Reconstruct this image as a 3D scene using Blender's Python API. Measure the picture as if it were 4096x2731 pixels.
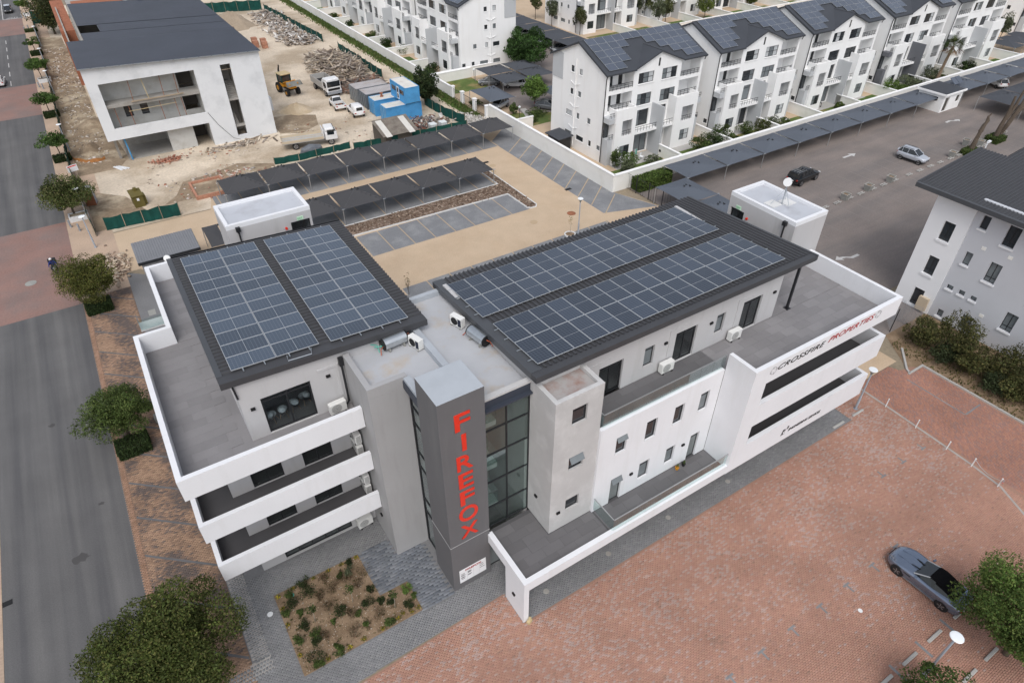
import bpy, math, random
import numpy as np
from mathutils import Vector, Matrix
sc = bpy.context.scene
for o in list(bpy.data.objects): bpy.data.objects.remove(o)
C = sc.collection
R = math.radians
# ---------------------------------------------------------------- camera
cam = bpy.data.cameras.new('camera'); camo = bpy.data.objects.new('camera', cam); C.objects.link(camo)
camo.location = (0, 0, 35); camo.rotation_euler = (math.pi/2 - 0.67878, 0, -0.56693)
cam.sensor_width = 36; cam.lens = 22.943; cam.clip_end = 2000; cam.clip_start = 0.5
sc.camera = camo
sc.render.resolution_x, sc.render.resolution_y = 1024, 682
# ---------------------------------------------------------------- sky, sun, exposure
w = bpy.data.worlds.new('World'); sc.world = w; w.use_nodes = True
nt = w.node_tree; nt.nodes.clear()
sky = nt.nodes.new('ShaderNodeTexSky'); sky.sky_type = 'NISHITA'; sky.sun_disc = False
SUN_EL, SUN_AZ = R(54), R(212)
sky.sun_elevation = SUN_EL; sky.sun_rotation = SUN_AZ; sky.dust_density = 3.0; sky.air_density = 1.0; sky.ozone_density = 1.0
hs = nt.nodes.new('ShaderNodeHueSaturation'); hs.inputs['Saturation'].default_value = 0.42
bg = nt.nodes.new('ShaderNodeBackground'); bg.inputs['Strength'].default_value = 0.15
wo = nt.nodes.new('ShaderNodeOutputWorld')
nt.links.new(sky.outputs[0], hs.inputs['Color']); nt.links.new(hs.outputs[0], bg.inputs[0]); nt.links.new(bg.outputs[0], wo.inputs[0])
sl = bpy.data.lights.new('sun', 'SUN'); sl.energy = 0.85; sl.angle = R(32); sl.color = (1, .98, .955)
so = bpy.data.objects.new('sun', sl); C.objects.link(so)
sd = Vector((math.sin(SUN_AZ)*math.cos(SUN_EL), math.cos(SUN_AZ)*math.cos(SUN_EL), math.sin(SUN_EL)))
so.rotation_euler = sd.to_track_quat('Z', 'Y').to_euler(); so.location = (0, -20, 80)
sc.view_settings.view_transform = 'Standard'; sc.view_settings.look = 'None'; sc.view_settings.gamma = 1
sc.view_settings.use_curve_mapping = False; sc.view_settings.exposure = 0.28
rnd = random.Random(7); nrg = np.random.default_rng(7)

# ---------------------------------------------------------------- materials
MATS = {}
def M(name, col, rough=.75, var=.08, scale=.6, fine=0., fs=18., bump=0., bs=30., metal=0., spec=.3, col2=None, c2=(.45,.65), s2=.15, d2=5., attr=False, obj=False, rand=0., trans=0., stretch=None, st2=None):
    m = bpy.data.materials.new(name); m.use_nodes = True; t = m.node_tree; N = t.nodes; L = t.links
    b = N['Principled BSDF']; b.inputs['Roughness'].default_value = rough; b.inputs['Metallic'].default_value = metal
    b.inputs['Specular IOR Level'].default_value = spec
    if obj: pos = N.new('ShaderNodeTexCoord').outputs['Object']
    else: pos = N.new('ShaderNodeNewGeometry').outputs['Position']
    if stretch:
        mp = N.new('ShaderNodeMapping'); mp.inputs['Scale'].default_value = stretch; L.new(pos, mp.inputs[0]); pos = mp.outputs[0]
    def noise(s, d=4., rr=.55, st=None):
        pos_ = pos
        if st: mp_ = N.new('ShaderNodeMapping'); mp_.inputs['Scale'].default_value = st; L.new(pos, mp_.inputs[0]); pos_ = mp_.outputs[0]
        n = N.new('ShaderNodeTexNoise'); n.inputs['Scale'].default_value = s; n.inputs['Detail'].default_value = d; n.inputs['Roughness'].default_value = rr; L.new(pos_, n.inputs['Vector']); return n.outputs['Fac']
    def mul(c, f, amp):
        mr = N.new('ShaderNodeMapRange'); mr.inputs['From Min'].default_value = .3; mr.inputs['From Max'].default_value = .7
        mr.inputs['To Min'].default_value = 1-amp; mr.inputs['To Max'].default_value = 1+amp; L.new(f, mr.inputs['Value'])
        v = N.new('ShaderNodeVectorMath'); v.operation = 'SCALE'; L.new(c, v.inputs[0]); L.new(mr.outputs[0], v.inputs['Scale']); return v.outputs[0]
    if attr:
        a = N.new('ShaderNodeAttribute'); a.attribute_name = 'tint'; c = a.outputs['Color']
    else:
        r = N.new('ShaderNodeRGB'); r.outputs[0].default_value = (*col, 1); c = r.outputs[0]
    if col2 is not None:
        mr = N.new('ShaderNodeMapRange'); mr.inputs['From Min'].default_value = c2[0]; mr.inputs['From Max'].default_value = c2[1]; L.new(noise(s2, d2, .62, st2), mr.inputs['Value'])
        mx = N.new('ShaderNodeMix'); mx.data_type = 'RGBA'; L.new(mr.outputs[0], mx.inputs['Factor']); L.new(c, mx.inputs['A']); mx.inputs['B'].default_value = (*col2, 1); c = mx.outputs['Result']
    if var: c = mul(c, noise(scale), var)
    if fine: c = mul(c, noise(fs, 2.), fine)
    if rand:
        oi = N.new('ShaderNodeObjectInfo'); c = mul(c, oi.outputs['Random'], rand)
    L.new(c, b.inputs['Base Color'])
    if bump:
        bn = N.new('ShaderNodeBump'); bn.inputs['Strength'].default_value = bump; bn.inputs['Distance'].default_value = .02; L.new(noise(bs, 3.), bn.inputs['Height']); L.new(bn.outputs[0], b.inputs['Normal'])
    if trans:
        tr = N.new('ShaderNodeBsdfTranslucent'); L.new(c, tr.inputs[0]); ms = N.new('ShaderNodeMixShader'); ms.inputs[0].default_value = trans
        L.new(b.outputs[0], ms.inputs[1]); L.new(tr.outputs[0], ms.inputs[2]); L.new(ms.outputs[0], N['Material Output'].inputs[0])
    MATS[name] = m; return m
def glass(name, tint=(.72,.8,.78), refl=.10, haze=0., hazecol=(.5,.55,.55)):
    m = bpy.data.materials.new(name); m.use_nodes = True; t = m.node_tree; N = t.nodes; L = t.links; N.remove(N['Principled BSDF'])
    tr = N.new('ShaderNodeBsdfTransparent'); tr.inputs[0].default_value = (*tint, 1)
    gl = N.new('ShaderNodeBsdfGlossy'); gl.inputs['Roughness'].default_value = .03; gl.inputs['Color'].default_value = (.9,.93,.95,1)
    fr = N.new('ShaderNodeLayerWeight'); fr.inputs[0].default_value = .5; pw = N.new('ShaderNodeMath'); pw.operation = 'POWER'; pw.inputs[1].default_value = 4.; L.new(fr.outputs['Facing'], pw.inputs[0])
    ad = N.new('ShaderNodeMath'); ad.operation = 'ADD'; ad.inputs[1].default_value = refl*.5; ad.use_clamp = True; L.new(pw.outputs[0], ad.inputs[0])
    mx = N.new('ShaderNodeMixShader'); L.new(ad.outputs[0], mx.inputs[0]); L.new(tr.outputs[0], mx.inputs[1]); L.new(gl.outputs[0], mx.inputs[2]); out = mx.outputs[0]
    if haze:
        df = N.new('ShaderNodeBsdfDiffuse'); df.inputs[0].default_value = (*hazecol, 1); m2 = N.new('ShaderNodeMixShader'); m2.inputs[0].default_value = haze
        L.new(out, m2.inputs[1]); L.new(df.outputs[0], m2.inputs[2]); out = m2.outputs[0]
    L.new(out, N['Material Output'].inputs[0]); MATS[name] = m; return m

# ---------------------------------------------------------------- mesh builder
ORG = {}
def P3(pl, u, n, z):
    k, c = pl
    return {'-y': (u, c-n, z), '+y': (u, c+n, z), '-x': (c-n, u, z), '+x': (c+n, u, z)}[k]
class MB:
    def __init__(s): s.v = []; s.f = []; s.m = []
    def face(s, pts, m=0):
        i = len(s.v); s.v += [tuple(p) for p in pts]; s.f.append(tuple(range(i, i+len(pts)))); s.m.append(m); return s
    def box(s, x0, y0, z0, x1, y1, z1, m=0, tm=None, skip=''):
        i = len(s.v)
        s.v += [(x0,y0,z0),(x1,y0,z0),(x1,y1,z0),(x0,y1,z0),(x0,y0,z1),(x1,y0,z1),(x1,y1,z1),(x0,y1,z1)]
        for k, q in (('b',(0,3,2,1)),('t',(4,5,6,7)),('f',(0,1,5,4)),('r',(1,2,6,5)),('k',(2,3,7,6)),('l',(3,0,4,7))):
            if k in skip: continue
            s.f.append(tuple(i+j for j in q)); s.m.append(tm if (k == 't' and tm is not None) else m)
        return s
    def obox(s, c, size, rz=0., m=0, rx=0., ry=0.):
        mt = Matrix.Translation(Vector(c)) @ Matrix.Rotation(rz, 4, 'Z') @ Matrix.Rotation(ry, 4, 'Y') @ Matrix.Rotation(rx, 4, 'X')
        i = len(s.v); a, b, d = size[0]/2, size[1]/2, size[2]/2
        s.v += [tuple(mt @ Vector(p)) for p in ((-a,-b,-d),(a,-b,-d),(a,b,-d),(-a,b,-d),(-a,-b,d),(a,-b,d),(a,b,d),(-a,b,d))]
        for q in ((0,3,2,1),(4,5,6,7),(0,1,5,4),(1,2,6,5),(2,3,7,6),(3,0,4,7)): s.f.append(tuple(i+j for j in q)); s.m.append(m)
        return s
    def pbox(s, pl, u0, u1, n0, n1, z0, z1, m=0):
        a = P3(pl, u0, n0, z0); b = P3(pl, u1, n1, z1)
        return s.box(min(a[0],b[0]),min(a[1],b[1]),z0,max(a[0],b[0]),max(a[1],b[1]),z1,m)
    def prism(s, poly, z0, z1, m=0, tm=None, cap=True, zt=None):
        n = len(poly); i = len(s.v); f = zt or (lambda x, y: z1)
        s.v += [(x,y,z0) for x,y in poly] + [(x,y,f(x,y)) for x,y in poly]
        for k in range(n): s.f.append((i+k, i+(k+1)%n, i+n+(k+1)%n, i+n+k)); s.m.append(m)
        s.f.append(tuple(range(i+n, i+2*n))); s.m.append(m if tm is None else tm)
        if cap: s.f.append(tuple(range(i+n-1, i-1, -1))); s.m.append(m)
        return s
    def wall(s, pl, u0, u1, z0, z1, t, holes=(), m=0, mr=None):
        mr = m if mr is None else mr
        us = sorted({u0, u1} | {max(u0,min(u1,h[i])) for h in holes for i in (0,1)}); zs = sorted({z0, z1} | {max(z0,min(z1,h[i])) for h in holes for i in (2,3)})
        def solid(i, j):
            if i < 0 or j < 0 or i >= len(us)-1 or j >= len(zs)-1: return False
            a, b = (us[i]+us[i+1])/2, (zs[j]+zs[j+1])/2
            return not any(h[0] < a < h[1] and h[2] < b < h[3] for h in holes)
        for i in range(len(us)-1):
            for j in range(len(zs)-1):
                if not solid(i, j): continue
                a, b, c, d = us[i], us[i+1], zs[j], zs[j+1]
                s.face([P3(pl,a,0,c),P3(pl,b,0,c),P3(pl,b,0,d),P3(pl,a,0,d)], m); s.face([P3(pl,b,-t,c),P3(pl,a,-t,c),P3(pl,a,-t,d),P3(pl,b,-t,d)], m)
                if not solid(i-1,j): s.face([P3(pl,a,-t,c),P3(pl,a,0,c),P3(pl,a,0,d),P3(pl,a,-t,d)], mr)
                if not solid(i+1,j): s.face([P3(pl,b,0,c),P3(pl,b,-t,c),P3(pl,b,-t,d),P3(pl,b,0,d)], mr)
                if not solid(i,j-1): s.face([P3(pl,a,-t,c),P3(pl,b,-t,c),P3(pl,b,0,c),P3(pl,a,0,c)], mr)
                if not solid(i,j+1): s.face([P3(pl,a,0,d),P3(pl,b,0,d),P3(pl,b,-t,d),P3(pl,a,-t,d)], mr)
        return s
    def tube(s, path, rad, n=8, m=0, cap=True, sq=None):
        if not hasattr(rad, '__len__'): rad = [rad]*len(path)
        path = [Vector(p) for p in path]; rings = []
        for k, p in enumerate(path):
            d = (path[min(k+1,len(path)-1)] - path[max(k-1,0)]).normalized()
            a = d.cross(Vector((0,0,1))) if abs(d.z) < .95 else d.cross(Vector((0,1,0)))
            a.normalize(); b = d.cross(a); i = len(s.v); rings.append(i)
            for j in range(n):
                th = 2*math.pi*j/n; s.v.append(tuple(p + (a*math.cos(th) + b*math.sin(th))*rad[k]))
        for k in range(len(path)-1):
            for j in range(n): s.f.append((rings[k]+j, rings[k]+(j+1)%n, rings[k+1]+(j+1)%n, rings[k+1]+j)); s.m.append(m)
        if cap:
            s.f.append(tuple(rings[0]+j for j in range(n-1,-1,-1))); s.m.append(m); s.f.append(tuple(rings[-1]+j for j in range(n))); s.m.append(m)
        return s
    def lathe(s, prof, n=16, m=0, c=(0,0), cap=True):
        i = len(s.v)
        for r, z in prof:
            for j in range(n):
                th = 2*math.pi*j/n; s.v.append((c[0]+r*math.cos(th), c[1]+r*math.sin(th), z))
        for k in range(len(prof)-1):
            for j in range(n): s.f.append((i+k*n+j, i+k*n+(j+1)%n, i+(k+1)*n+(j+1)%n, i+(k+1)*n+j)); s.m.append(m)
        if cap:
            s.f.append(tuple(i+j for j in range(n-1,-1,-1))); s.m.append(m); k = len(prof)-1; s.f.append(tuple(i+k*n+j for j in range(n))); s.m.append(m)
        return s
    def band(s, path, t, z0, z1, m=0, tm=None):
        n = len(path); inn = []; cl = n > 3 and tuple(path[0]) == tuple(path[-1])
        for k in range(n):
            p = Vector(path[k])
            d0 = (p-Vector(path[k-1])).normalized() if k > 0 else ((p-Vector(path[-2])).normalized() if cl else None); d1 = (Vector(path[k+1])-p).normalized() if k < n-1 else ((Vector(path[1])-p).normalized() if cl else None)
            if d0 is None: d0 = d1
            if d1 is None: d1 = d0
            n0 = Vector((-d0.y, d0.x)); n1 = Vector((-d1.y, d1.x)); mt = n0+n1; mt = mt/(mt.dot(n0)) if mt.length > 1e-6 else n0
            inn.append(p+mt*t)
        for k in range(n-1):
            a, b, c, d = path[k], path[k+1], inn[k+1], inn[k]
            e = [(*a[:2],z0),(*b[:2],z0),(*b[:2],z1),(*a[:2],z1)]; s.face(e, m)
            s.face([(c[0],c[1],z0),(d[0],d[1],z0),(d[0],d[1],z1),(c[0],c[1],z1)], m)
            s.face([(*a[:2],z1),(*b[:2],z1),(c[0],c[1],z1),(d[0],d[1],z1)], m if tm is None else tm); s.face([(*b[:2],z0),(*a[:2],z0),(d[0],d[1],z0),(c[0],c[1],z0)], m)
        for k in (() if cl else (0, n-1)):
            a, d = path[k], inn[k]; s.face([(*a[:2],z0),(d[0],d[1],z0),(d[0],d[1],z1),(*a[:2],z1)], m)
        return s
    def mesh(s, name, mats, org=(0,0,0), smooth=False):
        me = bpy.data.meshes.new(name); o = org
        me.from_pydata([(x-o[0],y-o[1],z-o[2]) for x,y,z in s.v], [], s.f)
        for m in mats: me.materials.append(MATS[m])
        if len(mats) > 1: me.polygons.foreach_set('material_index', s.m)
        if smooth: me.polygons.foreach_set('use_smooth', [True]*len(s.f))
        me.update(); return me
    def build(s, name, mats, par=None, smooth=False, kind=None, bevel=0):
        if isinstance(mats, str): mats = [mats]
        org = ORG.get(par.name, (0,0,0)) if par else (0,0,0)
        o = bpy.data.objects.new(name, s.mesh(name, mats, org, smooth)); C.objects.link(o)
        if par: o.parent = par; ORG[o.name] = org
        if kind: o['kind'] = kind
        if bevel: bev(o, bevel)
        return o
    def solo(s, name, mats, label, cat, group=None, smooth=False, bevel=0, loc=None, rz=0.):
        if isinstance(mats, str): mats = [mats]
        if loc is None:
            a = np.array(s.v); loc = (float((a[:,0].min()+a[:,0].max())/2), float((a[:,1].min()+a[:,1].max())/2), float(a[:,2].min())); org = loc
        else: org = (0,0,0)
        o = bpy.data.objects.new(name, s.mesh(name, mats, org, smooth)); C.objects.link(o); o.location = loc; o.rotation_euler[2] = rz
        return tag(o, label, cat, group, bevel)
def bev(o, wd, seg=2):
    md = o.modifiers.new('bevel', 'BEVEL'); md.width = wd; md.segments = seg; md.limit_method = 'ANGLE'; md.angle_limit = R(40)
def tag(o, label, cat, group=None, bevel=0):
    o['label'] = label; o['category'] = cat
    if group: o['group'] = group
    if bevel: bev(o, bevel)
    return o
def thing(name, label, cat, loc=(0,0,0), rz=0., group=None, world=False, scale=1.):
    o = bpy.data.objects.new(name, None); C.objects.link(o); o.location = loc; o.rotation_euler[2] = rz; o.scale = (scale,)*3; o.empty_display_size = .3
    if world: ORG[o.name] = tuple(loc)
    return tag(o, label, cat, group)
def copytree(o, loc=None, rz=None, label=None, par=None, scale=None):
    c = o.copy(); C.objects.link(c)
    if par: c.parent = par
    if loc is not None: c.location = loc
    if rz is not None: c.rotation_euler[2] = rz
    if scale is not None: c.scale = (scale,)*3 if not hasattr(scale,'__len__') else scale
    if label: c['label'] = label
    for ch in list(o.children): copytree(ch, par=c)
    return c
def struct(mb, name, mats, kind='structure'):
    o = mb.build(name, mats); o['kind'] = kind; return o
def rect(x0, y0, x1, y1): return [(x0,y0),(x1,y0),(x1,y1),(x0,y1)]
def sheet(name, poly, z, mat, kind='structure'):
    return struct(MB().face([(x,y,z) for x,y in poly]), name, [mat], kind)
def npmesh(name, V, F, mat, tint=None, par=None, kind=None, smooth=False):
    me = bpy.data.meshes.new(name); V = np.asarray(V, np.float32); F = np.asarray(F, np.int32); k = F.shape[1]; nf = len(F)
    me.vertices.add(len(V)); me.vertices.foreach_set('co', V.ravel()); me.loops.add(nf*k); me.loops.foreach_set('vertex_index', F.ravel())
    me.polygons.add(nf); me.polygons.foreach_set('loop_start', np.arange(0, nf*k, k, dtype=np.int32)); me.polygons.foreach_set('loop_total', np.full(nf, k, np.int32))
    if smooth: me.polygons.foreach_set('use_smooth', np.ones(nf, bool))
    me.materials.append(MATS[mat]); me.update()
    if tint is not None:
        a = me.color_attributes.new('tint', 'FLOAT_COLOR', 'CORNER'); T = np.ones((nf, k, 4), np.float32); T[:,:,:3] = np.asarray(tint, np.float32)[:,None,:]; a.data.foreach_set('color', T.ravel())
    o = bpy.data.objects.new(name, me); C.objects.link(o)
    if par: o.parent = par
    if kind: o['kind'] = kind
    return o
def inpoly(px, py, poly):
    r = np.zeros(len(px), bool); n = len(poly)
    for i in range(n):
        x0, y0 = poly[i]; x1, y1 = poly[(i+1)%n]
        c = ((y0 > py) != (y1 > py)); 
        if y0 != y1: r ^= c & (px < (x1-x0)*(py-y0)/(y1-y0)+x0)
    return r
def vnoise(x, y, s, seed=0):
    g = np.random.default_rng(seed).random((64,64)); x = np.asarray(x)/s; y = np.asarray(y)/s; i = np.floor(x).astype(int); j = np.floor(y).astype(int); fx = x-i; fy = y-j
    fx = fx*fx*(3-2*fx); fy = fy*fy*(3-2*fy); a = g[i%64,j%64]; b = g[(i+1)%64,j%64]; c = g[i%64,(j+1)%64]; d = g[(i+1)%64,(j+1)%64]
    return (a*(1-fx)+b*fx)*(1-fy)+(c*(1-fx)+d*fx)*fy
def text(body, size, mat, name, par, pl, u, z, n=.01, shear=0., sx=1., ext=.012, bold=0., align='LEFT', space=1., fit=None):
    cu = bpy.data.curves.new(name, 'FONT'); cu.body = body; cu.size = size; cu.shear = shear; cu.extrude = ext; cu.offset = bold; cu.align_x = align; cu.space_character = space
    t = bpy.data.objects.new(name, cu); C.objects.link(t); dg = bpy.context.evaluated_depsgraph_get(); me = bpy.data.meshes.new_from_object(t.evaluated_get(dg)); bpy.data.objects.remove(t)
    co = np.empty(len(me.vertices)*3, np.float32); me.vertices.foreach_get('co', co); co = co.reshape(-1,3); org = ORG.get(par.name, (0,0,0)) if par else (0,0,0); out = np.empty_like(co)
    if fit: mn = co.min(0); mxx = co.max(0); u, z, sx = 0., 0., 1.; co[:,0] = fit[0]+(co[:,0]-mn[0])/(mxx[0]-mn[0])*(fit[1]-fit[0]); co[:,1] = fit[2]+(co[:,1]-mn[1])/(mxx[1]-mn[1])*(fit[3]-fit[2])
    k, c = pl
    for i, (a, b, d) in enumerate(co):
        if k == 'z': q = (u+a*sx, z+b, c+d)
        else: q = P3(pl, u + (a*sx if k in ('-y','+x') else -a*sx), n+d, z+b)
        out[i] = (q[0]-org[0], q[1]-org[1], q[2]-org[2])
    me.vertices.foreach_set('co', out.ravel()); me.materials.clear(); me.materials.append(MATS[mat]); me.update(); me.name = name
    o = bpy.data.objects.new(name, me); C.objects.link(o)
    if par: o.parent = par; ORG[o.name] = org
    return o
# ---------------------------------------------------------------- palette
M('white', (.755,.765,.79), .8, .03, .35, fine=.015, col2=(.70,.705,.715), c2=(.52,.85), s2=1.6, d2=6., st2=(1.,1.,.14))
M('white_trim', (.82,.82,.83), .7, .02, .5)
M('offwhite', (.82,.81,.775), .85, .03, .4, col2=(.70,.69,.63), c2=(.5,.8), s2=.35)
M('apt_white', (.87,.87,.865), .85, .02, .4, col2=(.80,.79,.77), c2=(.5,.85), s2=1.2, d2=6., st2=(1.,1.,.12))
M('apt_grey', (.50,.515,.53), .85, .03, .4)
M('apt_dark', (.14,.145,.16), .8, .03, .4)
M('plaster', (.50,.495,.49), .9, .05, .7, fine=.02, col2=(.58,.575,.57), c2=(.5,.72), s2=.9)
M('grey_wall', (.37,.368,.372), .85, .03, .4, fine=.015, col2=(.32,.316,.315), c2=(.5,.8), s2=1.4, d2=6., st2=(1.,1.,.12))
M('lite_wall', (.50,.495,.50), .85, .03, .4, fine=.015, col2=(.43,.425,.42), c2=(.52,.8), s2=1.4, d2=6., st2=(1.,1.,.14))
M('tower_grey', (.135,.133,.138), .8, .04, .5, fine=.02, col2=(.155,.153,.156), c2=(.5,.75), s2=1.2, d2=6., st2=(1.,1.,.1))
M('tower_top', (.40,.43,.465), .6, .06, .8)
M('soffit', (.55,.55,.55), .9, .02)
M('interior', (.42,.40,.38), .9, .05)
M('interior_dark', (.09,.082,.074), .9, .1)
M('interior_floor', (.17,.165,.16), .5, .06)
M('tile_mid', (.135,.131,.135), .55, .06, .5, fine=.03, rand=.07)
M('tile', (.23,.223,.228), .55, .05, .5, fine=.03, col2=(.25,.243,.248), c2=(.45,.7), s2=.45, rand=.06)
M('tile_dark', (.085,.083,.087), .6, .08, .5, fine=.03)
M('membrane', (.44,.45,.47), .55, .06, .6, col2=(.44,.37,.29), c2=(.55,.75), s2=.55, d2=8.)
M('membrane_clean', (.50,.52,.56), .6, .05, .5, col2=(.43,.44,.47), c2=(.5,.7), s2=.6)
M('membrane_red', (.40,.38,.37), .6, .08, 1.2, col2=(.29,.19,.16), c2=(.45,.62), s2=.6, d2=6.)
M('roof_dark', (.052,.053,.058), .5, .06, 1.5, fine=.03, spec=.5)
M('roof_flash', (.065,.069,.076), .4, .05, 1., spec=.5)
M('roof_navy', (.045,.053,.072), .5, .1, .3, fine=.05, spec=.4)
M('roof_zinc', (.20,.205,.22), .45, .06, .8, spec=.5)
M('apt_roof', (.055,.06,.07), .6, .06, .6)
M('alu_dark', (.018,.019,.022), .45, .05, spec=.5)
M('steel', (.42,.43,.44), .4, .05, metal=.6)
M('galv', (.55,.58,.60), .32, .08, 4., metal=.85)
M('post_grey', (.27,.29,.32), .5, .05)
M('red_letter', (.72,.04,.02), .4, .02)
M('dark_red', (.35,.02,.02), .5, .02)
M('black', (.012,.012,.013), .5, .05)
M('rubber', (.02,.02,.021), .8, .1)
M('sign_white', (.82,.83,.85), .5, .01)
M('sign_ink', (.10,.10,.11), .6, 0)
M('exit_green', (.05,.35,.12), .5, 0)
M('exit_pale', (.55,.78,.58), .5, 0)
M('ac_white', (.72,.72,.70), .5, .03)
M('ac_grille', (.22,.22,.22), .6, .05)
M('copper', (.42,.10,.05), .5, .1)
M('teal', (.12,.45,.36), .5, .1)
M('chair_white', (.75,.79,.80), .4, .01)
M('wood_leg', (.45,.30,.17), .6, .05)
M('panel_frame', (.52,.54,.56), .35, .02, metal=.4)
M('asphalt', (.098,.097,.100), .9, .08, .3, fine=.10, fs=14., bump=.2, bs=60, col2=(.148,.145,.143), c2=(.36,.66), s2=.75, d2=3., st2=(1.,.03,1.))
M('lot_brown', (.235,.20,.182), .9, .09, .25, fine=.10, fs=6., col2=(.172,.155,.148), c2=(.38,.68), s2=.5, d2=4., st2=(.12,.7,1.))
M('road_red', (.27,.165,.14), .9, .08, .35, fine=.10, fs=6., col2=(.22,.16,.145), c2=(.4,.65), s2=.25)
M('sand_paver', (.53,.41,.29), .9, .05, .5, fine=.08, fs=9., col2=(.49,.37,.255), c2=(.45,.65), s2=.2)
M('walk_sand', (.47,.35,.26), .9, .06, .5, fine=.09, fs=8., col2=(.40,.30,.23), c2=(.45,.7), s2=.3)
M('bay_grey', (.205,.21,.22), .85, .07, .6, fine=.10, fs=8., col2=(.265,.27,.275), c2=(.48,.66), s2=.5, d2=7.)
M('grey_joint', (.15,.15,.155), .9, .08, .6)
M('red_joint', (.33,.195,.145), .9, .08, .6)
M('brown_joint', (.165,.12,.095), .9, .08, .6)
M('dark_apron', (.19,.19,.194), .85, .08, .6, fine=.08, fs=9.)
M('paver', (1,1,1), .88, .13, .3, fine=.05, fs=14., attr=True)
M('line_sand', (.46,.35,.23), .9, .06)
M('line_white', (.54,.53,.52), .8, .08, 2., col2=(.5,.48,.46), c2=(.6,.75), s2=3.)
M('grey_line', (.135,.135,.14), .9, .1)
M('edging', (.38,.355,.33), .95, .12, 1.5)
M('kerb', (.42,.41,.39), .9, .06, 1.)
M('lot_line', (.245,.22,.208), .9, .1)
M('kerb_white', (.66,.66,.65), .9, .06, 1.)
M('site_sand', (.62,.53,.42), .95, .14, .22, fine=.12, fs=3.5, bump=.5, bs=4., col2=(.42,.34,.25), c2=(.46,.60), s2=.10, d2=10.)
M('site_mud', (.27,.205,.14), .95, .18, .5, fine=.15, fs=3., bump=.6, bs=3., col2=(.40,.33,.24), c2=(.5,.62), s2=.25, d2=8.)
M('sand_pile', (.47,.37,.25), .95, .08, .8, fine=.06, fs=6., bump=.3, bs=6., col2=(.56,.47,.35), c2=(.45,.65), s2=.5)
M('gravel_pile', (.36,.29,.215), .95, .1, .8, fine=.12, fs=5., bump=.4)
M('soil', (.215,.15,.095), .95, .12, .8, fine=.16, fs=14., bump=.6, bs=18., col2=(.285,.205,.135), c2=(.45,.65), s2=1.)
M('mulch', (.165,.115,.085), .95, .15, 2., fine=.35, fs=9., bump=.8, bs=10., col2=(.30,.235,.185), c2=(.5,.6), s2=2.2, d2=9.)
M('ground', (.26,.215,.155), .95, .15, .1, fine=.12, fs=4.)
M('lawn', (.105,.15,.04), .95, .18, .5, fine=.2, fs=10., bump=.4, bs=30., col2=(.25,.185,.085), c2=(.48,.66), s2=.25)
M('lawn_green', (.075,.125,.028), .95, .18, .6, fine=.2, fs=10., bump=.4, bs=30.)
M('grass', (.11,.15,.035), .9, .2, .5, attr=True, trans=.15)
M('leaf', (.06,.09,.02), .7, .22, .9, attr=True, trans=.18, spec=.25)
M('bark', (.10,.078,.06), .95, .15, 3., bump=.6, bs=8.)
M('bark_pale', (.30,.27,.22), .9, .15, 3.)
M('sail', (.068,.068,.072), .85, .04, .4, spec=.2)
M('sail_seam_lit', (.12,.12,.125), .85, .04)  # seam colour lifted above the sail's so its ridges read as lit
M('lamp_pole', (.36,.40,.45), .5, .05)
M('sail_blue', (.105,.12,.145), .85, .05, .3, spec=.2)
M('sail_slate', (.072,.078,.09), .85, .05, .3, spec=.2)
M('net', (.006,.06,.05), .85, .25, 1., fine=.1, fs=6.)
M('timber', (.30,.24,.175), .9, .15, 1.5, rand=.15)
M('scrap', (1,1,1), .9, .15, .6, attr=True)
M('brick', (.33,.13,.075), .9, .15, 1., fine=.2, fs=8.)
M('brick_pile', (.42,.21,.14), .9, .12, .8, fine=.2, fs=5.)
M('concrete', (.36,.345,.32), .9, .08, .6, fine=.06, fs=5., col2=(.29,.27,.24), c2=(.5,.7), s2=.4)
M('conc_block', (.30,.30,.28), .9, .1, 2.)
M('cons_white', (.70,.715,.73), .9, .03, .25, fine=.02, col2=(.60,.615,.63), c2=(.5,.68), s2=.45, d2=8.)
M('cons_inner', (.52,.52,.50), .9, .06, .4, col2=(.42,.41,.38), c2=(.48,.66), s2=.6, d2=8.)
M('cont_blue', (.085,.32,.60), .6, .08, .6, col2=(.07,.26,.50), c2=(.5,.7), s2=.8)
M('cont_grey', (.20,.215,.225), .6, .08, .6, col2=(.27,.26,.25), c2=(.5,.7), s2=.8)
M('cont_slate', (.13,.15,.17), .6, .08, .6)
M('cont_top', (.62,.605,.565), .8, .08, .8, col2=(.46,.37,.29), c2=(.55,.75), s2=.9, d2=8.)
M('cont_top_grey', (.42,.40,.40), .8, .08, .8, col2=(.34,.29,.26), c2=(.5,.7), s2=.7, d2=8.)
M('shed_roof', (.22,.195,.165), .9, .12, 1., col2=(.15,.125,.11), c2=(.45,.65), s2=1.2)
M('shed_wall', (.12,.105,.09), .9, .12, 1.)
M('shed_sheet', (.62,.60,.56), .7, .06, 1.)
M('rust', (.30,.12,.065), .8, .2, 1.5)
M('yellow', (.60,.27,.02), .5, .08, 1.5)
M('cab_cream', (.55,.44,.25), .6, .08)
M('paint_white', (.76,.76,.76), .3, .02, spec=.5)
M('paint_silver', (.50,.53,.58), .28, .02, spec=.5, metal=.3)
M('paint_sport', (.22,.265,.345), .13, .03, metal=.7, spec=.8)
M('paint_black', (.010,.0105,.012), .2, .02, spec=.6)
M('paint_grey', (.16,.17,.18), .25, .02, spec=.5, metal=.3)
M('carglass', (.016,.02,.024), .06, .02, spec=.7)
M('winglass', (.028,.033,.038), .07, .1, .3, spec=.7)
M('blind', (.50,.52,.53), .5, .10, 1.5, spec=.5)
M('blind_dim', (.16,.18,.19), .35, .12, 1.2, spec=.5)
M('rim', (.35,.35,.36), .35, .05, metal=.7)
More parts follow.
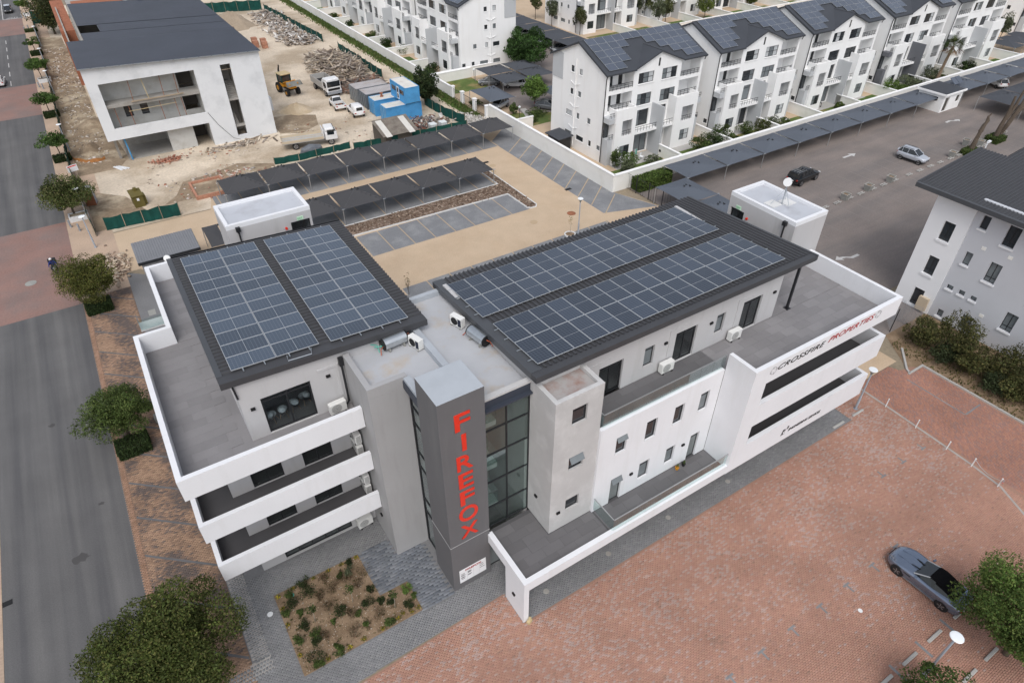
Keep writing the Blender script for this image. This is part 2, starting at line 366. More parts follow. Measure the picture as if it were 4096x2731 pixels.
M('rim_dark', (.05,.05,.052), .35, .05, metal=.6)
M('soft_top', (.006,.006,.007), .95, .05, spec=.1)
M('tail_red', (.35,.012,.01), .3, .02)
M('lamp_clear', (.75,.77,.80), .15, .02, spec=.8)
M('olive', (.13,.105,.03), .6, .1)
M('lamp_white', (.80,.83,.85), .4, .02)
M('plastic_white', (.78,.79,.80), .4, .03)
M('tarp', (.13,.14,.155), .4, .2, 1.5, bump=.5, bs=3.)
M('blue_cloth', (.02,.035,.16), .8, .1)
M('denim', (.025,.03,.05), .85, .1)
M('skin', (.22,.12,.08), .6, .05)
M('ibc', (.70,.74,.74), .4, .04)
M('cream', (.55,.46,.34), .8, .04)
M('orange_net', (.48,.22,.08), .8, .15, 2.)
M('hedge_core', (.018,.026,.008), .95, .2, 2.)
M('palm_trunk', (.17,.125,.085), .95, .2, 4., bump=.6, bs=6.)
M('office_grey', (.55,.565,.60), .85, .03, .4, fine=.02)
M('office_white', (.80,.81,.83), .85, .03, .3)
M('hat', (.55,.55,.50), .5, 0)
glass('glass_bal', (.90,.955,.94), .10)
glass('glass_curtain', (.76,.82,.80), .13, .03, (.30,.34,.34))
glass('glass_win', (.72,.75,.76), .10)
glass('glass_frost', (.55,.60,.60), .10, .35, (.45,.48,.48))
# solar cells: grid of cells with thin pale lines, in the panel's own coordinates
def solar_mat(name, nx, ny, sx, sy, c0, c1):
    m = M(name, c0, .14, .0, spec=.55, rand=.16); t = m.node_tree; N = t.nodes; L = t.links; b = N['Principled BSDF']
    src = b.inputs['Base Color'].links[0].from_socket
    tc = N.new('ShaderNodeTexCoord'); sp = N.new('ShaderNodeSeparateXYZ'); L.new(tc.outputs['Object'], sp.inputs[0]); acc = None
    for ax, n, s in (('X', nx, sx), ('Y', ny, sy)):
        a = N.new('ShaderNodeMath'); a.operation = 'MULTIPLY_ADD'; a.inputs[1].default_value = n/s; a.inputs[2].default_value = 100.0 + (.5 if n % 2 else 0); L.new(sp.outputs[ax], a.inputs[0])
        fr = N.new('ShaderNodeMath'); fr.operation = 'FRACT'; L.new(a.outputs[0], fr.inputs[0])
        d = N.new('ShaderNodeMath'); d.operation = 'SUBTRACT'; d.inputs[1].default_value = .5; L.new(fr.outputs[0], d.inputs[0])
        ab = N.new('ShaderNodeMath'); ab.operation = 'ABSOLUTE'; L.new(d.outputs[0], ab.inputs[0])
        mr = N.new('ShaderNodeMapRange'); mr.inputs['From Min'].default_value = .43; mr.inputs['From Max'].default_value = .5; L.new(ab.outputs[0], mr.inputs['Value'])
        if acc is None: acc = mr.outputs[0]
        else:
            mx = N.new('ShaderNodeMath'); mx.operation = 'MAXIMUM'; L.new(acc, mx.inputs[0]); L.new(mr.outputs[0], mx.inputs[1]); acc = mx.outputs[0]
    k = N.new('ShaderNodeMath'); k.operation = 'MULTIPLY'; k.inputs[1].default_value = .42; L.new(acc, k.inputs[0])
    mix = N.new('ShaderNodeMix'); mix.data_type = 'RGBA'; L.new(k.outputs[0], mix.inputs['Factor']); L.new(src, mix.inputs['A']); mix.inputs['B'].default_value = (*c1, 1); L.new(mix.outputs['Result'], b.inputs['Base Color'])
solar_mat('cells_w', 12, 6, 2.05, 1.0, (.060,.079,.108), (.31,.35,.40))
solar_mat('cells_e', 6, 12, 1.06, 2.0, (.040,.052,.074), (.25,.29,.34))
M('cells_plain', (.085,.10,.13), .15, .05, .5, spec=.55, rand=.06)
# ---------------------------------------------------------------- ground, roads, pavements
sheet('ground', rect(-400,-120,600,700), -.02, 'ground')
sheet('site_ground', [(-5,75.4),(8,75.4),(8,78.6),(48.3,78.6),(48.3,200),(-5,200)], 0, 'site_sand')
sheet('street', rect(-14,-40,-7,330), .004, 'asphalt')
sheet('far_pavement', rect(-22,-40,-14.02,330), .002, 'walk_sand')
for y0, y1 in ((62.5,80.8),(120.2,137.2),(174.9,190.8)): sheet('paved_crossing', rect(-14,y0,-7,y1), .008, 'road_red')
sheet('sand_pavement', rect(-7,63.2,-2.9,230), .004, 'walk_sand')
sheet('pavement', rect(-7,-20,-2.9,63.2), .004, 'brown_joint')
sheet('grey_apron', [(-2.9,17.1),(10.5,17.3),(10.5,15.2),(39.6,15.2),(39.6,30),(-2.9,66)], .004, 'dark_apron')
sheet('front_pavement', [(-2.9,-20),(1.6,-20),(1.6,17.05),(-2.9,17.1)], .004, 'dark_apron')
sheet('parking_lot', [(1.6,-60),(50.0,-60),(50.0,16.2),(43.2,17.4),(39.6,17.4),(39.6,15.2),(10.5,15.2),(10.5,17.3),(1.6,17.05)], .002, 'red_joint')
sheet('tan_patch', [(39.6,17.4),(48.6,17.4),(48.6,19.2),(45.0,19.2),(39.6,19.2)], .006, 'sand_paver')
sheet('side_path', [(39.6,19.2),(48.6,19.2),(51,22.5),(51,30),(39.6,30)], .003, 'bay_grey')
sheet('east_parking_lot', [(51,20),(57,20),(57,24),(60,24),(60,-20),(160,-20),(160,53.9),(51,53.9)], .004, 'lot_brown')
sheet('courtyard', [(-2.9,66),(-1.6,66),(11,45),(19,45),(39.6,30),(51,30),(51,48.4),(48.6,54.2),(48.6,78.6),(8,78.6),(7.2,75.2),(-2.9,75.2)], .002, 'sand_paver')
sheet('estate_ground', rect(48.6,54.1,200,240), .002, 'sand_paver')
sheet('grass_strip', [(46.4,84),(48.3,84),(48.3,180),(46.9,180),(46.7,120)], .006, 'lawn_green')
# parking bays in the courtyard
sheet('parking_bays', rect(8,73.2,44.3,78.5), .006, 'bay_grey')
sheet('parking_bays', rect(14,63.2,38.0,67.9), .006, 'bay_grey')
sheet('parking_bays', rect(18.7,55.8,38.0,60.4), .006, 'bay_grey')
sheet('parking_bays', [(44.4,50.5),(50.8,48.5),(48.6,54.2),(48.6,78.6),(44.4,75)], .006, 'bay_grey')
sheet('parking_bays', rect(18.8,46.3,43.6,48.9), .006, 'bay_grey')
mb = MB()
for x in np.arange(8.5,44.4,2.39): mb.face([(x,73.2,.010),(x+.1,73.2,.010),(x+.1,78.5,.010),(x,78.5,.010)])
for x in np.arange(18.7,38,2.4):
    for a,b in ((63.2,67.9),(55.8,60.4)): mb.face([(x,a,.010),(x+.1,a,.010),(x+.1,b,.010),(x,b,.010)])
for x in np.arange(21.3,43.6,2.45): mb.face([(x,46.3,.010),(x+.1,46.3,.010),(x+.1,48.9,.010),(x,48.9,.010)])
for y in np.arange(50.2,73,2.55): mb.face([(44.5,y,.010),(44.5,y+.14,.010),(48.5,y+3.34,.010),(48.5,y+3.2,.010)])
struct(mb, 'bay_lines', ['line_sand'])
# planted island with mulch and pale kerb
isl = [(18.4,60.8),(37.8,60.3),(37.9,56.2),(38.2,55.9),(38.8,55.9),(39.1,56.3),(39.1,66.9),(38.2,67.0),(38.2,63.1),(18.4,63.1)]
o = struct(MB().prism(isl, 0, .07), 'planting_island', ['mulch'])
k = MB().band(isl+[isl[0]], -.12, 0, .12); ko = k.build('kerb', ['kerb_white'], o)
v = nrg.uniform; n = 5200; px = v(18.4,39.1,n); py = v(55.9,67,n); ok = inpoly(px,py,isl); px, py = px[ok], py[ok]; n = len(px)
def chips(name, px, py, pz, smin, smax, pal, par=None, seed=1, flat=.5, mat='scrap', asp=(1.5,5)):
    g = np.random.default_rng(seed); n = len(px); th = g.uniform(0,2*np.pi,n); L_ = g.uniform(smin,smax,n); W_ = L_/g.uniform(*asp,n); T_ = np.minimum(W_*.5, .12); tl = g.normal(0,flat,n)
    d = np.stack([np.cos(th)*np.cos(tl), np.sin(th)*np.cos(tl), np.sin(tl)],1); s = np.stack([-np.sin(th),np.cos(th),np.zeros(n)],1); u = np.cross(d,s); c = np.stack([px,py,pz+L_*.5*np.abs(np.sin(tl))*.5],1)
    V = []
    for a,b,e in ((-1,-1,-1),(1,-1,-1),(1,1,-1),(-1,1,-1),(-1,-1,1),(1,-1,1),(1,1,1),(-1,1,1)): V.append(c + d*(a*L_/2)[:,None] + s*(b*W_/2)[:,None] + u*(e*T_/2)[:,None])
    V = np.stack(V,1).reshape(-1,3); q = np.array(((0,3,2,1),(4,5,6,7),(0,1,5,4),(1,2,6,5),(2,3,7,6),(3,0,4,7))); F = (np.arange(n)[:,None,None]*8 + q[None]).reshape(-1,4)
    pal = np.array(pal); t = pal[g.integers(0,len(pal),n)]*g.uniform(.75,1.25,(n,1)); return npmesh(name, V, F, mat, np.repeat(t,6,0), par, 'stuff')
chips('bark_chips', px, py, np.full(n,.075), .08, .3, [(.14,.09,.065),(.20,.14,.10),(.38,.30,.23),(.10,.07,.05)], o, 3, .3)
# brick paving as real bricks laid over the joint sheets
def paving(name, poly, bl, bw, pal, wts, z, par, seed=1, ang=0., noise=(2.5,.0), gap=.008, rng=None, rv=.12):
    g = np.random.default_rng(seed); P_ = np.array(poly); x0,y0 = P_.min(0)-.3; x1,y1 = P_.max(0)+.3
    if ang: x0,y0,x1,y1 = -70,-70,90,90
    ny = int((y1-y0)/bw)+1; nx = int((x1-x0)/bl)+2; J, I = np.meshgrid(np.arange(ny), np.arange(nx), indexing='ij')
    cx = x0 + (I + .5*(J%2))*bl; cy = y0 + (J+.5)*bw; cx = cx.ravel(); cy = cy.ravel(); ca, sa = math.cos(ang), math.sin(ang)
    X = cx*ca-cy*sa; Y = cx*sa+cy*ca; ok = inpoly(X,Y,poly); X = X[ok]; Y = Y[ok]; n = len(X)
    hl, hw = bl/2-gap/2, bw/2-gap/2; h = z + g.uniform(-.0012,.0012,n); V = []
    for sx,sy,dz,e in ((-1,-1,0,0),(1,-1,0,0),(1,1,0,0),(-1,1,0,0),(-1,-1,1,.003),(1,-1,1,.003),(1,1,1,.003),(-1,1,1,.003)):
        a = sx*(hl-e); b = sy*(hw-e); V.append(np.stack([X+a*ca-b*sa, Y+a*sa+b*ca, (h if dz else h-.007)],1))
    V = np.stack(V,1).reshape(-1,3); q = np.array(((4,5,6,7),(0,1,5,4),(1,2,6,5),(2,3,7,6),(3,0,4,7))); F = (np.arange(n)[:,None,None]*8 + q[None]).reshape(-1,4)
    pal = np.array(pal); W_ = np.array(wts, float); k = rng(X,Y,g) if rng else g.choice(len(pal), n, p=W_/W_.sum())
    t = pal[k]*g.uniform(1-rv,1+rv,(n,1)); o = npmesh(name, V, F, 'paver', np.repeat(t,5,0), par, 'stuff'); return o
lot = bpy.data.objects['parking_lot']; walk = bpy.data.objects['pavement']; apron = bpy.data.objects['grey_apron']; fpav = bpy.data.objects['front_pavement']
RED = [(.40,.222,.165),(.412,.238,.176),(.385,.21,.158),(.39,.226,.176),(.425,.305,.262),(.395,.295,.262),(.31,.187,.143)]
def redmix(X,Y,g):
    n = len(X); d = np.clip((11.5-Y)/9 + (vnoise(X,Y,5.,4)-.5)*1.1 + (X-24)/60, 0, 1)     # speckled near the building, plain further out
    sp = vnoise(X,Y,1.1,5)*.34 + .06; k = g.choice(4, n, p=[.42,.30,.16,.12]); r = g.random(n); gr = r < sp*(1-d)*1.05+.012
    k = np.where(gr, 4 + (g.random(n) < .5), k); k = np.where(g.random(n) < .02, 6, k); st_ = ((X-19.0)/.8)**2+((Y-8.6)/.45)**2 < g.uniform(.2,1.2,n); k = np.where(st_ & (g.random(n) < .6), 6, k); return k
paving('red_bricks', [(1.7,-2),(42.9,-2),(42.9,17.3),(39.7,17.3),(39.7,15.1),(10.5,15.1),(10.5,17.2),(1.7,17)], .2, .1, RED, None, .013, lot, 11, rng=redmix, rv=.07)
paving('red_bricks', [(43.2,-2),(49.7,-2),(49.7,15.8),(48.2,15.9),(47.4,17.3),(43.2,17.3)], .2, .1, [(.37,.185,.135),(.40,.205,.145),(.32,.175,.14),(.30,.185,.16)], [3,3,3,2], .013, lot, 12, ang=R(45), rv=.08)
BRN = [(.31,.20,.135),(.265,.172,.12),(.18,.13,.105),(.125,.10,.09),(.23,.15,.108),(.35,.23,.155)]
def brnmix(X,Y,g):
    p = vnoise(X+Y*.3,Y,1.3,8) + g.normal(0,.17,len(X)); return np.clip(np.digitize(p,[.25,.38,.5,.62,.75]),0,5)[...]*0 + np.choose(np.clip(np.digitize(p,[.3,.42,.52,.62,.74]),0,5),[3,2,4,1,0,5])
paving('brown_bricks', [(-6.62,14),(-2.95,14),(-2.95,63.1),(-6.62,63.1)], .21, .1, BRN, None, .013, walk, 13, rng=brnmix)
paving('kerb_bricks', [(-7.0,14),(-6.62,14),(-6.62,63.1),(-7.0,63.1)], .18, .1, [(.30,.18,.12),(.34,.21,.145)], [1,1], .016, walk, 14)
GRY = [(.21,.212,.218),(.222,.224,.228),(.195,.197,.204),(.24,.24,.24)]
paving('grey_bricks', [(-2.9,17.1),(10.45,17.35),(10.45,15.25),(39.5,15.25),(39.5,19.4),(8.2,19.4),(8.2,18.75),(6.1,18.75),(6.1,18.9),(-.8,18.9),(-.8,24.3),(4.4,24.3),(6.4,24.3),(6.4,26.1),(-1.9,26.1),(-1.9,20.2),(-2.9,20.2)], .2, .1, GRY, [4,4,3,1], .013, apron, 15, rv=.06)
paving('grey_bricks', [(-2.9,10),(1.55,10),(1.55,17.05),(-2.9,17.05)], .2, .1, GRY, [4,4,3,1], .013, fpav, 16, rv=.06)
paving('entrance_slabs', [(4.5,24.25),(6.38,24.25),(6.38,22.85),(8.1,22.85),(8.1,18.8),(6.2,18.8),(6.12,21.0),(4.42,21.0)], .42, .17, [(.155,.168,.19),(.18,.192,.212),(.13,.142,.163),(.21,.22,.238)], [4,4,2,1], .016, apron, 17)
# open-jointed cobble strip beside the west wing
apron2 = sheet('cobble_strip', [(-2.85,21.1),(-1.95,21.1),(-1.95,27.5),(-2.85,27.5)], .009, 'edging')
paving('cobbles', [(-2.85,21.0),(-1.95,21.0),(-1.95,27.5),(-2.85,27.5)], .26, .125, [(.19,.195,.20),(.235,.24,.245)], [1,1], .018, apron2, 18, gap=.035)
apron3 = sheet('cobble_strip', [(-4.4,20.2),(-1.95,20.2),(-1.95,21.05),(-4.4,21.05)], .0095, 'edging')
paving('cobbles', [(-4.4,20.2),(-1.95,20.2),(-1.95,21.0),(-4.4,21.0)], .17, .2, [(.21,.215,.22),(.25,.255,.26)], [1,1], .018, apron3, 19, gap=.035)
# dark brick lines across the pavement and T marks of the parking bays
mb = MB()
for y in np.arange(21.2,66,3.27): mb.face([(-6.6,y,.0155),(-2.95,y-3.1,.0155),(-2.95,y-2.92,.0155),(-6.6,y+.18,.0155)])
struct(mb, 'pavement_lines', ['grey_line'])
mb = MB()
for x in np.arange(13.1,34,2.42): mb.face([(x-.27,6.97,.0155),(x+.27,6.97,.0155),(x+.27,7.09,.0155),(x-.27,7.09,.0155)]).face([(x-.06,6.5,.0155),(x+.06,6.5,.0155),(x+.06,6.97,.0155),(x-.06,6.97,.0155)])
for x in np.arange(29.8,42,2.33): mb.face([(x-.27,10.66,.0155),(x+.27,10.66,.0155),(x+.27,10.78,.0155),(x-.27,10.78,.0155)]).face([(x-.06,10.78,.0155),(x+.06,10.78,.0155),(x+.06,11.2,.0155),(x-.06,11.2,.0155)]) if x > 36.5 else None
for x in (25.5,27.85,30.2): mb.face([(x-.08,1.9,.0155),(x+.08,1.9,.0155),(x+.08,2.9,.0155),(x-.08,2.9,.0155)])
mb.face([(47.2,11,.0155),(47.32,11,.0155),(47.32,15.6,.0155),(47.2,15.6,.0155)]).face([(47.32,10.9,.0155),(49.3,10.9,.0155),(49.3,11.02,.0155),(47.32,11.02,.0155)])
struct(mb, 'bay_marks', ['bay_grey'])
# pale concrete edging with its bend, kerbs
edge = [(43.1,17.3),(43.05,14.6),(42.95,12.2),(42.85,9.8),(42.75,8.0),(42.5,6.0),(41.5,4.0),(39.8,1.6),(37.5,-1.5)]
struct(MB().band(edge,.16,0,.022), 'edging', ['edging'])
struct(MB().band([(50.4,18.2),(48.25,16.4),(48.0,16.0)],.16,0,.12).band([(47.9,15.85),(49.75,15.85),(49.9,8),(49.9,-6)],.16,0,.12), 'kerb', ['kerb'])
sheet('verge', [(49.9,-10),(56.9,-10),(56.9,20),(51,20),(48.6,16.6),(49.9,15.7)], .003, 'soil')
# white arrows and the STOP legend
def arrow(x, y, rz, bend=False):
    ca, sa = math.cos(rz), math.sin(rz); mb = MB(); T = lambda a,b: (x+a*ca-b*sa, y+a*sa+b*ca, .010)
    if not bend: mb.face([T(-1.3,-.16),T(.3,-.16),T(.3,.16),T(-1.3,.16)]).face([T(.3,-.5),T(1.3,0),T(.3,.5)])
    else:
        s = 1 if bend > 0 else -1
        mb.face([T(-1.4,-.16),T(-.3,-.16),T(-.3,.16),T(-1.4,.16)]).face([T(-.3,-.16),T(.35,-.16+s*.45),T(.2,.16+s*.45),T(-.3,.16)]).face([T(.35,-.16+s*.45),T(.75,-.16+s*.55),T(.75,.16+s*.55),T(.2,.16+s*.45)]).face([T(.75,s*.55-.45),T(1.5,s*.6),T(.75,s*.55+.45)])
    return struct(mb, 'painted_arrow', ['line_white'])
arrow(81.8,45.6,0); arrow(105.5,45.6,R(5),-1); arrow(59.4,29.5,R(180),-1)
st = text('STOP', 1.5, 'line_white', 'stop_legend', None, ('z', .012), -7.7, 191.3, sx=-.62, ext=0); st['kind'] = 'structure'
co = np.empty(len(st.data.vertices)*3, np.float32); st.data.vertices.foreach_get('co', co); co = co.reshape(-1,3); co[:,1] = 2*191.9-co[:,1]; st.data.vertices.foreach_set('co', co.ravel())
mb = MB().face([(-10.6,190.85,.012),(-7.2,190.85,.012),(-7.2,191.15,.012),(-10.6,191.15,.012)]).face([(-10.65,191.15,.012),(-10.5,191.15,.012),(-10.5,215,.012),(-10.65,215,.012)])
for y in np.arange(138,172,6.): mb.face([(-10.6,y,.012),(-10.48,y,.012),(-10.48,y+3,.012),(-10.6,y+3,.012)])
mb.face([(48.2,4.2,.0165),(48.32,4.2,.0165),(48.32,6.4,.0165),(48.2,6.4,.0165)])
struct(mb, 'road_lines', ['line_white'])
mb = MB()
for x in np.arange(54,106,2.35): mb.face([(x,38.3,.008),(x+.07,38.3,.008),(x+.07,42.6,.008),(x,42.6,.008)]); mb.face([(x,33.2,.008),(x+.07,33.2,.008),(x+.07,37.4,.008),(x,37.4,.008)])
mb.face([(54,37.85,.008),(106,37.85,.008),(106,37.93,.008),(54,37.93,.008)]); struct(mb, 'faint_bay_lines', ['lot_line'])
# ---------------------------------------------------------------- the office building
OB = thing('office_building', 'white and grey office building with FIREFOX on its dark tower', 'office building', (18,26,0), world=True)
def window(par, pl, u0, u1, z0, z1, rec=.14, cols=1, rows=(), fr=.055, gm='glass_win', fm='alu_dark', name='window', dep=.06, pname='pane'):
    mb = MB(); n0, n1 = -rec-dep, -rec
    mb.pbox(pl,u0,u0+fr,n0,n1,z0,z1); mb.pbox(pl,u1-fr,u1,n0,n1,z0,z1); mb.pbox(pl,u0+fr,u1-fr,n0,n1,z0,z0+fr); mb.pbox(pl,u0+fr,u1-fr,n0,n1,z1-fr,z1)
    us = [u0+fr] + [u0+(u1-u0)*(k+1)/cols for k in range(cols-1)] + [u1-fr]
    for u in us[1:-1]: mb.pbox(pl,u-fr/2,u+fr/2,n0,n1-.002,z0+fr,z1-fr)
    for zr in rows: mb.pbox(pl,u0+fr,u1-fr,n0+.004,n1-.004,zr-fr/2,zr+fr/2)
    w_ = mb.build(name, [fm], par)
    for k in range(len(us)-1):
        g = MB().pbox(pl,us[k]+(fr/2 if k else 0),us[k+1]-(fr/2 if k < len(us)-2 else 0),n0+.02,n0+.032,z0+fr,z1-fr); g.build(pname, [gm], w_)
    return w_
YF, XW = 26.2, -.8
# -- west wing: body, floor slabs, parapet bands
holes = [(.35,2.0,6.85,9.2),(3.13,4.77,6.85,9.2),(.35,2.0,3.45,5.7),(3.13,4.77,3.45,5.7),(.6,4.8,.05,2.5)]
mb = MB().wall(('-y',YF),XW,6.36,0,10.0,.25,holes); mb.wall(('-x',XW),YF+.25,44.6,0,10.0,.25,[(29,31.5,3.45,5.7),(33,35.5,3.45,5.7),(29,31.5,6.85,9.2),(33,35.5,6.85,9.2)]); mb.wall(('+y',44.6),XW+.25,11,0,10.0,.25); mb.build('west_wall', ['lite_wall'], OB)
MB().box(-.5,31,0.02,6.3,31.1,9.95).box(-.5,26.5,.03,6.3,31,.06).build('room_partition', ['interior'], OB)
for h in holes[:4]: window(OB,('-y',YF),*h,cols=2)
window(OB,('-y',YF),*holes[4],cols=5)
for z0, z1, zf in ((3.3,4.6,3.5),(6.68,7.98,6.9)):
    MB().band([(6.33,24.23),(-2.65,24.23),(-2.65,36.9),(-.85,36.9)][::-1],.24,z0,z1).build('parapet_band', ['white'], OB)
    MB().prism([(-2.41,24.47),(6.33,24.47),(6.33,26.19),(-.81,26.19),(-.81,36.7),(-2.41,36.7)],zf-.35,zf).build('balcony_floor', ['tile_dark'], OB)
    MB().prism([(-.54,26.46),(6.3,26.46),(6.3,44.3),(-.54,44.3)],zf-.3,zf-.02).build('floor_slab', ['interior_floor'], OB)
MB().band([(6.33,24.23),(-2.65,24.23),(-2.65,36.9),(-.85,36.9),(-.85,44.6),(.7,44.6)][::-1],.26,10.05,11.4).build('parapet_band', ['white'], OB)
W_TER = [(-2.4,24.5),(6.33,24.5),(6.33,26.2),(11,26.2),(11,44.3),(-.6,44.3),(-.6,36.65),(-2.4,36.65)]
MB().prism(W_TER,9.98,10.19).build('terrace_slab', ['tile'], OB)
MB().prism([(-2.4,24.5),(6.33,24.5),(6.33,26.19),(-.82,26.19),(-.82,36.64),(-2.4,36.64)],9.94,9.975).build('soffit', ['soffit'], OB)
# glass screen on the west side at first floor
mb = MB().box(-2.85,49.65,3.4,-1.0,50.9,3.5); mb.build('side_canopy', ['lite_wall'], OB)
MB().box(-2.83,49.7,3.5,-2.81,50.85,4.45).box(-2.8,49.68,3.5,-1.1,49.70,4.45).build('glass_screen', ['glass_bal'], OB)
MB().box(-.8,44.8,0,4.4,50.8,3.38).build('west_annex', ['lite_wall'], OB)
# -- top floor of the west wing
wd = [(2.0,4.52,10.25,12.66)]
mb = MB().wall(('-y',YF),1.06,8.4,10.2,13.95,.22,wd); mb.wall(('-x',1.06),YF+.22,38.6,10.2,14.2,.22,[(28.5,31,10.3,12.6),(33,35.5,10.3,12.6)]); mb.wall(('+y',38.6),1.28,11,10.2,13.8,.22); mb.wall(('+x',11),29,38.38,10.2,13.7,.22); mb.build('penthouse_wall', ['lite_wall'], OB)
window(OB,('-y',YF),*wd[0],cols=2,rows=(12.35,),fr=.09,gm='glass_win',name='sliding_door',rec=.1)
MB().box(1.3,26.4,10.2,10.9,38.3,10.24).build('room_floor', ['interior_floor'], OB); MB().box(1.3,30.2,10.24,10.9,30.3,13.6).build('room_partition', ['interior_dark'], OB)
# corrugated roof sheets
def corrugated(mb, a0, a1, s0, s1, zf, along, pitch=.30, h=.085, m=0):
    # profile runs across a (a0..a1), sheet spans s0..s1; along='x' means ribs run along x
    prof = []; a = a0
    while a < a1-1e-6:
        for d, hh in ((0,0),(pitch*.52,0),(pitch*.62,h),(pitch*.9,h)): prof.append((min(a+d,a1),hh))
        a += pitch
    prof.append((a1,0)); i = len(mb.v); n = len(prof)
    for s in (s0,s1):
        for a, hh in prof:
            x, y = (s,a) if along == 'x' else (a,s); mb.v.append((x,y,zf(x,y)+hh))
    for k in range(n-1): mb.f.append((i+k,i+k+1,i+n+k+1,i+n+k)); mb.m.append(m)
    return mb
wz = lambda x, y: 14.5-(x-.5)*.5/10.65
ez = lambda x, y: 14.35-(y-18.6)*.65/10.8
def slopebox(mb, x0, y0, x1, y1, t, d, zf, m=0):
    mb.v += [(x,y,zf(x,y)-d) for x,y in rect(x0,y0,x1,y1)] + [(x,y,zf(x,y)+t) for x,y in rect(x0,y0,x1,y1)]; i = len(mb.v)-8
    for q in ((0,3,2,1),(4,5,6,7),(0,1,5,4),(1,2,6,5),(2,3,7,6),(3,0,4,7)): mb.f.append(tuple(i+j for j in q)); mb.m.append(m)
    return mb
wr = corrugated(MB(),26.5,38.9,.78,11.15,wz,'x').build('west_roof', ['roof_dark'], OB)
mb = slopebox(MB(),.8,26.5,11.1,38.85,-.02,.10,wz); mb.build('roof_deck', ['roof_dark'], wr)
mb = slopebox(MB(),.5,25.95,11.15,26.5,.03,.34,wz); slopebox(mb,.5,26.5,.78,38.9,.05,.34,wz,1); slopebox(mb,.78,38.9,11.15,38.98,.06,.2,wz); mb.build('roof_gutter', ['roof_dark','roof_flash'], wr)
er = corrugated(MB(),13.85,33.6,19.05,29.4,ez,'y').build('east_roof', ['roof_dark'], OB)
slopebox(MB(),13.9,19.1,33.55,29.35,-.02,.10,ez).build('roof_deck', ['roof_dark'], er)
mb = slopebox(MB(),13.2,18.6,33.6,19.05,.03,.32,ez); slopebox(mb,13.2,19.05,13.85,29.4,.05,.34,ez,1); slopebox(mb,33.6,18.6,33.72,29.4,.07,.3,ez,1); mb.build('roof_gutter', ['roof_dark','roof_flash'], er)
# -- central core
core = [(6.42,22.96),(8.43,22.96),(8.43,21.17),(10.58,21.17),(10.58,19.62),(13.44,19.62),(13.44,28.98),(6.42,28.98)]
MB().prism(core,12.9,13.18).build('core_roof', ['membrane'], OB)
MB().band([(8.47,22.9),(6.36,22.9),(6.36,26.1)][::-1],.3,13.0,13.62).build('core_parapet', ['grey_wall'], OB)
MB().box(10.3,22.65,13.181,10.65,28.9,13.55).box(8.25,21.16,12.9,8.62,22.89,13.56).box(11.15,28.7,13.181,13.4,29.0,13.5).build('core_divider', ['tower_top'], OB)
mb = MB().wall(('-y',22.9),6.36,8.44,0,12.99,.25); mb.wall(('-x',6.36),23.15,26.19,0,12.99,.25); mb.build('core_wall', ['grey_wall'], OB)
MB().box(6.6,23.2,0,6.62,28.9,12.9).box(6.6,26.1,0,10.3,26.2,12.9).box(10.35,23.4,.1,13.2,23.5,12.88).build('core_partition', ['interior'], OB)
MB().box(13.2,19.5,0,13.44,23.4,12.88).build('core_side_wall', ['lite_wall'], OB)
for zf in (3.4,6.8,10.2):
    MB().box(10.36,20.9,zf-.38,12.3,23.39,zf).box(8.6,21.2,zf-.35,10.35,26.0,zf).build('core_floor', ['white_trim'], OB)
    MB().box(10.4,20.86,zf,12.3,20.88,zf+1.0).box(12.3,20.9,zf,12.32,23.3,zf+1.0).build('core_balustrade', ['glass_bal'], OB); MB().box(10.4,20.85,zf+1.0,12.32,20.89,zf+1.03).build('handrail', ['steel'], OB)
MB().box(8.5,19.5,.02,13.2,23.4,.06).build('lobby_floor', ['interior_floor'], OB)
# tower
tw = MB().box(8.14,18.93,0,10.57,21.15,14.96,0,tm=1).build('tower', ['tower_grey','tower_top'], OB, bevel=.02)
MB().box(8.125,18.915,4.2,10.585,18.93,4.24).box(8.125,18.93,4.2,8.14,21.15,4.24).build('tower_groove', ['grey_wall'], tw)
for ch, bx_ in zip('FIREFOX',((8.93,9.75,12.83,13.93),(9.24,9.48,11.42,12.54),(8.89,9.78,10.06,11.1),(8.92,9.75,8.73,9.8),(8.93,9.76,7.37,8.44),(8.79,9.91,5.98,7.16),(8.83,9.87,4.62,5.66))): text(ch, 1.4, 'red_letter', 'letter', tw, ('-y',18.93), 0, 0, n=.02, ext=.018, bold=.02, fit=bx_)
bd = MB().box(8.52,18.90,.55,10.24,18.93,1.75).build('notice_board', ['sign_white'], OB)
text('FIREFOX', .22, 'dark_red', 'board_lettering', bd, ('-y',18.90), 8.88, 1.53, n=.006, sx=1.25, ext=.004, bold=.006)
for c, (u, lines) in enumerate(((8.6,(1.36,1.24,1.17,1.04,.98,.86)),(9.03,(1.36,1.29,1.22,1.05,.98)),(9.83,(1.42,1.26,1.08)))):
    mb = MB()
    for z in lines: mb.box(u,18.893,z,u+rnd.uniform(.2,.33),18.8995,z+.035)
    mb.build('board_text', ['sign_ink'], bd)
MB().box(8.98,18.895,.6,8.986,18.8995,1.5).box(9.4,18.895,.6,9.406,18.8995,1.5).box(9.8,18.895,.6,9.806,18.8995,1.5).build('board_rule', ['steel'], bd)
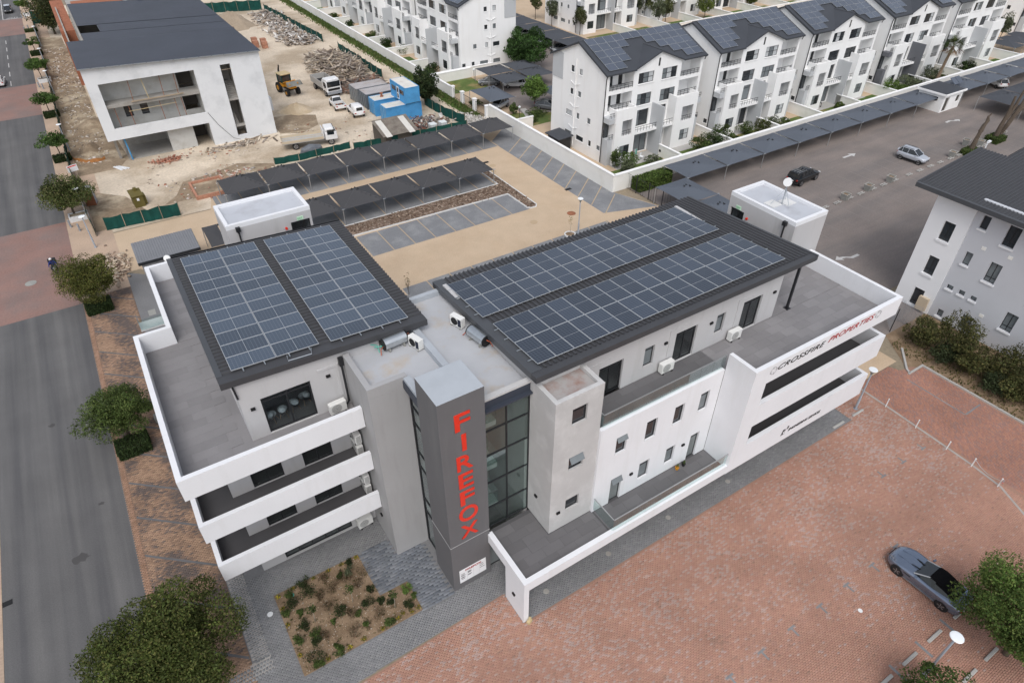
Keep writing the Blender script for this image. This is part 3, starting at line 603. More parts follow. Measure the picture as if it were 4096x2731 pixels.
# curtain walls
def curtain(pl, us, zs, name, gm='glass_curtain', fr=.06):
    mb = MB()
    for u in us: mb.pbox(pl,u-fr/2,u+fr/2,-.08,.02,zs[0],zs[-1])
    for z in zs: mb.pbox(pl,us[0]+fr/2,us[-1]-fr/2,-.075,.015,z-fr/2,z+fr/2)
    f = mb.build(name, ['alu_dark'], OB)
    for i in range(len(us)-1):
        for j in range(len(zs)-1): MB().pbox(pl,us[i]+fr/2,us[i+1]-fr/2,-.04,-.03,zs[j]+fr/2,zs[j+1]-fr/2).build('pane', [gm], f)
    return f
curtain(('-y',19.46),[10.62,12.07,13.41],[3.52,5.26,7.34,9.48,11.28,12.86],'curtain_wall')
curtain(('-x',8.47),[21.2,22.86],[.05,3.0,4.2,7.0,8.2,10.4,11.6,12.86],'side_glazing')
mb = MB().box(10.58,19.43,12.88,13.45,19.6,13.4); mb.box(10.58,19.2,12.80,13.45,19.43,12.9); mb.build('fascia', ['roof_navy'], OB); mb = MB().box(8.25,21.16,12.82,8.43,22.9,12.9); mb.box(8.2,21.16,12.88,8.25,22.89,13.4); mb.build('fascia', ['roof_navy'], OB)
MB().box(10.58,19.4,13.4,13.55,19.72,13.52).build('coping', ['plaster'], OB)
# ground floor behind the canopy
curtain(('-y',19.3),[10.62,11.6,12.6,13.42],[.03,2.5,3.0],'entrance_glazing','glass_frost')
hs_ = [(14.2+2.7*k,16.2+2.7*k,.4,2.6) for k in range(6)]
MB().wall(('-y',19.3),13.45,31.76,0,3.05,.25,hs_).wall(('+x',31.76),19.55,28.8,0,10.1,.25).wall(('+y',28.8),13.45,31.5,0,13.6,.25).build('east_wall', ['lite_wall'], OB)
for h in hs_: window(OB,('-y',19.3),*h,cols=2)
MB().box(13.5,22.5,.02,31.5,22.6,9.9).build('room_partition', ['interior'], OB)
# canopy with its blade wall
CAN = [(10.46,19.2),(10.46,15.22),(25.42,15.22)]
MB().band([(10.46,19.0),(10.46,15.22),(25.42,15.22)],.3,3.05,3.78).build('canopy_rim', ['white'], OB)
MB().prism([(10.76,15.52),(25.42,15.52),(25.42,17.14),(31.7,17.16),(31.7,19.29),(10.76,19.29)],3.06,3.49).build('canopy_slab', ['tile_dark'], OB)
MB().box(10.46,15.23,0,10.78,17.1,3.049).build('blade_wall', ['white'], OB)
for x in (16.6,21.0,25.5,31.5,37.6): MB().box(x,18.4,0,x+.35,18.75,3.05).build('column', ['white'], OB)
# window tower
wt = [(14.49,15.42,11.58,12.72),(14.5,15.43,8.17,9.2),(14.5,15.41,4.82,5.75)]
mb = MB().wall(('-y',17.3),13.45,16.38,3.5,13.3,.24,wt); mb.wall(('-x',13.45),17.54,19.44,3.5,13.3,.24); mb.wall(('+x',16.38),17.54,19.4,3.5,13.3,.24); t_ = mb.build('window_tower', ['plaster'], OB)
MB().band([(16.38,19.25),(13.45,19.25),(13.45,17.3),(16.38,17.3),(16.38,19.25)],.24,13.301,13.58).build('tower_parapet', ['plaster'], t_)
MB().box(13.7,17.55,13.1,16.13,19.2,13.36).build('tower_roof', ['membrane_red'], t_)
for h in wt: window(OB,('-y',17.3),*h,rec=.12,cols=1,rows=(h[3]-.3,),gm='winglass')
# open top-hung vents
for z in (9.16,): MB().obox((14.97,17.22,z-.14),(.86,.03,.4),rx=R(-38)).build('open_vent', ['blind_dim'], OB)
# white wall between the towers
ww = [(17.58,18.33,7.7,9.05),(19.72,20.53,7.55,9.08),(21.82,22.57,7.63,9.1),(23.82,24.55,7.63,9.12)]
wl = [(17.6,18.4,3.5,5.6),(19.72,20.5,4.2,5.66),(21.82,22.53,4.25,5.65),(23.8,24.55,3.5,5.66)]
MB().wall(('-y',17.15),16.385,25.4,3.5,10.19,.25,ww+wl).build('white_wall', ['white'], OB)
for h in ww: window(OB,('-y',17.15),*h,rec=.12,rows=(h[3]-.32,),gm='winglass' if h[0] < 22 else 'blind_dim')
for i, h in enumerate(wl): window(OB,('-y',17.15),*h,rec=.12,rows=(h[3]-.35,),gm='glass_frost' if i in (0,3) else 'blind_dim',name='door' if i in (0,3) else 'window')
MB().obox((17.95,17.09,8.9),(.7,.03,.3),rx=R(-35)).build('open_vent', ['blind_dim'], OB); MB().obox((18.0,17.08,5.42),(.74,.03,.34),rx=R(-35)).build('open_vent', ['blind_dim'], OB)
def balustrade(x0, x1, y, z, n, ret=None):
    w_ = (x1-x0)/n
    for k in range(n): MB().box(x0+k*w_+.012,y,z,x0+(k+1)*w_-.012,y+.02,z+.95).build('glass_panel', ['glass_bal'], OB)
    MB().box(x0,y-.02,z+.95,x1,y+.04,z+.985).build('handrail', ['steel'], OB)
    if ret:
        MB().box(x0-.02,y+.03,z,x0,ret,z+.95).build('glass_panel', ['glass_bal'], OB); MB().box(x0-.04,y+.05,z+.95,x0+.02,ret,z+.985).build('handrail', ['steel'], OB)
balustrade(16.62,25.5,17.32,10.2,9,18.0); balustrade(16.47,25.38,15.36,3.78,8,17.1)
MB().box(16.385,17.15,10.191,25.4,17.4,10.26).build('wall_coping', ['white'], OB)
# -- east block
XR = 38.85
ops = [(26.65,XR+1,8.35,10.06),(26.65,XR+1,4.97,6.57)]
mb = MB().wall(('-y',15.2),25.42,XR-.26,3.05,11.42,.28,ops); mb.build('east_front', ['white'], OB)
for z0, z1 in ((3.05,4.97),(6.57,8.35),(10.06,11.42)): MB().box(XR-.259,15.2,z0,XR,22.1 if z0 > 9 else 20.0,z1).build('parapet_band', ['white'], OB)
MB().wall(('-x',25.42),15.48,17.14,3.05,11.42,.26).build('east_cheek', ['white'], OB)
for zf in (3.5,6.9): MB().prism([(25.69,15.49),(XR-.26,15.49),(XR-.26,22),(31.77,22),(31.77,19.2),(25.69,19.2)],zf-.38,zf).build('balcony_floor', ['tile_dark'], OB)
for zf in (3.5,6.9): 
    MB().wall(('-y',19.21),25.69,31.76,zf,zf+3.1,.2,[(27,28.6,zf,zf+2.2),(29.5,31,zf,zf+2.2)]).wall(('-x',34.5),19.4,22,zf,zf+3.1,.2).build('balcony_wall', ['lite_wall'], OB)
    for a in (27,29.5): window(OB,('-y',19.21),a,a+1.55,zf+.02,zf+2.2,cols=2,gm='winglass')
E_TER = [(16.6,17.42),(25.45,17.42),(25.45,15.48),(XR-.27,15.48),(XR-.27,28),(31.77,28),(31.77,19.19),(16.6,19.19)]
MB().prism(E_TER,9.9,10.19).build('terrace_slab', ['tile'], OB)
et = [(17.66,19.32,10.2,12.4),(23.13,24.78,10.22,12.46),(28.55,30.2,10.22,12.52),(20.84,21.55,11.0,12.4),(26.36,27.06,11.05,12.44)]
mb = MB().wall(('-y',19.2),13.46,31.76,10.2,14.1,.22,et); mb.wall(('+x',31.76),19.42,28.6,10.2,13.9,.22); mb.wall(('-x',13.46),19.42,28.6,10.2,13.9,.22); mb.build('penthouse_wall', ['lite_wall'], OB)
for i, h in enumerate(et):
    if i < 3: window(OB,('-y',19.2),*h,cols=2,rows=(h[3]-.28,),fr=.08,name='sliding_door',rec=.12)
    else: window(OB,('-y',19.2),*h,rows=(h[3]-.3,),rec=.12,gm='blind_dim')
MB().box(13.7,19.45,10.2,31.5,28.5,10.24).build('room_floor', ['interior_floor'], OB); MB().box(13.7,22.6,10.24,31.5,22.7,13.4).build('room_partition', ['interior'], OB)
MB().box(33.25,19.22,10.2,33.39,19.36,14.0).box(33.12,19.1,10.2,33.52,19.48,10.22).build('roof_post', ['alu_dark'], OB)
# raised plaster trunking above the doors
for x0, x1 in ((16.7,18.4),(22.6,23.9),(28.0,29.3)): MB().box(x0,19.16,12.75,x1,19.2,12.88).box(x0,19.16,10.9,x0+.12,19.2,12.75).build('wall_trunking', ['lite_wall'], OB)
MB().box(4.95,26.15,13.0,6.05,26.2,13.14).box(5.93,26.15,11.0,6.05,26.2,13.0).build('wall_trunking', ['lite_wall'], OB)
# -- stair towers behind the roofs
def stair(x0, y0, x1, y1, zt, name, face, door, sign_u, bell_u, pipe_u):
    H = lambda f: [door] if f == face else []
    mb = MB().wall(('-y',y0),x0,x1,0,zt-.3,.25,H('-y')); mb.wall(('-x',x0),y0+.25,y1,0,zt-.3,.25,H('-x')); mb.wall(('+x',x1),y0+.25,y1,0,zt-.3,.25); mb.wall(('+y',y1),x0+.25,x1-.25,0,zt-.3,.25); s = mb.build(name, ['lite_wall'], OB)
    MB().band([(x0,y0),(x1,y0),(x1,y1),(x0,y1),(x0,y0)],.24,zt-.299,zt).build('stair_parapet', ['white'], s)
    MB().box(x0+.25,y0+.25,zt-.5,x1-.25,y1-.25,zt-.2).build('stair_roof', ['membrane_clean'], s)
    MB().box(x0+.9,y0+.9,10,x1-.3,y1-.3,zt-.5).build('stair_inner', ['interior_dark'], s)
    a, b, c, d = door; mb = MB(); pl = (face, y0 if face == '-y' else x0); k = 1 if face == '-y' else -1
    for u in (a+.04,(a+b)/2,b-.04): mb.pbox(pl,u-.04,u+.04,-.2,-.12,c,d)
    mb.pbox(pl,a+.08,b-.08,-.2,-.12,d-.08,d); dr = mb.build('stair_door', ['alu_dark'], s); MB().pbox(pl,a+.08,b-.08,-.17,-.16,c,d-.08).build('pane', ['glass_win'], dr)
    sg = MB().pbox(pl,sign_u,sign_u+.44,0,.03,d+.05,d+.3).build('exit_sign', ['exit_pale'], s); text('EXIT', .2, 'exit_green', 'exit_lettering', sg, (face,pl[1]), sign_u+.03 if k > 0 else sign_u+.41, d+.1, n=.034, ext=.003, sx=.8)
    MB().tube([P3(pl,bell_u,0,d-.3),P3(pl,bell_u,.1,d-.3)],.09,10).build('alarm_bell', ['red_letter'], s)
    MB().pbox(pl,pipe_u-.14,pipe_u+.14,0,.22,zt-.5,zt-.2).tube([P3(pl,pipe_u,.1,zt-.5),P3(pl,pipe_u,.1,9.0)],.055,8).build('downpipe', ['alu_dark'], s)
    return s
stair(4.5,41.7,10.1,45.15,14.2,'west_stair','-y',(8.62,9.95,11.2,13.3),9.08,8.25,5.2)
stair(36.2,22.15,39.45,27.72,14.2,'east_stair','-x',(26.3,27.5,11.0,13.1),26.62,25.95,22.9)

# downpipe beside the west penthouse door
MB().box(6.1,25.98,13.0,6.34,26.19,13.5).tube([(6.22,26.08,13.1),(6.22,26.08,10.5),(6.05,26.08,10.3)],.06,8).build('downpipe', ['alu_dark'], OB)
MB().tube([(1.0,26.1,14.0),(1.06,26.12,13.2)],.05,8).build('downpipe', ['alu_dark'], OB)
# tiles on the terraces: each a part of its own
tile_a = MB().box(-.597,-.297,0,.597,.297,.018).mesh('terrace_tile', ['tile']); tile_b = MB().box(-.597,-.297,0,.597,.297,.018).mesh('terrace_tile', ['tile_mid'])
def tiles(poly, z, tile_me=tile_a):
    P_ = np.array(poly); x0,y0 = P_.min(0); x1,y1 = P_.max(0); j = 0; y = y0+.3
    while y < y1:
        x = x0 + (.6 if j % 2 == 0 else 0)
        while x < x1+.6:
            a, b = max(x-.6,x0), min(x+.6,x1); cx = np.array([a+.06,b-.06]); cy = np.array([y-.24,y+.24])
            if b-a > .15 and inpoly(np.array([cx[0],cx[1],cx[0],cx[1]]),np.array([cy[0],cy[0],min(cy[1],y1-.01),min(cy[1],y1-.01)]),poly).all():
                yb = min(y+.3,y1); o = bpy.data.objects.new('terrace_tile', tile_me); C.objects.link(o); o.parent = OB
                o.location = ((a+b)/2-18,(y-.3+yb)/2-26,z); o.scale = ((b-a)/1.2,(yb-y+.3)/.6,1)
            x += 1.2
        y += .6; j += 1
tiles([(-2.38,24.5),(6.3,24.5),(6.3,26.17),(1.03,26.17),(1.03,36.6),(-2.38,36.6)],10.195); tiles([(-.56,36.65),(.95,36.65),(.95,44.2),(-.56,44.2)],10.195)
tiles([(16.65,17.45),(25.45,17.45),(25.45,19.17),(16.65,19.17)],10.195,tile_b); tiles([(25.5,15.5),(38.55,15.5),(38.55,19.15),(25.5,19.15)],10.195); tiles([(31.8,19.15),(38.55,19.15),(38.55,22.1),(31.8,22.1)],10.195)
tiles([(10.78,15.54),(16.4,15.54),(16.4,17.25),(10.78,17.25)],3.495,tile_b); tiles([(10.78,17.25),(13.4,17.25),(13.4,19.25),(10.78,19.25)],3.495,tile_b); tiles([(16.5,15.54),(25.35,15.54),(25.35,17.1),(16.5,17.1)],3.495,tile_b)
# wall lamps
for pl, u, z in ((('-y',19.2),22.35,12.15),(('-y',19.2),25.9,12.1),(('-y',19.2),31.25,12.3),(('-y',YF),1.55,12.25),(('-y',YF),5.45,12.55),(('-y',17.3),14.0,5.05),(('-x',13.45),18.6,5.5),(('-y',17.15),19.1,5.2),(('-y',17.15),23.2,5.25),(('-x',10.46),16.2,1.6),(('-x',6.36),24.6,2.1)):
    MB().pbox(pl,u-.11,u+.11,0,.09,z-.07,z+.07).build('wall_lamp', ['black'], OB)
# lettering on the east block
text('CROSSFIRE', .40, 'black', 'lettering', OB, ('-y',15.2), 0, 0, n=.012, shear=.4, ext=.008, bold=.002, space=1.1, fit=(27.33,31.42,10.76,11.13))
text('PROPERTIES', .40, 'dark_red', 'lettering', OB, ('-y',15.2), 0, 0, n=.012, shear=.4, ext=.008, bold=.002, space=1.1, fit=(31.7,36.1,10.84,11.22))
for u, z in ((26.98,10.88),(36.48,11.02)):
    mb = MB()
    for k in range(24):
        a, b = 2*math.pi*k/24, 2*math.pi*(k+1)/24; q = [P3(('-y',15.2),u+r*math.cos(t),.01,z+r*math.sin(t)) for r, t in ((.26,a),(.26,b),(.235,b),(.235,a))]; mb.face(q)
    for k in range(4):
        a = math.pi/2*k+.3; c, s_ = math.cos(a), math.sin(a); mb.face([P3(('-y',15.2),u+r*c-w_*s_,.01,z+r*s_+w_*c) for r, w_ in ((.12,-.012),(.33,-.012),(.33,.012),(.12,.012))])
    mb.build('crosshair_logo', ['sign_ink'], OB)
text('R', .62, 'black', 'lettering', OB, ('-y',15.2), 30.28, 3.72, n=.012, shear=.3, sx=.85, ext=.008, bold=.035); text('3', .3, 'black', 'lettering', OB, ('-y',15.2), 30.72, 4.08, n=.012, shear=.3, sx=1.1, ext=.008, bold=.02)
text('ENGINEERING SERVICES', .27, 'black', 'lettering', OB, ('-y',15.2), 0, 0, n=.012, shear=.3, ext=.006, bold=.004, fit=(30.98,34.2,3.74,3.98))
# ---------------------------------------------------------------- solar arrays on the two roofs
def panel_mesh(w_, h_, cm, split):
    mb = MB().box(-w_/2,-h_/2,0,w_/2,h_/2,.035,0); i = .022; mb.box(-w_/2+i,-h_/2+i,.03,w_/2-i,h_/2-i,.037,1)
    if split == 'x': mb.box(-.008,-h_/2+i,.037,.008,h_/2-i,.0385,0)
    else: mb.box(-w_/2+i,-.008,.037,w_/2-i,.008,.0385,0)
    return mb.mesh('solar_panel', ['panel_frame', cm])
def array(x0, x1, y0, y1, nx, ny, cm, split, zf, rx, ry, lift, label, mid):
    a = thing('solar_array', label, 'solar array', ((x0+x1)/2,(y0+y1)/2,zf((x0+x1)/2,(y0+y1)/2)+lift)); a.rotation_euler = (rx, ry, 0); W_, H_ = (x1-x0)/nx, (y1-y0)/ny; me = panel_mesh(W_-.022,H_-.022,cm,split)
    for i in range(nx):
        for j in range(ny):
            o = bpy.data.objects.new('solar_panel', me); C.objects.link(o); o.parent = a; o.location = ((i+.5-nx/2)*W_,(j+.5-ny/2)*H_,0); o.rotation_euler = (rnd.gauss(0,.003),rnd.gauss(0,.003),0)
    mb = MB(); L_ = (x1-x0)/2; D_ = (y1-y0)/2
    if mid == 'x':
        for y in (-.75*D_,-.28*D_,.28*D_,.75*D_): mb.box(-L_-.22,y-.025,-.06,L_+.22,y+.025,-.01)
    else:
        for x in (-.75*L_,-.28*L_,.28*L_,.75*L_): mb.box(x-.025,-D_-.22,-.06,x+.025,D_+.22,-.01)
    mb.build('mounting_rail', ['galv'], a); return a
ry = math.atan(.5/10.65); rx = -math.atan(.65/10.8)
array(1.2,5.48,26.55,38.4,2,11,'cells_w','x',wz,0,ry,.13,'solar array on the left part of the roof with the terrace parapet, beside the street','y')
array(6.03,10.3,26.45,38.35,2,11,'cells_w','x',wz,0,ry,.13,'solar array on the same small roof, along its corrugated edge facing the courtyard','y')
array(13.78,31.62,19.35,23.55,16,2,'cells_e','y',ez,rx,0,.13,'long solar array on the wide roof, along the gutter above the sliding doors','x')
array(13.65,31.4,24.35,28.45,16,2,'cells_e','y',ez,rx,0,.13,'long solar array on the wide roof, along the edge towards the sand-coloured courtyard','x')
MB().tube([(3.8,26.35,14.55),(3.75,26.05,14.45),(4.9,26.02,14.4),(5.0,26.4,14.45)],.025,6).build('conduit', ['galv'], OB)
# ---------------------------------------------------------------- plant on roof and balconies
def ac_unit(loc, rz, label, group, s=1.):
    t = thing('air_conditioner', label, 'air conditioner', loc, rz, group, scale=s)
    MB().box(-.44,-.16,.08,.44,.16,.70).build('casing', ['ac_white'], t, bevel=.025)
    mb = MB()
    for r in (.25,.19,.13,.07):
        for k in range(20):
            a, b = 2*math.pi*k/20, 2*math.pi*(k+1)/20; mb.face([(-.1+q*math.cos(u),-.172,.39+q*math.sin(u)) for q,u in ((r,a),(r,b),(r-.022,b),(r-.022,a))])
    mb.build('fan_grille', ['ac_white'], t)
    MB().tube([(-.1,-.161,.39),(-.1,-.168,.39)],.27,20).build('fan_opening', ['ac_grille'], t)
    mb = MB()
    for k in range(8): mb.box(.441,-.12,.16+k*.06,.445,.12,.19+k*.06)
    mb.build('side_louvre', ['ac_grille'], t)
    for a in (-.36,.28): MB().box(a,-.19,0,a+.08,.19,.08).build('foot', ['black'], t)
    return t
ac_unit((22.45,18.92,10.21),0,'air conditioner on the terrace below the narrow window, beside the middle sliding door','air conditioners on the wide terrace',1.05)
ac_unit((27.95,18.9,10.21),0,'air conditioner on the terrace beside the sliding door next to the thin roof post','air conditioners on the wide terrace',1.05)
ac_unit((5.5,25.85,10.21),R(3),'air conditioner on the small terrace beside the glass door with white chairs','air conditioners of the small wing',1.05)
for zf, nm in ((6.9,'upper'),(3.5,'lower')):
    ac_unit((6.05,25.75,zf),R(-90),f'air conditioner standing at the grey wall end of the {nm} balcony','air conditioners of the small wing',1.15); ac_unit((6.05,25.7,zf+.95),R(-90),f'air conditioner fixed above another at the grey wall end of the {nm} balcony','air conditioners of the small wing',1.1)
ac_unit((5.55,25.95,.05),R(5),'air conditioner at ground level under the balconies beside the grey wall','air conditioners of the small wing',1.1)
def heater(loc, rz, label):
    t = thing('water_heater', label, 'water heater', loc, rz, 'water heaters on the flat roof')
    MB().tube([(-.62,0,.42),(.62,0,.42)],.31,24).build('tank', ['galv'], t, smooth=False); MB().tube([(-.68,0,.42),(-.62,0,.42)],.315,24).tube([(.62,0,.42),(.68,0,.42)],.315,24).build('end_cap', ['black'], t)
    MB().box(-.45,-.3,0,-.38,.3,.2).box(.38,-.3,0,.45,.3,.2).build('stand', ['conc_block'], t)
    MB().tube([(-.66,0,.3),(-.85,-.1,.25),(-.95,-.3,.05)],.025,6).tube([(.66,0,.5),(.85,.1,.45),(1.0,.15,.2)],.025,6).build('pipe', ['copper'], t); return t
heater((9.1,25.75,13.19),R(3),'silver water heater lying along the small roof edge above the grey wall'); heater((13.0,23.75,13.19),R(-80),'silver water heater lying crosswise at the wide roof edge')
def heat_pump(loc, rz, label):
    t = thing('heat_pump', label, 'heat pump', loc, rz, 'heat pumps on the flat roof'); MB().box(-.42,-.17,.07,.42,.17,.68).build('casing', ['ac_white'], t, bevel=.015); MB().tube([(-.1,-.171,.37),(-.1,-.178,.37)],.24,20).build('fan_grille', ['black'], t); MB().box(.16,-.176,.14,.4,-.171,.62).build('louvre', ['denim'], t); [MB().box(a,-.2,0,a+.08,.2,.07).build('foot', ['conc_block'], t) for a in (-.36,.28)]; return t
heat_pump((10.02,25.1,13.19),R(-75),'white heat pump beside the silver heater above the grey wall'); heat_pump((12.75,25.55,13.19),R(-72),'white heat pump beside the crosswise silver heater')
MB().tube([(7.9,26.1,13.6),(8.2,26.0,13.5),(8.2,25.7,13.22)],.03,6).tube([(8.0,25.9,13.5),(8.4,25.8,13.5),(8.4,25.9,13.3)],.03,6).build('pipework', ['teal'], OB)
# dish on the east stair tower
t = thing('dish_antenna', 'white dish antenna on a braced mast on the flat roof tower', 'antenna', (37.9,24.7,14.0))
MB().tube([(0,0,.05),(0,0,1.75)],.04,8).tube([(0,0,1.2),(-.75,.35,.08)],.02,6).tube([(0,0,1.2),(.7,.3,.08)],.02,6).tube([(0,0,1.2),(-.2,-.75,.08)],.02,6).build('mast', ['galv'], t)
MB().box(-1.0,-.1,.005,-.1,.75,.06).box(.05,-.45,.005,.95,.4,.06).build('ballast_slab', ['kerb_white'], t)
mb = MB(); mb.tube([(-.28,-.16,1.75),(-.06,-.03,1.7),(.0,.0,1.7)],[.29,.27,.1],16); mb.build('dish', ['plastic_white'], t)
t = thing('satellite_dish', 'small white dish on the parapet corner beside the small roof', 'antenna', (.62,39.15,13.9)); MB().tube([(0,0,-.0),(0,0,.6)],.03,6).build('bracket', ['galv'], t); MB().tube([(-.05,-.12,.62),(0,-.02,.58)],[.2,.18],14).build('dish', ['plastic_white'], t)
# chairs behind the glass door
for k, (x, y) in enumerate(((2.35,27.0),(2.95,27.1),(3.6,27.3),(4.2,27.5))):
    t = thing('shell_chair', 'white shell chair with wooden legs behind the glass door of the small terrace', 'chair', (x,y,10.25), R(150+20*k), 'white chairs behind the glass door')
    MB().lathe([(.05,.44),(.22,.45),(.26,.52)],10,cap=False).build('seat', ['chair_white'], t, smooth=True); MB().tube([(0,.2,.5),(0,.27,.68),(0,.3,.84)],[.2,.2,.14],8).build('backrest', ['chair_white'], t, smooth=True)
    for a, b in ((-1,-1),(1,-1),(1,1),(-1,1)): MB().tube([(a*.1,b*.1,.44),(a*.22,b*.22,0)],.016,5).build('leg', ['wood_leg'], t)
# ---------------------------------------------------------------- shade sails over the parking bays
def sail_mesh(w_, d_, z, pk, sag, mat, name='canopy'):
    n = 12; V = []; 
    for j in range(n+1):
        for i in range(n+1):
            u, v_ = 2*i/n-1, 2*j/n-1; x = u*w_/2*(1-sag*(1-v_*v_)*abs(u)**4/1.) ; y = v_*d_/2*(1-sag*(w_/d_)*(1-u*u)*abs(v_)**4)
            q = max(abs(u),abs(v_)); V.append((x,y,z+pk*(1-q)**1.12+.06*pk*(1-abs(abs(u)-abs(v_)))*q*(1-q)*2))
    F = [(j*(n+1)+i,j*(n+1)+i+1,(j+1)*(n+1)+i+1,(j+1)*(n+1)+i) for j in range(n) for i in range(n)]
    mb = MB(); mb.v = V; mb.f = F; mb.m = [0]*len(F); return mb
def carport(x0, x1, y0, y1, z, pk, mat, label, group, sag=.012, flaps=True, ends=(1,1), rz=0., posts='front'):
    t = thing('shade_carport', label, 'carport', ((x0+x1)/2,(y0+y1)/2,0), rz, group); w_, d_ = x1-x0, y1-y0
    sail_mesh(w_-.14,d_,z,pk,sag,mat).build('canopy', [mat], t)
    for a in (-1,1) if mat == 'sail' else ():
        for b in (-1,1): MB().tube([(a*k2*(w_/2-.03),b*k2*d_/2,z+pk*(1-k2)**1.12+.012) for k2 in (1,.8,.6,.4,.2,.02)],.016,4,cap=False).build('seam', ['sail_seam_lit'], t)  # ridge seams in paler fabric, added to make the ridges look lit
    if flaps:
        for a, b in ((-.32,.18),(.25,-.12),(.1,.3)):
            c = z+pk*(1-max(abs(a)/w_*2,abs(b)/d_*2))+.03; MB().face([(a-.16,b-.12,c-.04),(a+.2,b-.1,c-.04),(a+.05,b+.16,c+.09)]).build('vent_flap', ['black'], t)
    for k, e in ((-1,ends[0]),(1,ends[1])):
        if not e: continue
        x = k*(w_/2-.04); yy = -d_/2+.12
        MB().tube([(x,yy,0),(x,yy,z+.02)],.045,8).build('post', ['steel'], t)
        MB().tube([(x,d_/2-.15,0),(x,d_/2-.15,z+.02)],.045,8).build('post', ['steel'], t)
        MB().obox((x,-d_/2,z+.02),(.3,.1,.05)).build('corner_clamp', ['galv'], t)
    MB().tube([(0,-d_/2+.12,z*.98),(0,0,z+pk-.04),(0,d_/2-.1,z*.98)],.03,6).build('rafter', ['steel'], t); return t
XS = [8.95+4.78*k for k in range(9)]
for k in range(8): carport(XS[k],XS[k+1],73.75,78.15,1.9,1.02,'sail','charcoal shade sail carport in the long row beside the green netting','long row of charcoal shade sails',ends=(1,k == 7))
XS = [14.02+4.77*k for k in range(6)]
for k in range(5): carport(XS[k],XS[k+1],63.4,67.85,1.9,1.02,'sail','charcoal shade sail carport in the shorter row beside the mulch island','shorter row of charcoal shade sails',ends=(1,k == 4))
XS = [55.7+6.6*k for k in range(9)]
for k in range(8): carport(XS[k],XS[k+1],49.15,53.35,1.9,.42,'sail_blue','blue-grey shade sail carport in the row against the long white wall','blue-grey shade sails along the white wall',sag=.018,ends=(1,k == 7))
for y in (44.2,39.1): carport(50.6,55.5,y,y+5.05,2.05,.6,'sail_blue','blue-grey shade sail carport by the dark mesh fence and the low hedge','blue-grey shade sails by the mesh fence',sag=.035)
for k in range(4): carport(113.2+6.6*k,119.8+6.6*k,48.6,53.0,2.05,.6,'sail_blue','blue-grey shade sail carport beyond the small gatehouse, along the white wall','blue-grey sails beyond the gatehouse',sag=.035,ends=(1,k == 3))
for k in range(4): carport(112.5+6.6*k,119.1+6.6*k,41.0,46.2,2.05,.7,'sail_slate','blue-grey shade sail carport in the open lot behind the pruned trees','sails behind the pruned trees',sag=.035,ends=(1,k == 3))
for k in range(4): carport(113.5+6.6*k,120.1+6.6*k,35.2,40.4,2.05,.7,'sail_slate','blue-grey shade sail carport in the open lot behind the pruned trees','sails behind the pruned trees',sag=.035,ends=(1,k == 3))
for x in (55.6,60.7):
    for y in (89.9,94.5): carport(x,x+5.0,y,y+4.5,2.0,.6,'sail_slate','dark shade sail carport below the bushy round tree in the estate','sails below the round tree',sag=.03)
carport(49.3,53.8,83.5,89.8,2.05,.9,'sail_blue','single blue-grey shade sail carport beside the white gate pillars','sails in the estate',sag=.04)
carport(58.6,64.2,79.0,85.0,2.05,.7,'sail_blue','single blue-grey shade sail carport behind the feathery green tree','sails in the estate',sag=.04)
for k in range(7): carport(-3.3+79.8,2.7+79.8,99.5+6.4*k,105.9+6.4*k,2.15,.5,'sail_slate','dark shade sail carport over a row of parked cars between apartment blocks','sails between the apartment blocks',sag=.03,flaps=False)
for k in range(3): carport(70+6*k,76+6*k,146,152,2.15,.5,'sail_slate','dark shade sail carport far back between the apartment blocks','sails far back in the estate',sag=.03,flaps=False)
for k in range(3): carport(143.6+4.2*k,147.6+4.2*k,56.5+.6*k,61.5+.6*k,2.2,.6,'sail_slate','dark shade sail carport beyond the last apartment block of the row','sails beyond the last block',sag=.03,flaps=False)
# small charcoal sail between outbuilding and stair tower
t = thing('shade_sail', 'narrow charcoal shade sail between the low outbuilding and the stair tower', 'shade sail', (5.75,64.6,0)); sail_mesh(1.5,4.6,2.2,.2,.03,'sail').build('canopy', ['sail'], t)
for a, b in ((-.72,-2.2),(-.72,2.2),(.72,2.2)): MB().tube([(a,b,0),(a,b,2.2)],.045,8).build('post', ['steel'], t)
# outbuilding with corrugated roof
t = thing('outbuilding', 'low grey outbuilding with a ribbed zinc-grey roof beside the street entrance', 'outbuilding', (1.2,64,0), world=True)
MB().wall(('-y',62.35),-1.3,3.75,0,2.55,.2,[(.2,1.2,.05,2.1),(2.2,3.2,.05,2.1)]).wall(('-x',-1.3),62.55,65.5,0,2.55,.2).wall(('+x',3.75),62.55,65.5,0,2.55,.2).wall(('+y',65.5),-1.1,3.55,0,2.55,.2).build('wall', ['grey_wall'], t)
oz = lambda x, y: 2.62+(y-62.1)*.09
corrugated(MB(),-1.55,4.0,62.1,65.8,oz,'y',.22,.04).build('roof', ['roof_zinc'], t); slopebox(MB(),-1.55,62.02,4.0,62.1,.05,.22,oz).build('fascia', ['alu_dark'], t)
for u in (.2,2.2): MB().pbox(('-y',62.35),u+.01,u+.99,-.12,-.07,.06,2.09).build('door', ['grey_joint'], t)
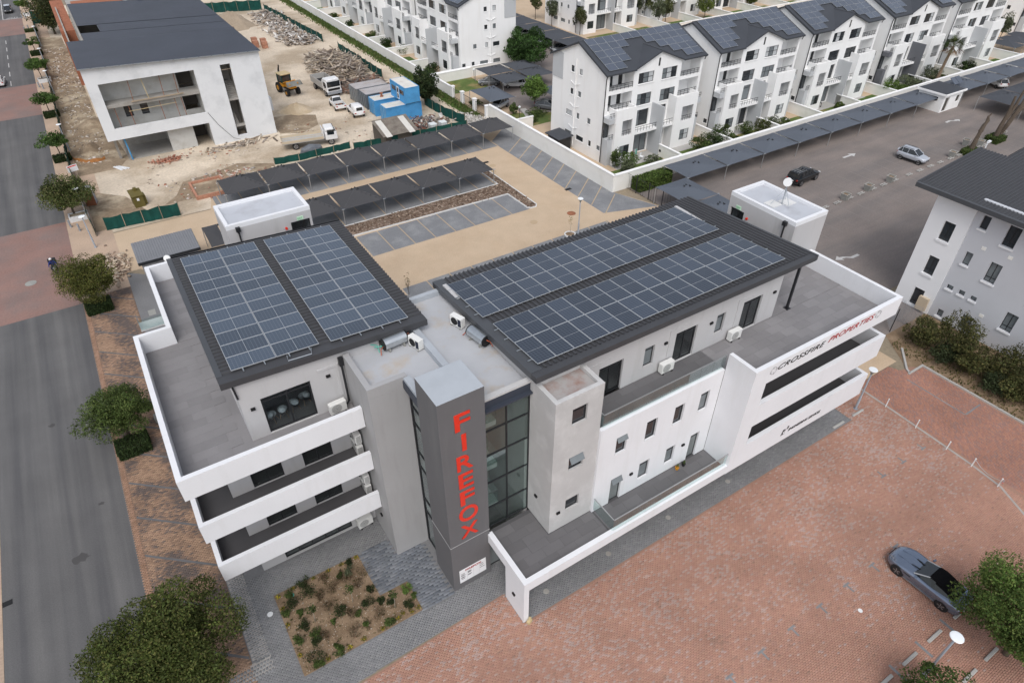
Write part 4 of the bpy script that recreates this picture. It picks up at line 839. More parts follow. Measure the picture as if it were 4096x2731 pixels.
# yard gully covers and manholes
for x, y, r in ((36.6,53.0,.42),(41.3,52.4,.5),(40.5,68.2,.42),(39.6,66.6,.38),(-10.9,68.9,.5)): MB().lathe([(r,0),(r,.014),(r*.9,.018)],20).solo('manhole_cover', ['rust' if x > 41 else 'line_sand' if x > 0 else 'conc_block'], 'round manhole cover set in the paving', 'manhole cover', 'manhole covers', loc=(x,y,.008))
for x, y in ((44.6,57.5),(40.2,69.5),(6.0,71.0),(6.9,71.1)): MB().box(-.42,-.22,0,.42,.22,.016).solo('drain_grate', ['rubber'], 'dark rectangular drain grate in the courtyard paving', 'drain grate', 'drain grates', loc=(x,y,.006))
# ---------------------------------------------------------------- apartment blocks of the estate
def apartment():
    t = thing('apartment_block', 'x', 'apartment block', (0,0,0), 0, 'white apartment blocks of the estate'); pl = ('-y',0.)
    bal = [(.5,4.3,8.85,10.9,'b'),(12.2,15.6,8.75,10.9,'b'),(.5,4.3,6.45,8.4,'b'),(12.2,15.6,6.3,8.35,'b')]
    win = [(5.1,7.6,9.0,10.3),(9.0,11.5,8.95,10.3),(5.2,7.55,6.3,7.75),(9.1,11.6,6.2,7.7)]
    low = [(4.6,7.5,3.6,5.7),(8.4,10.5,3.6,5.7),(4.7,7.7,.1,2.9),(8.5,10.5,.1,2.7)]
    mb = MB().wall(pl,0,16,0,11.05,.25,[b[:4] for b in bal]+win+low)
    gw = [(6.4,7.05,9.67,10.45),(4.7,5.3,9.7,10.4),(6.4,7.0,6.9,7.65),(4.75,5.35,6.95,7.65),(6.4,7.7,4.1,4.8),(4.85,5.4,4.15,4.9),(2.5,3.15,4.2,4.9),(6.4,7.8,1.4,2.05),(3.75,5.3,1.4,2.05),(2.1,2.65,1.4,2.15),(.2,.9,1.5,2.1)]
    for s, c in (('-x',0.),('+x',16.)): mb.wall((s,c),.25,11,0,11.05,.25,gw)
    mb.wall(('+y',11.),.25,15.75,0,11.05,.25)
    for x in (0,16): mb.face([(x,0,11.05),(x,11,11.05),(x,5.5,13.35)])
    mb.face([(4.5,0,11.05),(12.1,0,11.05),(8.3,0,12.45)]); mb.build('wall', ['apt_white'], t)
    for s, c in (('-x',0.),('+x',16.)): MB().pbox((s,c),8.7,11.0,0,.05,8.25,11.5).build('cladding', ['apt_grey'], t)
    MB().pbox(pl,8.15,8.4,.0,.03,10.75,11.7).build('gable_slot', ['alu_dark'], t)
    for i, h in enumerate(win): window(t,pl,*h,rec=.1,cols=3,rows=((h[2]+h[3])/2,),fr=.06,gm=('blind','winglass','blind_dim','winglass','blind')[i]); MB().pbox(pl,h[0]-.05,h[1]+.05,0,.08,h[2]-.1,h[2]-.01).build('window_sill', ['apt_white'], t)
    for i, h in enumerate(low): window(t,pl,*h,rec=.16,cols=3 if h[2] < 1 else 2,rows=(h[3]-.45,),fr=.07,gm='winglass',name='glazed_door')
    for s, c in (('-x',0.),('+x',16.)):
        for h in gw: window(t,(s,c),*h,rec=.08,fr=.05,gm='winglass'); 
        mb = MB()
        for h in gw: mb.pbox((s,c),h[0]-.06,h[1]+.06,0,.06,h[2]-.09,h[2]-.01)
        mb.build('window_sill', ['apt_white'], t)['kind'] = 'stuff'
        mb = MB().tube([P3((s,c),5.9,.08,.3),P3((s,c),5.9,.08,11.4)],.06,6)
        for z in (8.2,5.4,2.6): mb.tube([P3((s,c),5.9,.08,z),P3((s,c),6.9,.08,z+.35)],.045,6).tube([P3((s,c),5.9,.08,z),P3((s,c),5.1,.08,z+.35)],.045,6)
        mb.build('waste_pipe', ['apt_white'], t)
    for i, b in enumerate(bal):
        x0, x1, z0, z1, _ = b; mb = MB(); mb.face([(x0,.25,z0),(x1,.25,z0),(x1,1.7,z0),(x0,1.7,z0)],1).face([(x0,.25,z1),(x1,.25,z1),(x1,1.7,z1),(x0,1.7,z1)]).face([(x0,.25,z0),(x0,1.7,z0),(x0,1.7,z1),(x0,.25,z1)]).face([(x1,.25,z0),(x1,1.7,z0),(x1,1.7,z1),(x1,.25,z1)])
        d0, d1 = (x0+.15,x0+1.9) if i % 2 == 0 else (x0+.2,x0+1.4); mb.wall(('-y',1.7),x0,x1,z0,z1,.1,[(d0,d1,z0,z1-.25)]+([(x1-1.0,x1-.35,z0,z1-.3)] if i % 2 == 0 else [])); r = mb.build('balcony_recess', ['apt_white','apt_grey'], t)
        MB().pbox(('-y',1.7),d0,d1,-.08,-.03,z0+.02,z1-.25,0).build('glazed_door', ['winglass'], r)
        if i % 2 == 0: MB().pbox(('-y',1.7),x1-1.0,x1-.35,-.08,-.03,z0+.02,z1-.3).build('door', ['alu_dark'], r)
        mb = MB().box(x0,.06,z0+.62,x1,.1,z0+.67).box(x0,.06,z0+.15,x1,.1,z0+.18).box(x0,.06,z0+.42,x1,.1,z0+.45)
        for x in np.arange(x0+.05,x1,.62): mb.box(x-.02,.065,z0,x+.02,.095,z0+.62)
        mb.build('railing', ['alu_dark'], t)
    # projecting lower storeys
    for x0, x1, zt, hs2 in ((.8,4.1,6.95,[(1.9,3.5,3.55,5.5),(1.8,3.4,.9,2.3)]),(10.7,14.6,6.9,[(12.0,14.0,3.5,5.4),(12.2,13.8,.9,2.3)])):
        mb = MB().wall(('-y',-1.5),x0,x1,0,zt,.2,hs2); mb.wall(('-x',x0),-1.3,0,0,zt,.2); mb.wall(('+x',x1),-1.3,0,0,zt,.2); mb.box(x0+.2,-1.3,5.95,x1-.2,-.01,6.1); p = mb.build('bay', ['apt_white'], t)
        a = hs2[0]; MB().box(x0+.25,-.3,3.4,x1-.25,-.2,5.9).box(x0+.2,-1.3,3.3,x1-.2,-.01,3.4).build('bay_recess', ['apt_grey'], t)
        mb = MB().box(a[0],-1.42,a[2]+.6,a[1],-1.38,a[2]+.65).box(a[0],-1.42,a[2]+.3,a[1],-1.38,a[2]+.33)
        for x in np.arange(a[0]+.05,a[1],.4): mb.box(x-.015,-1.415,a[2],x+.015,-1.385,a[2]+.6)
        mb.build('railing', ['alu_dark'], t); window(t,('-y',-1.5),*hs2[1],rec=.08,cols=2,rows=(1.6,),gm='blind_dim')
    MB().box(4.1,-1.4,3.25,7.9,-.01,3.55).box(8.05,-1.4,3.25,10.7,-.01,3.55).build('balcony_slab', ['apt_white'], t)
    for x0, x1 in ((4.15,7.85),(8.1,10.65)):
        mb = MB().box(x0,-1.36,4.15,x1,-1.32,4.2).box(x0,-1.36,3.85,x1,-1.32,3.88)
        for x in np.arange(x0+.05,x1,.5): mb.box(x-.015,-1.355,3.55,x+.015,-1.325,4.15)
        mb.build('railing', ['alu_dark'], t)
    MB().box(7.9,-2.3,0,8.05,-.01,6.35).build('fin_wall', ['apt_grey'], t)
    for x, k in ((.02,1),(14.63,0)):
        MB().box(x,-1.15,0,x+.76,-.01,3.3).build('corner_pier', ['apt_grey'], t); MB().box(x-.1,-1.3,5.35,x+.76,-.01,6.0).build('corner_box', ['apt_grey'], t); MB().box(x+.05,-.25,3.35,x+.72,-.02,5.3).build('corner_door', ['winglass'], t)
        for z in (3.35,6.0):
            mb = MB().box(x,-1.2,z+.6,x+.76,-1.16,z+.64).box(x,-1.2,z+.3,x+.76,-1.16,z+.33)
            for q in (.02,.25,.5,.72): mb.box(x+q,-1.195,z,x+q+.03,-1.165,z+.6)
            mb.build('railing', ['alu_dark'], t)
    # roof
    k = (13.45-11.05)/5.5; zf = lambda y: 11.07+k*min(y,11-y)
    mb = MB(); E_ = -.35; top = [(-.3,E_),(4.35,E_),(8.3,3.35),(12.25,E_),(16.3,E_),(16.3,5.5),(-.3,5.5)]
    mb.face([(x,y,zf(y)+.10) for x,y in top]); mb.face([(x,y,zf(y)-.02) for x,y in top][::-1]); bk = [(-.3,5.5),(16.3,5.5),(16.3,11.35),(-.3,11.35)]
    mb.face([(x,y,zf(y)+.10) for x,y in bk]); mb.face([(x,y,zf(y)-.02) for x,y in bk][::-1])
    for x in (-.3,16.3): mb.face([(x,E_,zf(E_)-.14),(x,5.5,zf(5.5)-.14),(x,5.5,zf(5.5)+.10),(x,E_,zf(E_)+.10)]).face([(x,5.5,zf(5.5)-.14),(x,11.35,zf(11.35)-.14),(x,11.35,zf(11.35)+.10),(x,5.5,zf(5.5)+.10)])
    for a, b in (((-.3,E_),(4.35,E_)),((12.25,E_),(16.3,E_)),((-.3,11.35),(16.3,11.35))): z = zf(a[1]); mb.box(a[0],a[1]-.06,z-.08,b[0],a[1]+.02,z+.101)
    P_, Q_ = (8.3,-.3,12.62), (8.3,3.4,12.62); Lp, Rp = (4.3,-.3,11.02), (12.3,-.3,11.02)
    mb.face([Lp,P_,Q_]).face([P_,Rp,Q_]); dz = lambda p: (p[0],p[1],p[2]-.16); mb.face([Lp,P_,dz(P_),dz(Lp)]).face([P_,Rp,dz(Rp),dz(P_)]); rf = mb.build('roof', ['apt_roof'], t)
    MB().tube([(8.3,-.28,12.64),(8.3,3.35,12.64)],.06,6).tube([(-.3,5.5,13.58),(16.3,5.5,13.58)],.07,6).build('ridge_cap', ['roof_flash'], rf)
    sl_ = math.atan(k); cnt = [5,5,4,2,1,1,2,3,4,5,5]; pw, ph = 1.40, 1.17; me = MB().box(-pw/2+.02,-ph/2+.02,0,pw/2-.02,ph/2-.02,.04,0).box(-pw/2+.035,-ph/2+.035,.036,pw/2-.035,ph/2-.035,.043,1).mesh('solar_panel', ['panel_frame','cells_plain'])
    for i, c in enumerate(cnt):
        for j in range(c):
            d = .12+(j+.5)*ph; y = 5.5-d*math.cos(sl_); o = bpy.data.objects.new('solar_panel', me); C.objects.link(o); o.parent = t; o.location = (.35+(i+.5)*pw,y,zf(y)+.22); o.rotation_euler = (sl_,0,0)
    mb = MB()
    mb.tube([(-.1,-.4,10.95),(-.12,-.2,10.7),(-.12,-.12,10.4),(-.12,-.12,.2)],.06,6).build('downpipe', ['alu_dark'], t)
    MB().tube([(16.2,-.4,10.95),(16.12,-.2,10.7),(16.12,-.12,10.4)],.06,6).build('downpipe', ['alu_dark'], t)
    return t
ap = apartment(); AX = [52.55,71.05,89.1,107.7,126.2]
lab = ['white gabled apartment block at the corner of the two boundary walls','white gabled apartment block second from the corner of the boundary walls','white gabled apartment block in the middle of the row along the shade sails','white gabled apartment block with the dark grey fin wall behind the gatehouse','white gabled apartment block behind the palm tree']
ap.location = (AX[0],61.5,0); ap['label'] = lab[0]
blocks = [ap] + [copytree(ap,(AX[k],61.3-.3*min(k,3),0),0,lab[k]) for k in range(1,5)]
for b in blocks[3:4]:
    for ch in b.children:
        if ch.name.startswith(('fin_wall','corner_pier','corner_box')): ch.data = ch.data.copy(); ch.data.materials[0] = MATS['apt_dark']
lb = ['white apartment block with a plain pipe-lined gable beside the bushy round tree','white apartment block facing the building site, second from the round tree','white apartment block facing the building site, third from the round tree','white apartment block facing the building site, last before the green fence corner']
for k in range(4): copytree(ap,(54.7,118+18.4*k,0),R(-90),lb[k])
lc = ['white apartment block behind the row of covered cars, with slim trees by its gable','white apartment block behind the corner block, with clumps of slim trees before it','white apartment block behind the row, with a willowy tree in its garden','white apartment block far behind the roof with the stepped panels']
for k in range(4): copytree(ap,(88.3+18.4*k,114.5,0),0,lc[k])
copytree(ap,(163.5,66,0),0,'white apartment block beyond the end of the gabled row, next to the lone sails')
# curtains and blinds differ from flat to flat
rv_ = random.Random(21)
for o in list(bpy.data.objects):
    if o.name.startswith('pane') and o.parent and o.parent.parent and o.parent.parent.name.startswith('apartment_block') and len(o.material_slots):
        o.material_slots[0].link = 'OBJECT'; o.material_slots[0].material = MATS[rv_.choice(('winglass','winglass','winglass','blind_dim','blind_dim','blind'))]
# boundary and garden walls
def bwall(name, x0, y0, x1, y1, h, label, group, cop=True, t_=.25, mat='offwhite'):
    mb = MB().box(x0,y0,0,x1,y1,h-.12); o = thing(name, label, 'wall', ((x0+x1)/2,(y0+y1)/2,0), group=group, world=True); mb.build('wall_body', [mat], o); MB().box(x0-.05,y0-.05,h-.12,x1+.05,y1+.05,h).build('coping', ['apt_white'], o)
    return o
bwall('boundary_wall',48.5,54.0,48.78,82.6,2.15,'white boundary wall with coping beside the angled grey parking bays',None)
bwall('boundary_wall',48.78,53.95,165,54.25,2.15,'long white boundary wall with coping behind the blue-grey shade sails',None)
bwall('boundary_wall',48.3,94.0,48.55,215,1.75,'long white boundary wall behind the grass strip of the building site',None)
for k, y in enumerate((83.1,86.7,90.5,93.6)): 
    t = thing('gate_pillar', 'white gate pillar with a cap between the two estate walls', 'pillar', (48.5,y,0), group='white pillars of the estate fence'); MB().box(-.24,-.24,0,.24,.24,1.75).build('shaft', ['apt_white'], t); MB().box(-.3,-.3,1.75,.3,.3,1.87).build('cap', ['apt_white'], t)
for k in range(3):
    mb = MB(); y0, y1 = (83.1,86.7,90.5,93.6)[k]+.3, (83.1,86.7,90.5,93.6)[k+1]-.3; mb.box(48.45,y0,1.5,48.5,y1,1.55).box(48.45,y0,.2,48.5,y1,.25)
    for y in np.arange(y0,y1,.3): mb.box(48.46,y,.2,48.49,y+.02,1.5)
    mb.solo('estate_fence', ['alu_dark'], 'dark metal bar fence between white gate pillars', 'fence', 'bar fence panels between the pillars')
for k in range(5):
    for dx in (8.0,17.2): bwall('garden_wall',AX[k]+dx-.1,54.26,AX[k]+dx+.1,59.2 if dx < 9 else 63,1.6,'low white garden wall between the small gardens behind the long boundary wall','garden walls of the gabled row')
for k in range(4):
    for dy in (-16.8,-8.0): bwall('garden_wall',48.56,118+18.4*k+dy-.1,52.4 if dy > -9 else 56,118+18.4*k+dy+.1,1.6,'low white garden wall between the gardens facing the building site','garden walls facing the site')
for k in range(4):
    for dx in (8.0,17.2): bwall('garden_wall',88.3+18.4*k+dx-.1,105.0,88.3+18.4*k+dx+.1,112.2 if dx < 9 else 116,1.5,'low white garden wall in front of the rear apartment blocks','garden walls of the rear blocks')
bwall('boundary_wall',84.5,104.8,165,105.0,1.5,'white boundary wall in front of the rear apartment blocks',None)
bwall('garden_wall',48.8,101.3,60.5,101.5,1.7,'white garden wall beside the yellowish lawn and globe lamp in the estate','garden walls facing the site')
bwall('garden_wall',49.0,76.5,52.3,76.7,1.6,'short white yard wall behind the corner apartment block','garden walls of the gabled row'); 
# lawns and yards
for k in range(5): sheet('lawn', rect(AX[k]-1.2,54.3,AX[k]+7.8,58.6), .006, 'lawn'); sheet('lawn', rect(AX[k]+8.2,54.3,AX[k]+17.0,58.8), .006, 'lawn_green' if k in (2,4) else 'lawn'); sheet('patio', rect(AX[k]+.5,58.6,AX[k]+15,61.3), .007, 'kerb')
for k in range(4): sheet('lawn', rect(48.6,102+18.4*k,52.5,118+18.4*k), .006, 'lawn_green'); sheet('lawn', rect(88.3+18.4*k,105.1,104.5+18.4*k,111), .006, 'lawn')
sheet('lawn', rect(48.8,95,56,101.2), .006, 'lawn'); sheet('lawn', [(48.9,76.8),(58,76.8),(58,80),(53,82.5),(48.9,82.5)], .006, 'lawn'); sheet('estate_road', [(53.9,80),(60,79),(84,79),(84,160),(66,160),(66,99),(54,94),(54,84)], .004, 'lot_brown')
sheet('garden_path', [(53.0,79.0),(53.8,78.6),(55.0,81.0),(55.6,83.5),(54.7,83.6),(54.0,81.4)], .010, 'kerb')
t = thing('lean_to_shed', 'dark lean-to store with a flat roof against the corner apartment gable', 'shed', (51.0,68.5,0)); MB().box(-.9,-1.4,0,1.0,1.2,1.75).build('body', ['alu_dark'], t); MB().obox((0,-.1,1.85),(2.4,3.2,.12),ry=R(-4)).build('roof', ['apt_roof'], t)
# gatehouse with two tilted panels
t = thing('gatehouse', 'small white gatehouse with a sloping dark flat roof beside the shade sails', 'gatehouse', (109.3,50.2,0), world=True)
MB().wall(('-y',48.3),107,112,0,2.5,.2,[(107.5,108.6,.05,2.1),(110.5,111.5,1,2)]).wall(('-x',107.),48.5,52.3,0,2.5,.2,[(49.2,51.3,1.5,2.1)]).wall(('+x',112.),48.5,52.3,0,2.5,.2).wall(('+y',52.3),107.2,111.8,0,2.5,.2).build('wall', ['apt_white'], t)
MB().box(106.7,48.0,2.5,112.3,52.6,2.75).build('roof_edge', ['apt_white'], t); MB().box(106.85,48.15,2.75,112.15,52.45,2.79).build('roof', ['apt_roof'], t); MB().box(107.2,48.45,.05,111.8,48.5,2.4).build('interior', ['interior_dark'], t)
t = thing('solar_stand', 'pair of small tilted solar panels on a frame beside the gatehouse', 'solar panel', (113.4,50.6,0)); MB().tube([(0,0,0),(0,0,3.0)],.06,8).build('mast', ['steel'], t)
for a in (-.62,.62): MB().obox((a,-.1,3.2),(1.15,1.25,.05),rx=R(35)).build('solar_panel', ['cells_plain'], t)
# ---------------------------------------------------------------- neighbouring white office on the right
t = NB = thing('neighbour_office', 'white and pale grey three-storey office with an overhanging dark ribbed roof', 'office building', (63,10,0), world=True)
XN = 57.0; pl = ('-x',XN)
wh = [(20.82,21.75,6.84,8.56),(20.83,21.72,3.48,5.25),(20.78,21.7,.22,1.95)]
gh = [(18.68,19.27,9.0,10.15),(18.68,19.24,5.65,6.83),(18.9,19.43,3.06,3.48),(17.9,18.4,3.06,3.5),(16.9,17.4,3.06,3.48),(16.36,17.28,8.42,10.18),(16.35,17.24,5.1,6.87),(13.58,14.48,1.88,3.56),(16.4,17.25,.2,1.6),(13.58,14.48,.0,.3)]
for y in (13.0,9.6,6.2,2.8): gh += [(y-.45,y+.45,8.42,10.18),(y-.45,y+.45,5.1,6.87)]
for y in (10.8,7.4,4.0): gh += [(y-.45,y+.45,1.88,3.56)]
gh += [(18.7,19.2,.3,1.0)]
gh = [h for h in gh if h[3] > .4]
MB().wall(('-x',XN-.12),19.85,23.1,0,10.95,.3,wh).build('white_wall', ['office_white'], t)
MB().wall(pl,-4,19.84,0,11.3,.3,gh).build('grey_wall', ['office_grey'], t)
MB().wall(('+y',23.1),XN+.18,75,0,10.9,.3).wall(('-y',-4),XN+.3,75,0,11,.3).build('end_wall', ['office_white'], t)
for h in wh: window(t,('-x',XN-.12),*h,rec=.18,cols=2,rows=(h[2]+.45,),fr=.05,gm='winglass'); MB().pbox(('-x',XN-.12),h[0]-.08,h[1]+.08,0,.09,h[2]-.18,h[2]-.01).build('window_sill', ['office_white'], t)
for h in gh: window(t,pl,*h,rec=.18,cols=2 if h[1]-h[0] > .8 else 1,rows=(h[2]+.4,) if h[3]-h[2] > 1.4 else (),fr=.05,gm='winglass' if h[2] > 8 else 'blind_dim'); MB().pbox(pl,h[0]-.08,h[1]+.08,0,.09,h[2]-.16,h[2]-.01).build('window_sill', ['office_white'], t)
for y, z in ((18.2,7.6),(16.2,7.75),(13.5,4.6),(16.0,2.2)): MB().pbox(pl,y-.17,y+.17,0,.03,z-.14,z+.14).build('vent_grille', ['offwhite'], t)
MB().pbox(('-x',XN-.12),20.1,20.95,0,.3,.2,1.5).build('meter_box', ['cream'], t)
nz = lambda x, y: 11.1+(x-56)*.11+(18-y)*.0
rf = corrugated(MB(),-4.5,24.6,56.0,64.9,nz,'x',.28,.06).build('roof', ['roof_dark'], t); corrugated(MB(),-4.5,22.4,64.9,76,nz,'x',.28,.06).build('rear_roof', ['roof_dark'], t)
slopebox(MB(),55.8,-4.6,56.02,24.7,.07,.3,nz).build('gutter', ['roof_flash'], rf); slopebox(MB(),56.02,24.6,64.9,24.75,.09,.25,nz).build('verge_flashing', ['roof_dark'], rf); slopebox(MB(),56.1,-4.4,64.8,24.5,-.03,.2,nz).build('soffit', ['roof_flash'], rf)
MB().tube([(65.0,24.4,12.15),(65.0,24.4,12.6),(65.2,24.4,12.7)],.05,6).box(65.0,24.3,12.6,65.4,24.5,12.75).build('roof_floodlight', ['plastic_white'], rf)
# mesh fence between the two plots
for (x0,y0),(x1,y1) in (((51.75,20.1),(53.4,21.6)),((53.4,21.6),(53.9,19.1))):
    t = thing('mesh_fence', f'dark mesh fence panel between the white offices, {"towards the brown car park" if y1 > y0 else "beside the meter box"}', 'fence', (x0,y0,0), group='mesh fence panels'); d = Vector((x1-x0,y1-y0)); L_ = d.length; a = math.atan2(d.y,d.x); t.rotation_euler[2] = a
    MB().box(-.03,-.03,0,.03,.03,2.45).build('post', ['alu_dark'], t); mb = MB()
    for z in np.arange(.15,2.3,.11): mb.box(.03,-.006,z,L_,.006,z+.012)
    for x in np.arange(.3,L_,.3): mb.box(x,-.005,.1,x+.01,.005,2.3)
    mb.build('mesh', ['post_grey'], t)
for x, y in ((50.7,54.0),(50.8,52.4),(50.85,50.3),(51.0,48.2)): MB().box(-.04,-.04,0,.04,.04,2.1).box(-.02,-1.6,.1,.02,0,.12).box(-.02,-1.6,1.9,.02,0,1.92).box(-.01,-1.2,.12,.01,-1.18,1.9).box(-.01,-.8,.12,.01,-.78,1.9).box(-.01,-.4,.12,.01,-.38,1.9).solo('fence_post', ['alu_dark'], 'dark fence post with wires beside the low hedge at the wall end', 'fence', 'dark wire fence by the hedge', loc=(x,y,0))
# ---------------------------------------------------------------- unfinished white building on the building site
t = CB = thing('unfinished_building', 'unfinished white plastered building with open floors and a big dark roof', 'building', (10,112,0), world=True)
Y0 = 94.1; pl = ('-y',Y0)
cz = lambda x, y: 11.85-(x+.2)*.85/20.7
op = [(1.15,12.1,4.42,9.85),(15.32,16.6,.65,9.95),(-.2,12.1,-1,3.08)]
mb = MB().wall(pl,-.1,20.5,0,10.9,.35,op); mb.face([(-.1,Y0,10.9),(20.5,Y0,10.9),(20.5,Y0,11.0),(-.1,Y0,11.8)]); mb.wall(('+x',20.5),Y0+.35,130,0,10.9,.3); mb.box(-.1,Y0+.36,3.08,1.0,Y0+2.4,3.2)
w_ = mb.build('front_wall', ['cons_white'], t)
mb = MB().wall(('-x',-.1),Y0+.35,108,3.08,11.0,.3,[(97,100,5,8)]); mb.build('side_wall', ['concrete'], t)
mb = MB().wall(('-y',Y0+2.4),1.15,12.1,3.3,9.9,.2,[(10.1,12.05,7.25,9.8),(10.1,12.05,4.45,6.85),(3.0,3.9,4.9,6.4),(4.9,5.8,4.9,6.4)]); mb.build('inner_wall', ['cons_inner'], t)
MB().box(1.0,Y0+.36,3.1,12.1,Y0+2.39,3.5).build('lower_slab', ['concrete'], t); MB().box(1.0,Y0+.3,6.85,12.1,Y0+2.39,7.22).build('middle_slab', ['concrete'], t)
MB().wall(('+x',1.15),Y0+.36,Y0+2.38,3.5,9.85,.2).build('return_wall', ['cons_inner'], t); MB().wall(('-x',12.1),Y0+.36,Y0+6,0,9.85,.2).build('return_wall', ['cons_inner'], t)
for a, b in ((3.0,3.9),(4.9,5.8)): window(t,('-y',Y0+2.4),a,b,4.9,6.4,rec=.06,rows=(5.4,5.9),fr=.05,gm='winglass')
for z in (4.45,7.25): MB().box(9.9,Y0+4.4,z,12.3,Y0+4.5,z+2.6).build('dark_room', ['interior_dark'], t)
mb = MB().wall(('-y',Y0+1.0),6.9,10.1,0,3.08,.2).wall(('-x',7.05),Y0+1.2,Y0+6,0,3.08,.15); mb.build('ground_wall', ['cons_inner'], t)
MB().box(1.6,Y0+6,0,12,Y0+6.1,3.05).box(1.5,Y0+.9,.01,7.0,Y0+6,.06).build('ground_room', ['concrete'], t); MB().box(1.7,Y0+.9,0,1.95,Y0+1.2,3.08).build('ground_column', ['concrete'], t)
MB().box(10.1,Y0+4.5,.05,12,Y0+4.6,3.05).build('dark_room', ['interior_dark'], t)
MB().box(.5,Y0+2.0,0,.8,Y0+2.3,3.08).build('ground_column', ['concrete'], t)
# stairwell seen through the slot
MB().box(15.2,Y0+3.2,.3,16.8,Y0+3.3,9.95).box(15.1,Y0+.36,.3,15.2,Y0+3.3,9.95).box(16.72,Y0+.36,.3,16.82,Y0+3.3,9.95).build('stairwell', ['concrete'], t)
for zb in (1.97,5.5):
    MB().box(15.2,Y0+.25,zb-.2,16.72,Y0+.9,zb).build('stair_landing', ['concrete'], t)
    for k in range(10): MB().box(15.2,Y0+.9+.22*k,zb+.17*k,16.0 if zb < 3 else 16.72,Y0+1.13+.22*k,zb+.17*(k+1)).build('stair_step', ['concrete'], t)
MB().tube([(15.3,Y0+.1,9.3),(16.6,Y0+.1,9.3)],.04,5).build('slot_timber', ['timber'], t)
# props and battens in the opening
for x in (4.3,7.9,9.6): MB().tube([(x,Y0+.5,7.22),(x+.1,Y0+.6,9.85)],.035,6).build('steel_prop', ['rust'], t)
MB().tube([(6.1,Y0+.45,7.22),(5.9,Y0+.6,9.85)],.045,5).build('timber_prop', ['cab_cream'], t)
for x in (2.0,3.6,7.2,9.0,9.8): MB().tube([(x,Y0+.5,4.42),(x-.06,Y0+.6,6.85)],.035,6).build('steel_prop', ['rust'], t)
MB().tube([(3.4,Y0+.35,6.15),(9.0,Y0+.4,6.25)],.03,5).build('batten', ['cab_cream'], t); MB().box(4.0,Y0+.1,7.23,10.2,Y0+.35,7.33).build('plank', ['timber'], t)
MB().tube([(1.9,Y0+.85,.02),(1.75,Y0+.8,3.0)],.09,6).build('blue_pipe', ['cont_blue'], t)
MB().tube([(12.3,Y0-.03,4.4),(13.2,Y0-.05,2.6),(14.6,Y0-.3,.6),(15.4,Y0-.5,.3)],.025,5).build('cable', ['black'], t)
# roof of long sheets, with a notch on the street side
rf = corrugated(MB(),Y0-.35,107.9,-.35,20.75,cz,'x',.42,.05).build('roof', ['roof_navy'], t)
corrugated(MB(),107.9,112.2,1.7,20.75,cz,'x',.42,.05).build('roof_sheet', ['roof_navy'], t); corrugated(MB(),112.2,117.0,4.1,20.75,cz,'x',.42,.05).build('roof_sheet', ['roof_navy'], t); corrugated(MB(),117.0,133.0,1.7,20.75,cz,'x',.42,.05).build('roof_sheet', ['roof_navy'], t)
mb = MB()
for k in range(14): slopebox(mb,-.35+k*1.5,Y0-.40,1.05+k*1.5,Y0-.34,.06,.05,cz)
mb.build('gutter_bracket', ['galv'], t)['kind'] = 'stuff'
slopebox(MB(),-.1,Y0+.05,20.5,107.8,-.05,.15,cz).build('ceiling', ['concrete'], t)
# brick and concrete walls in the notch
MB().box(1.7,112.2,9.2,4.1,117,10.6).build('brick_upstand', ['brick'], t)
mb = MB().box(1.45,107.9,0,1.7,133,11.4); mb.box(-.1,108.1,0,.1,150,8.6); mb.build('street_side_wall', ['concrete'], t); MB().box(.1,108.1,6.3,1.44,150,6.6).build('street_side_slab', ['concrete'], t)
MB().box(-.6,132,0,1.4,158,8.3).build('brick_wing', ['brick'], t); MB().box(1.8,133.2,0,20,158,9.6).box(1.8,133.2,9.6,20,133.5,10.6).build('rear_wing', ['concrete'], t); MB().box(2.4,136,9.6,10,142,10.6).build('brick_room', ['brick'], t)
MB().box(10.2,134,9.6,10.5,150,10.9).build('rear_wall', ['offwhite'], t)
t = thing('concrete_trough', 'small square white concrete trough standing beside the unfinished building', 'trough', (21.9,104.5,0)); MB().band([(-.9,-1.3),(.9,-1.3),(.9,1.3),(-.9,1.3),(-.9,-1.3)],.18,0,1.9).build('rim', ['cons_white'], t); MB().box(-.72,-1.12,0,.72,1.12,1.3).build('infill', ['concrete'], t)
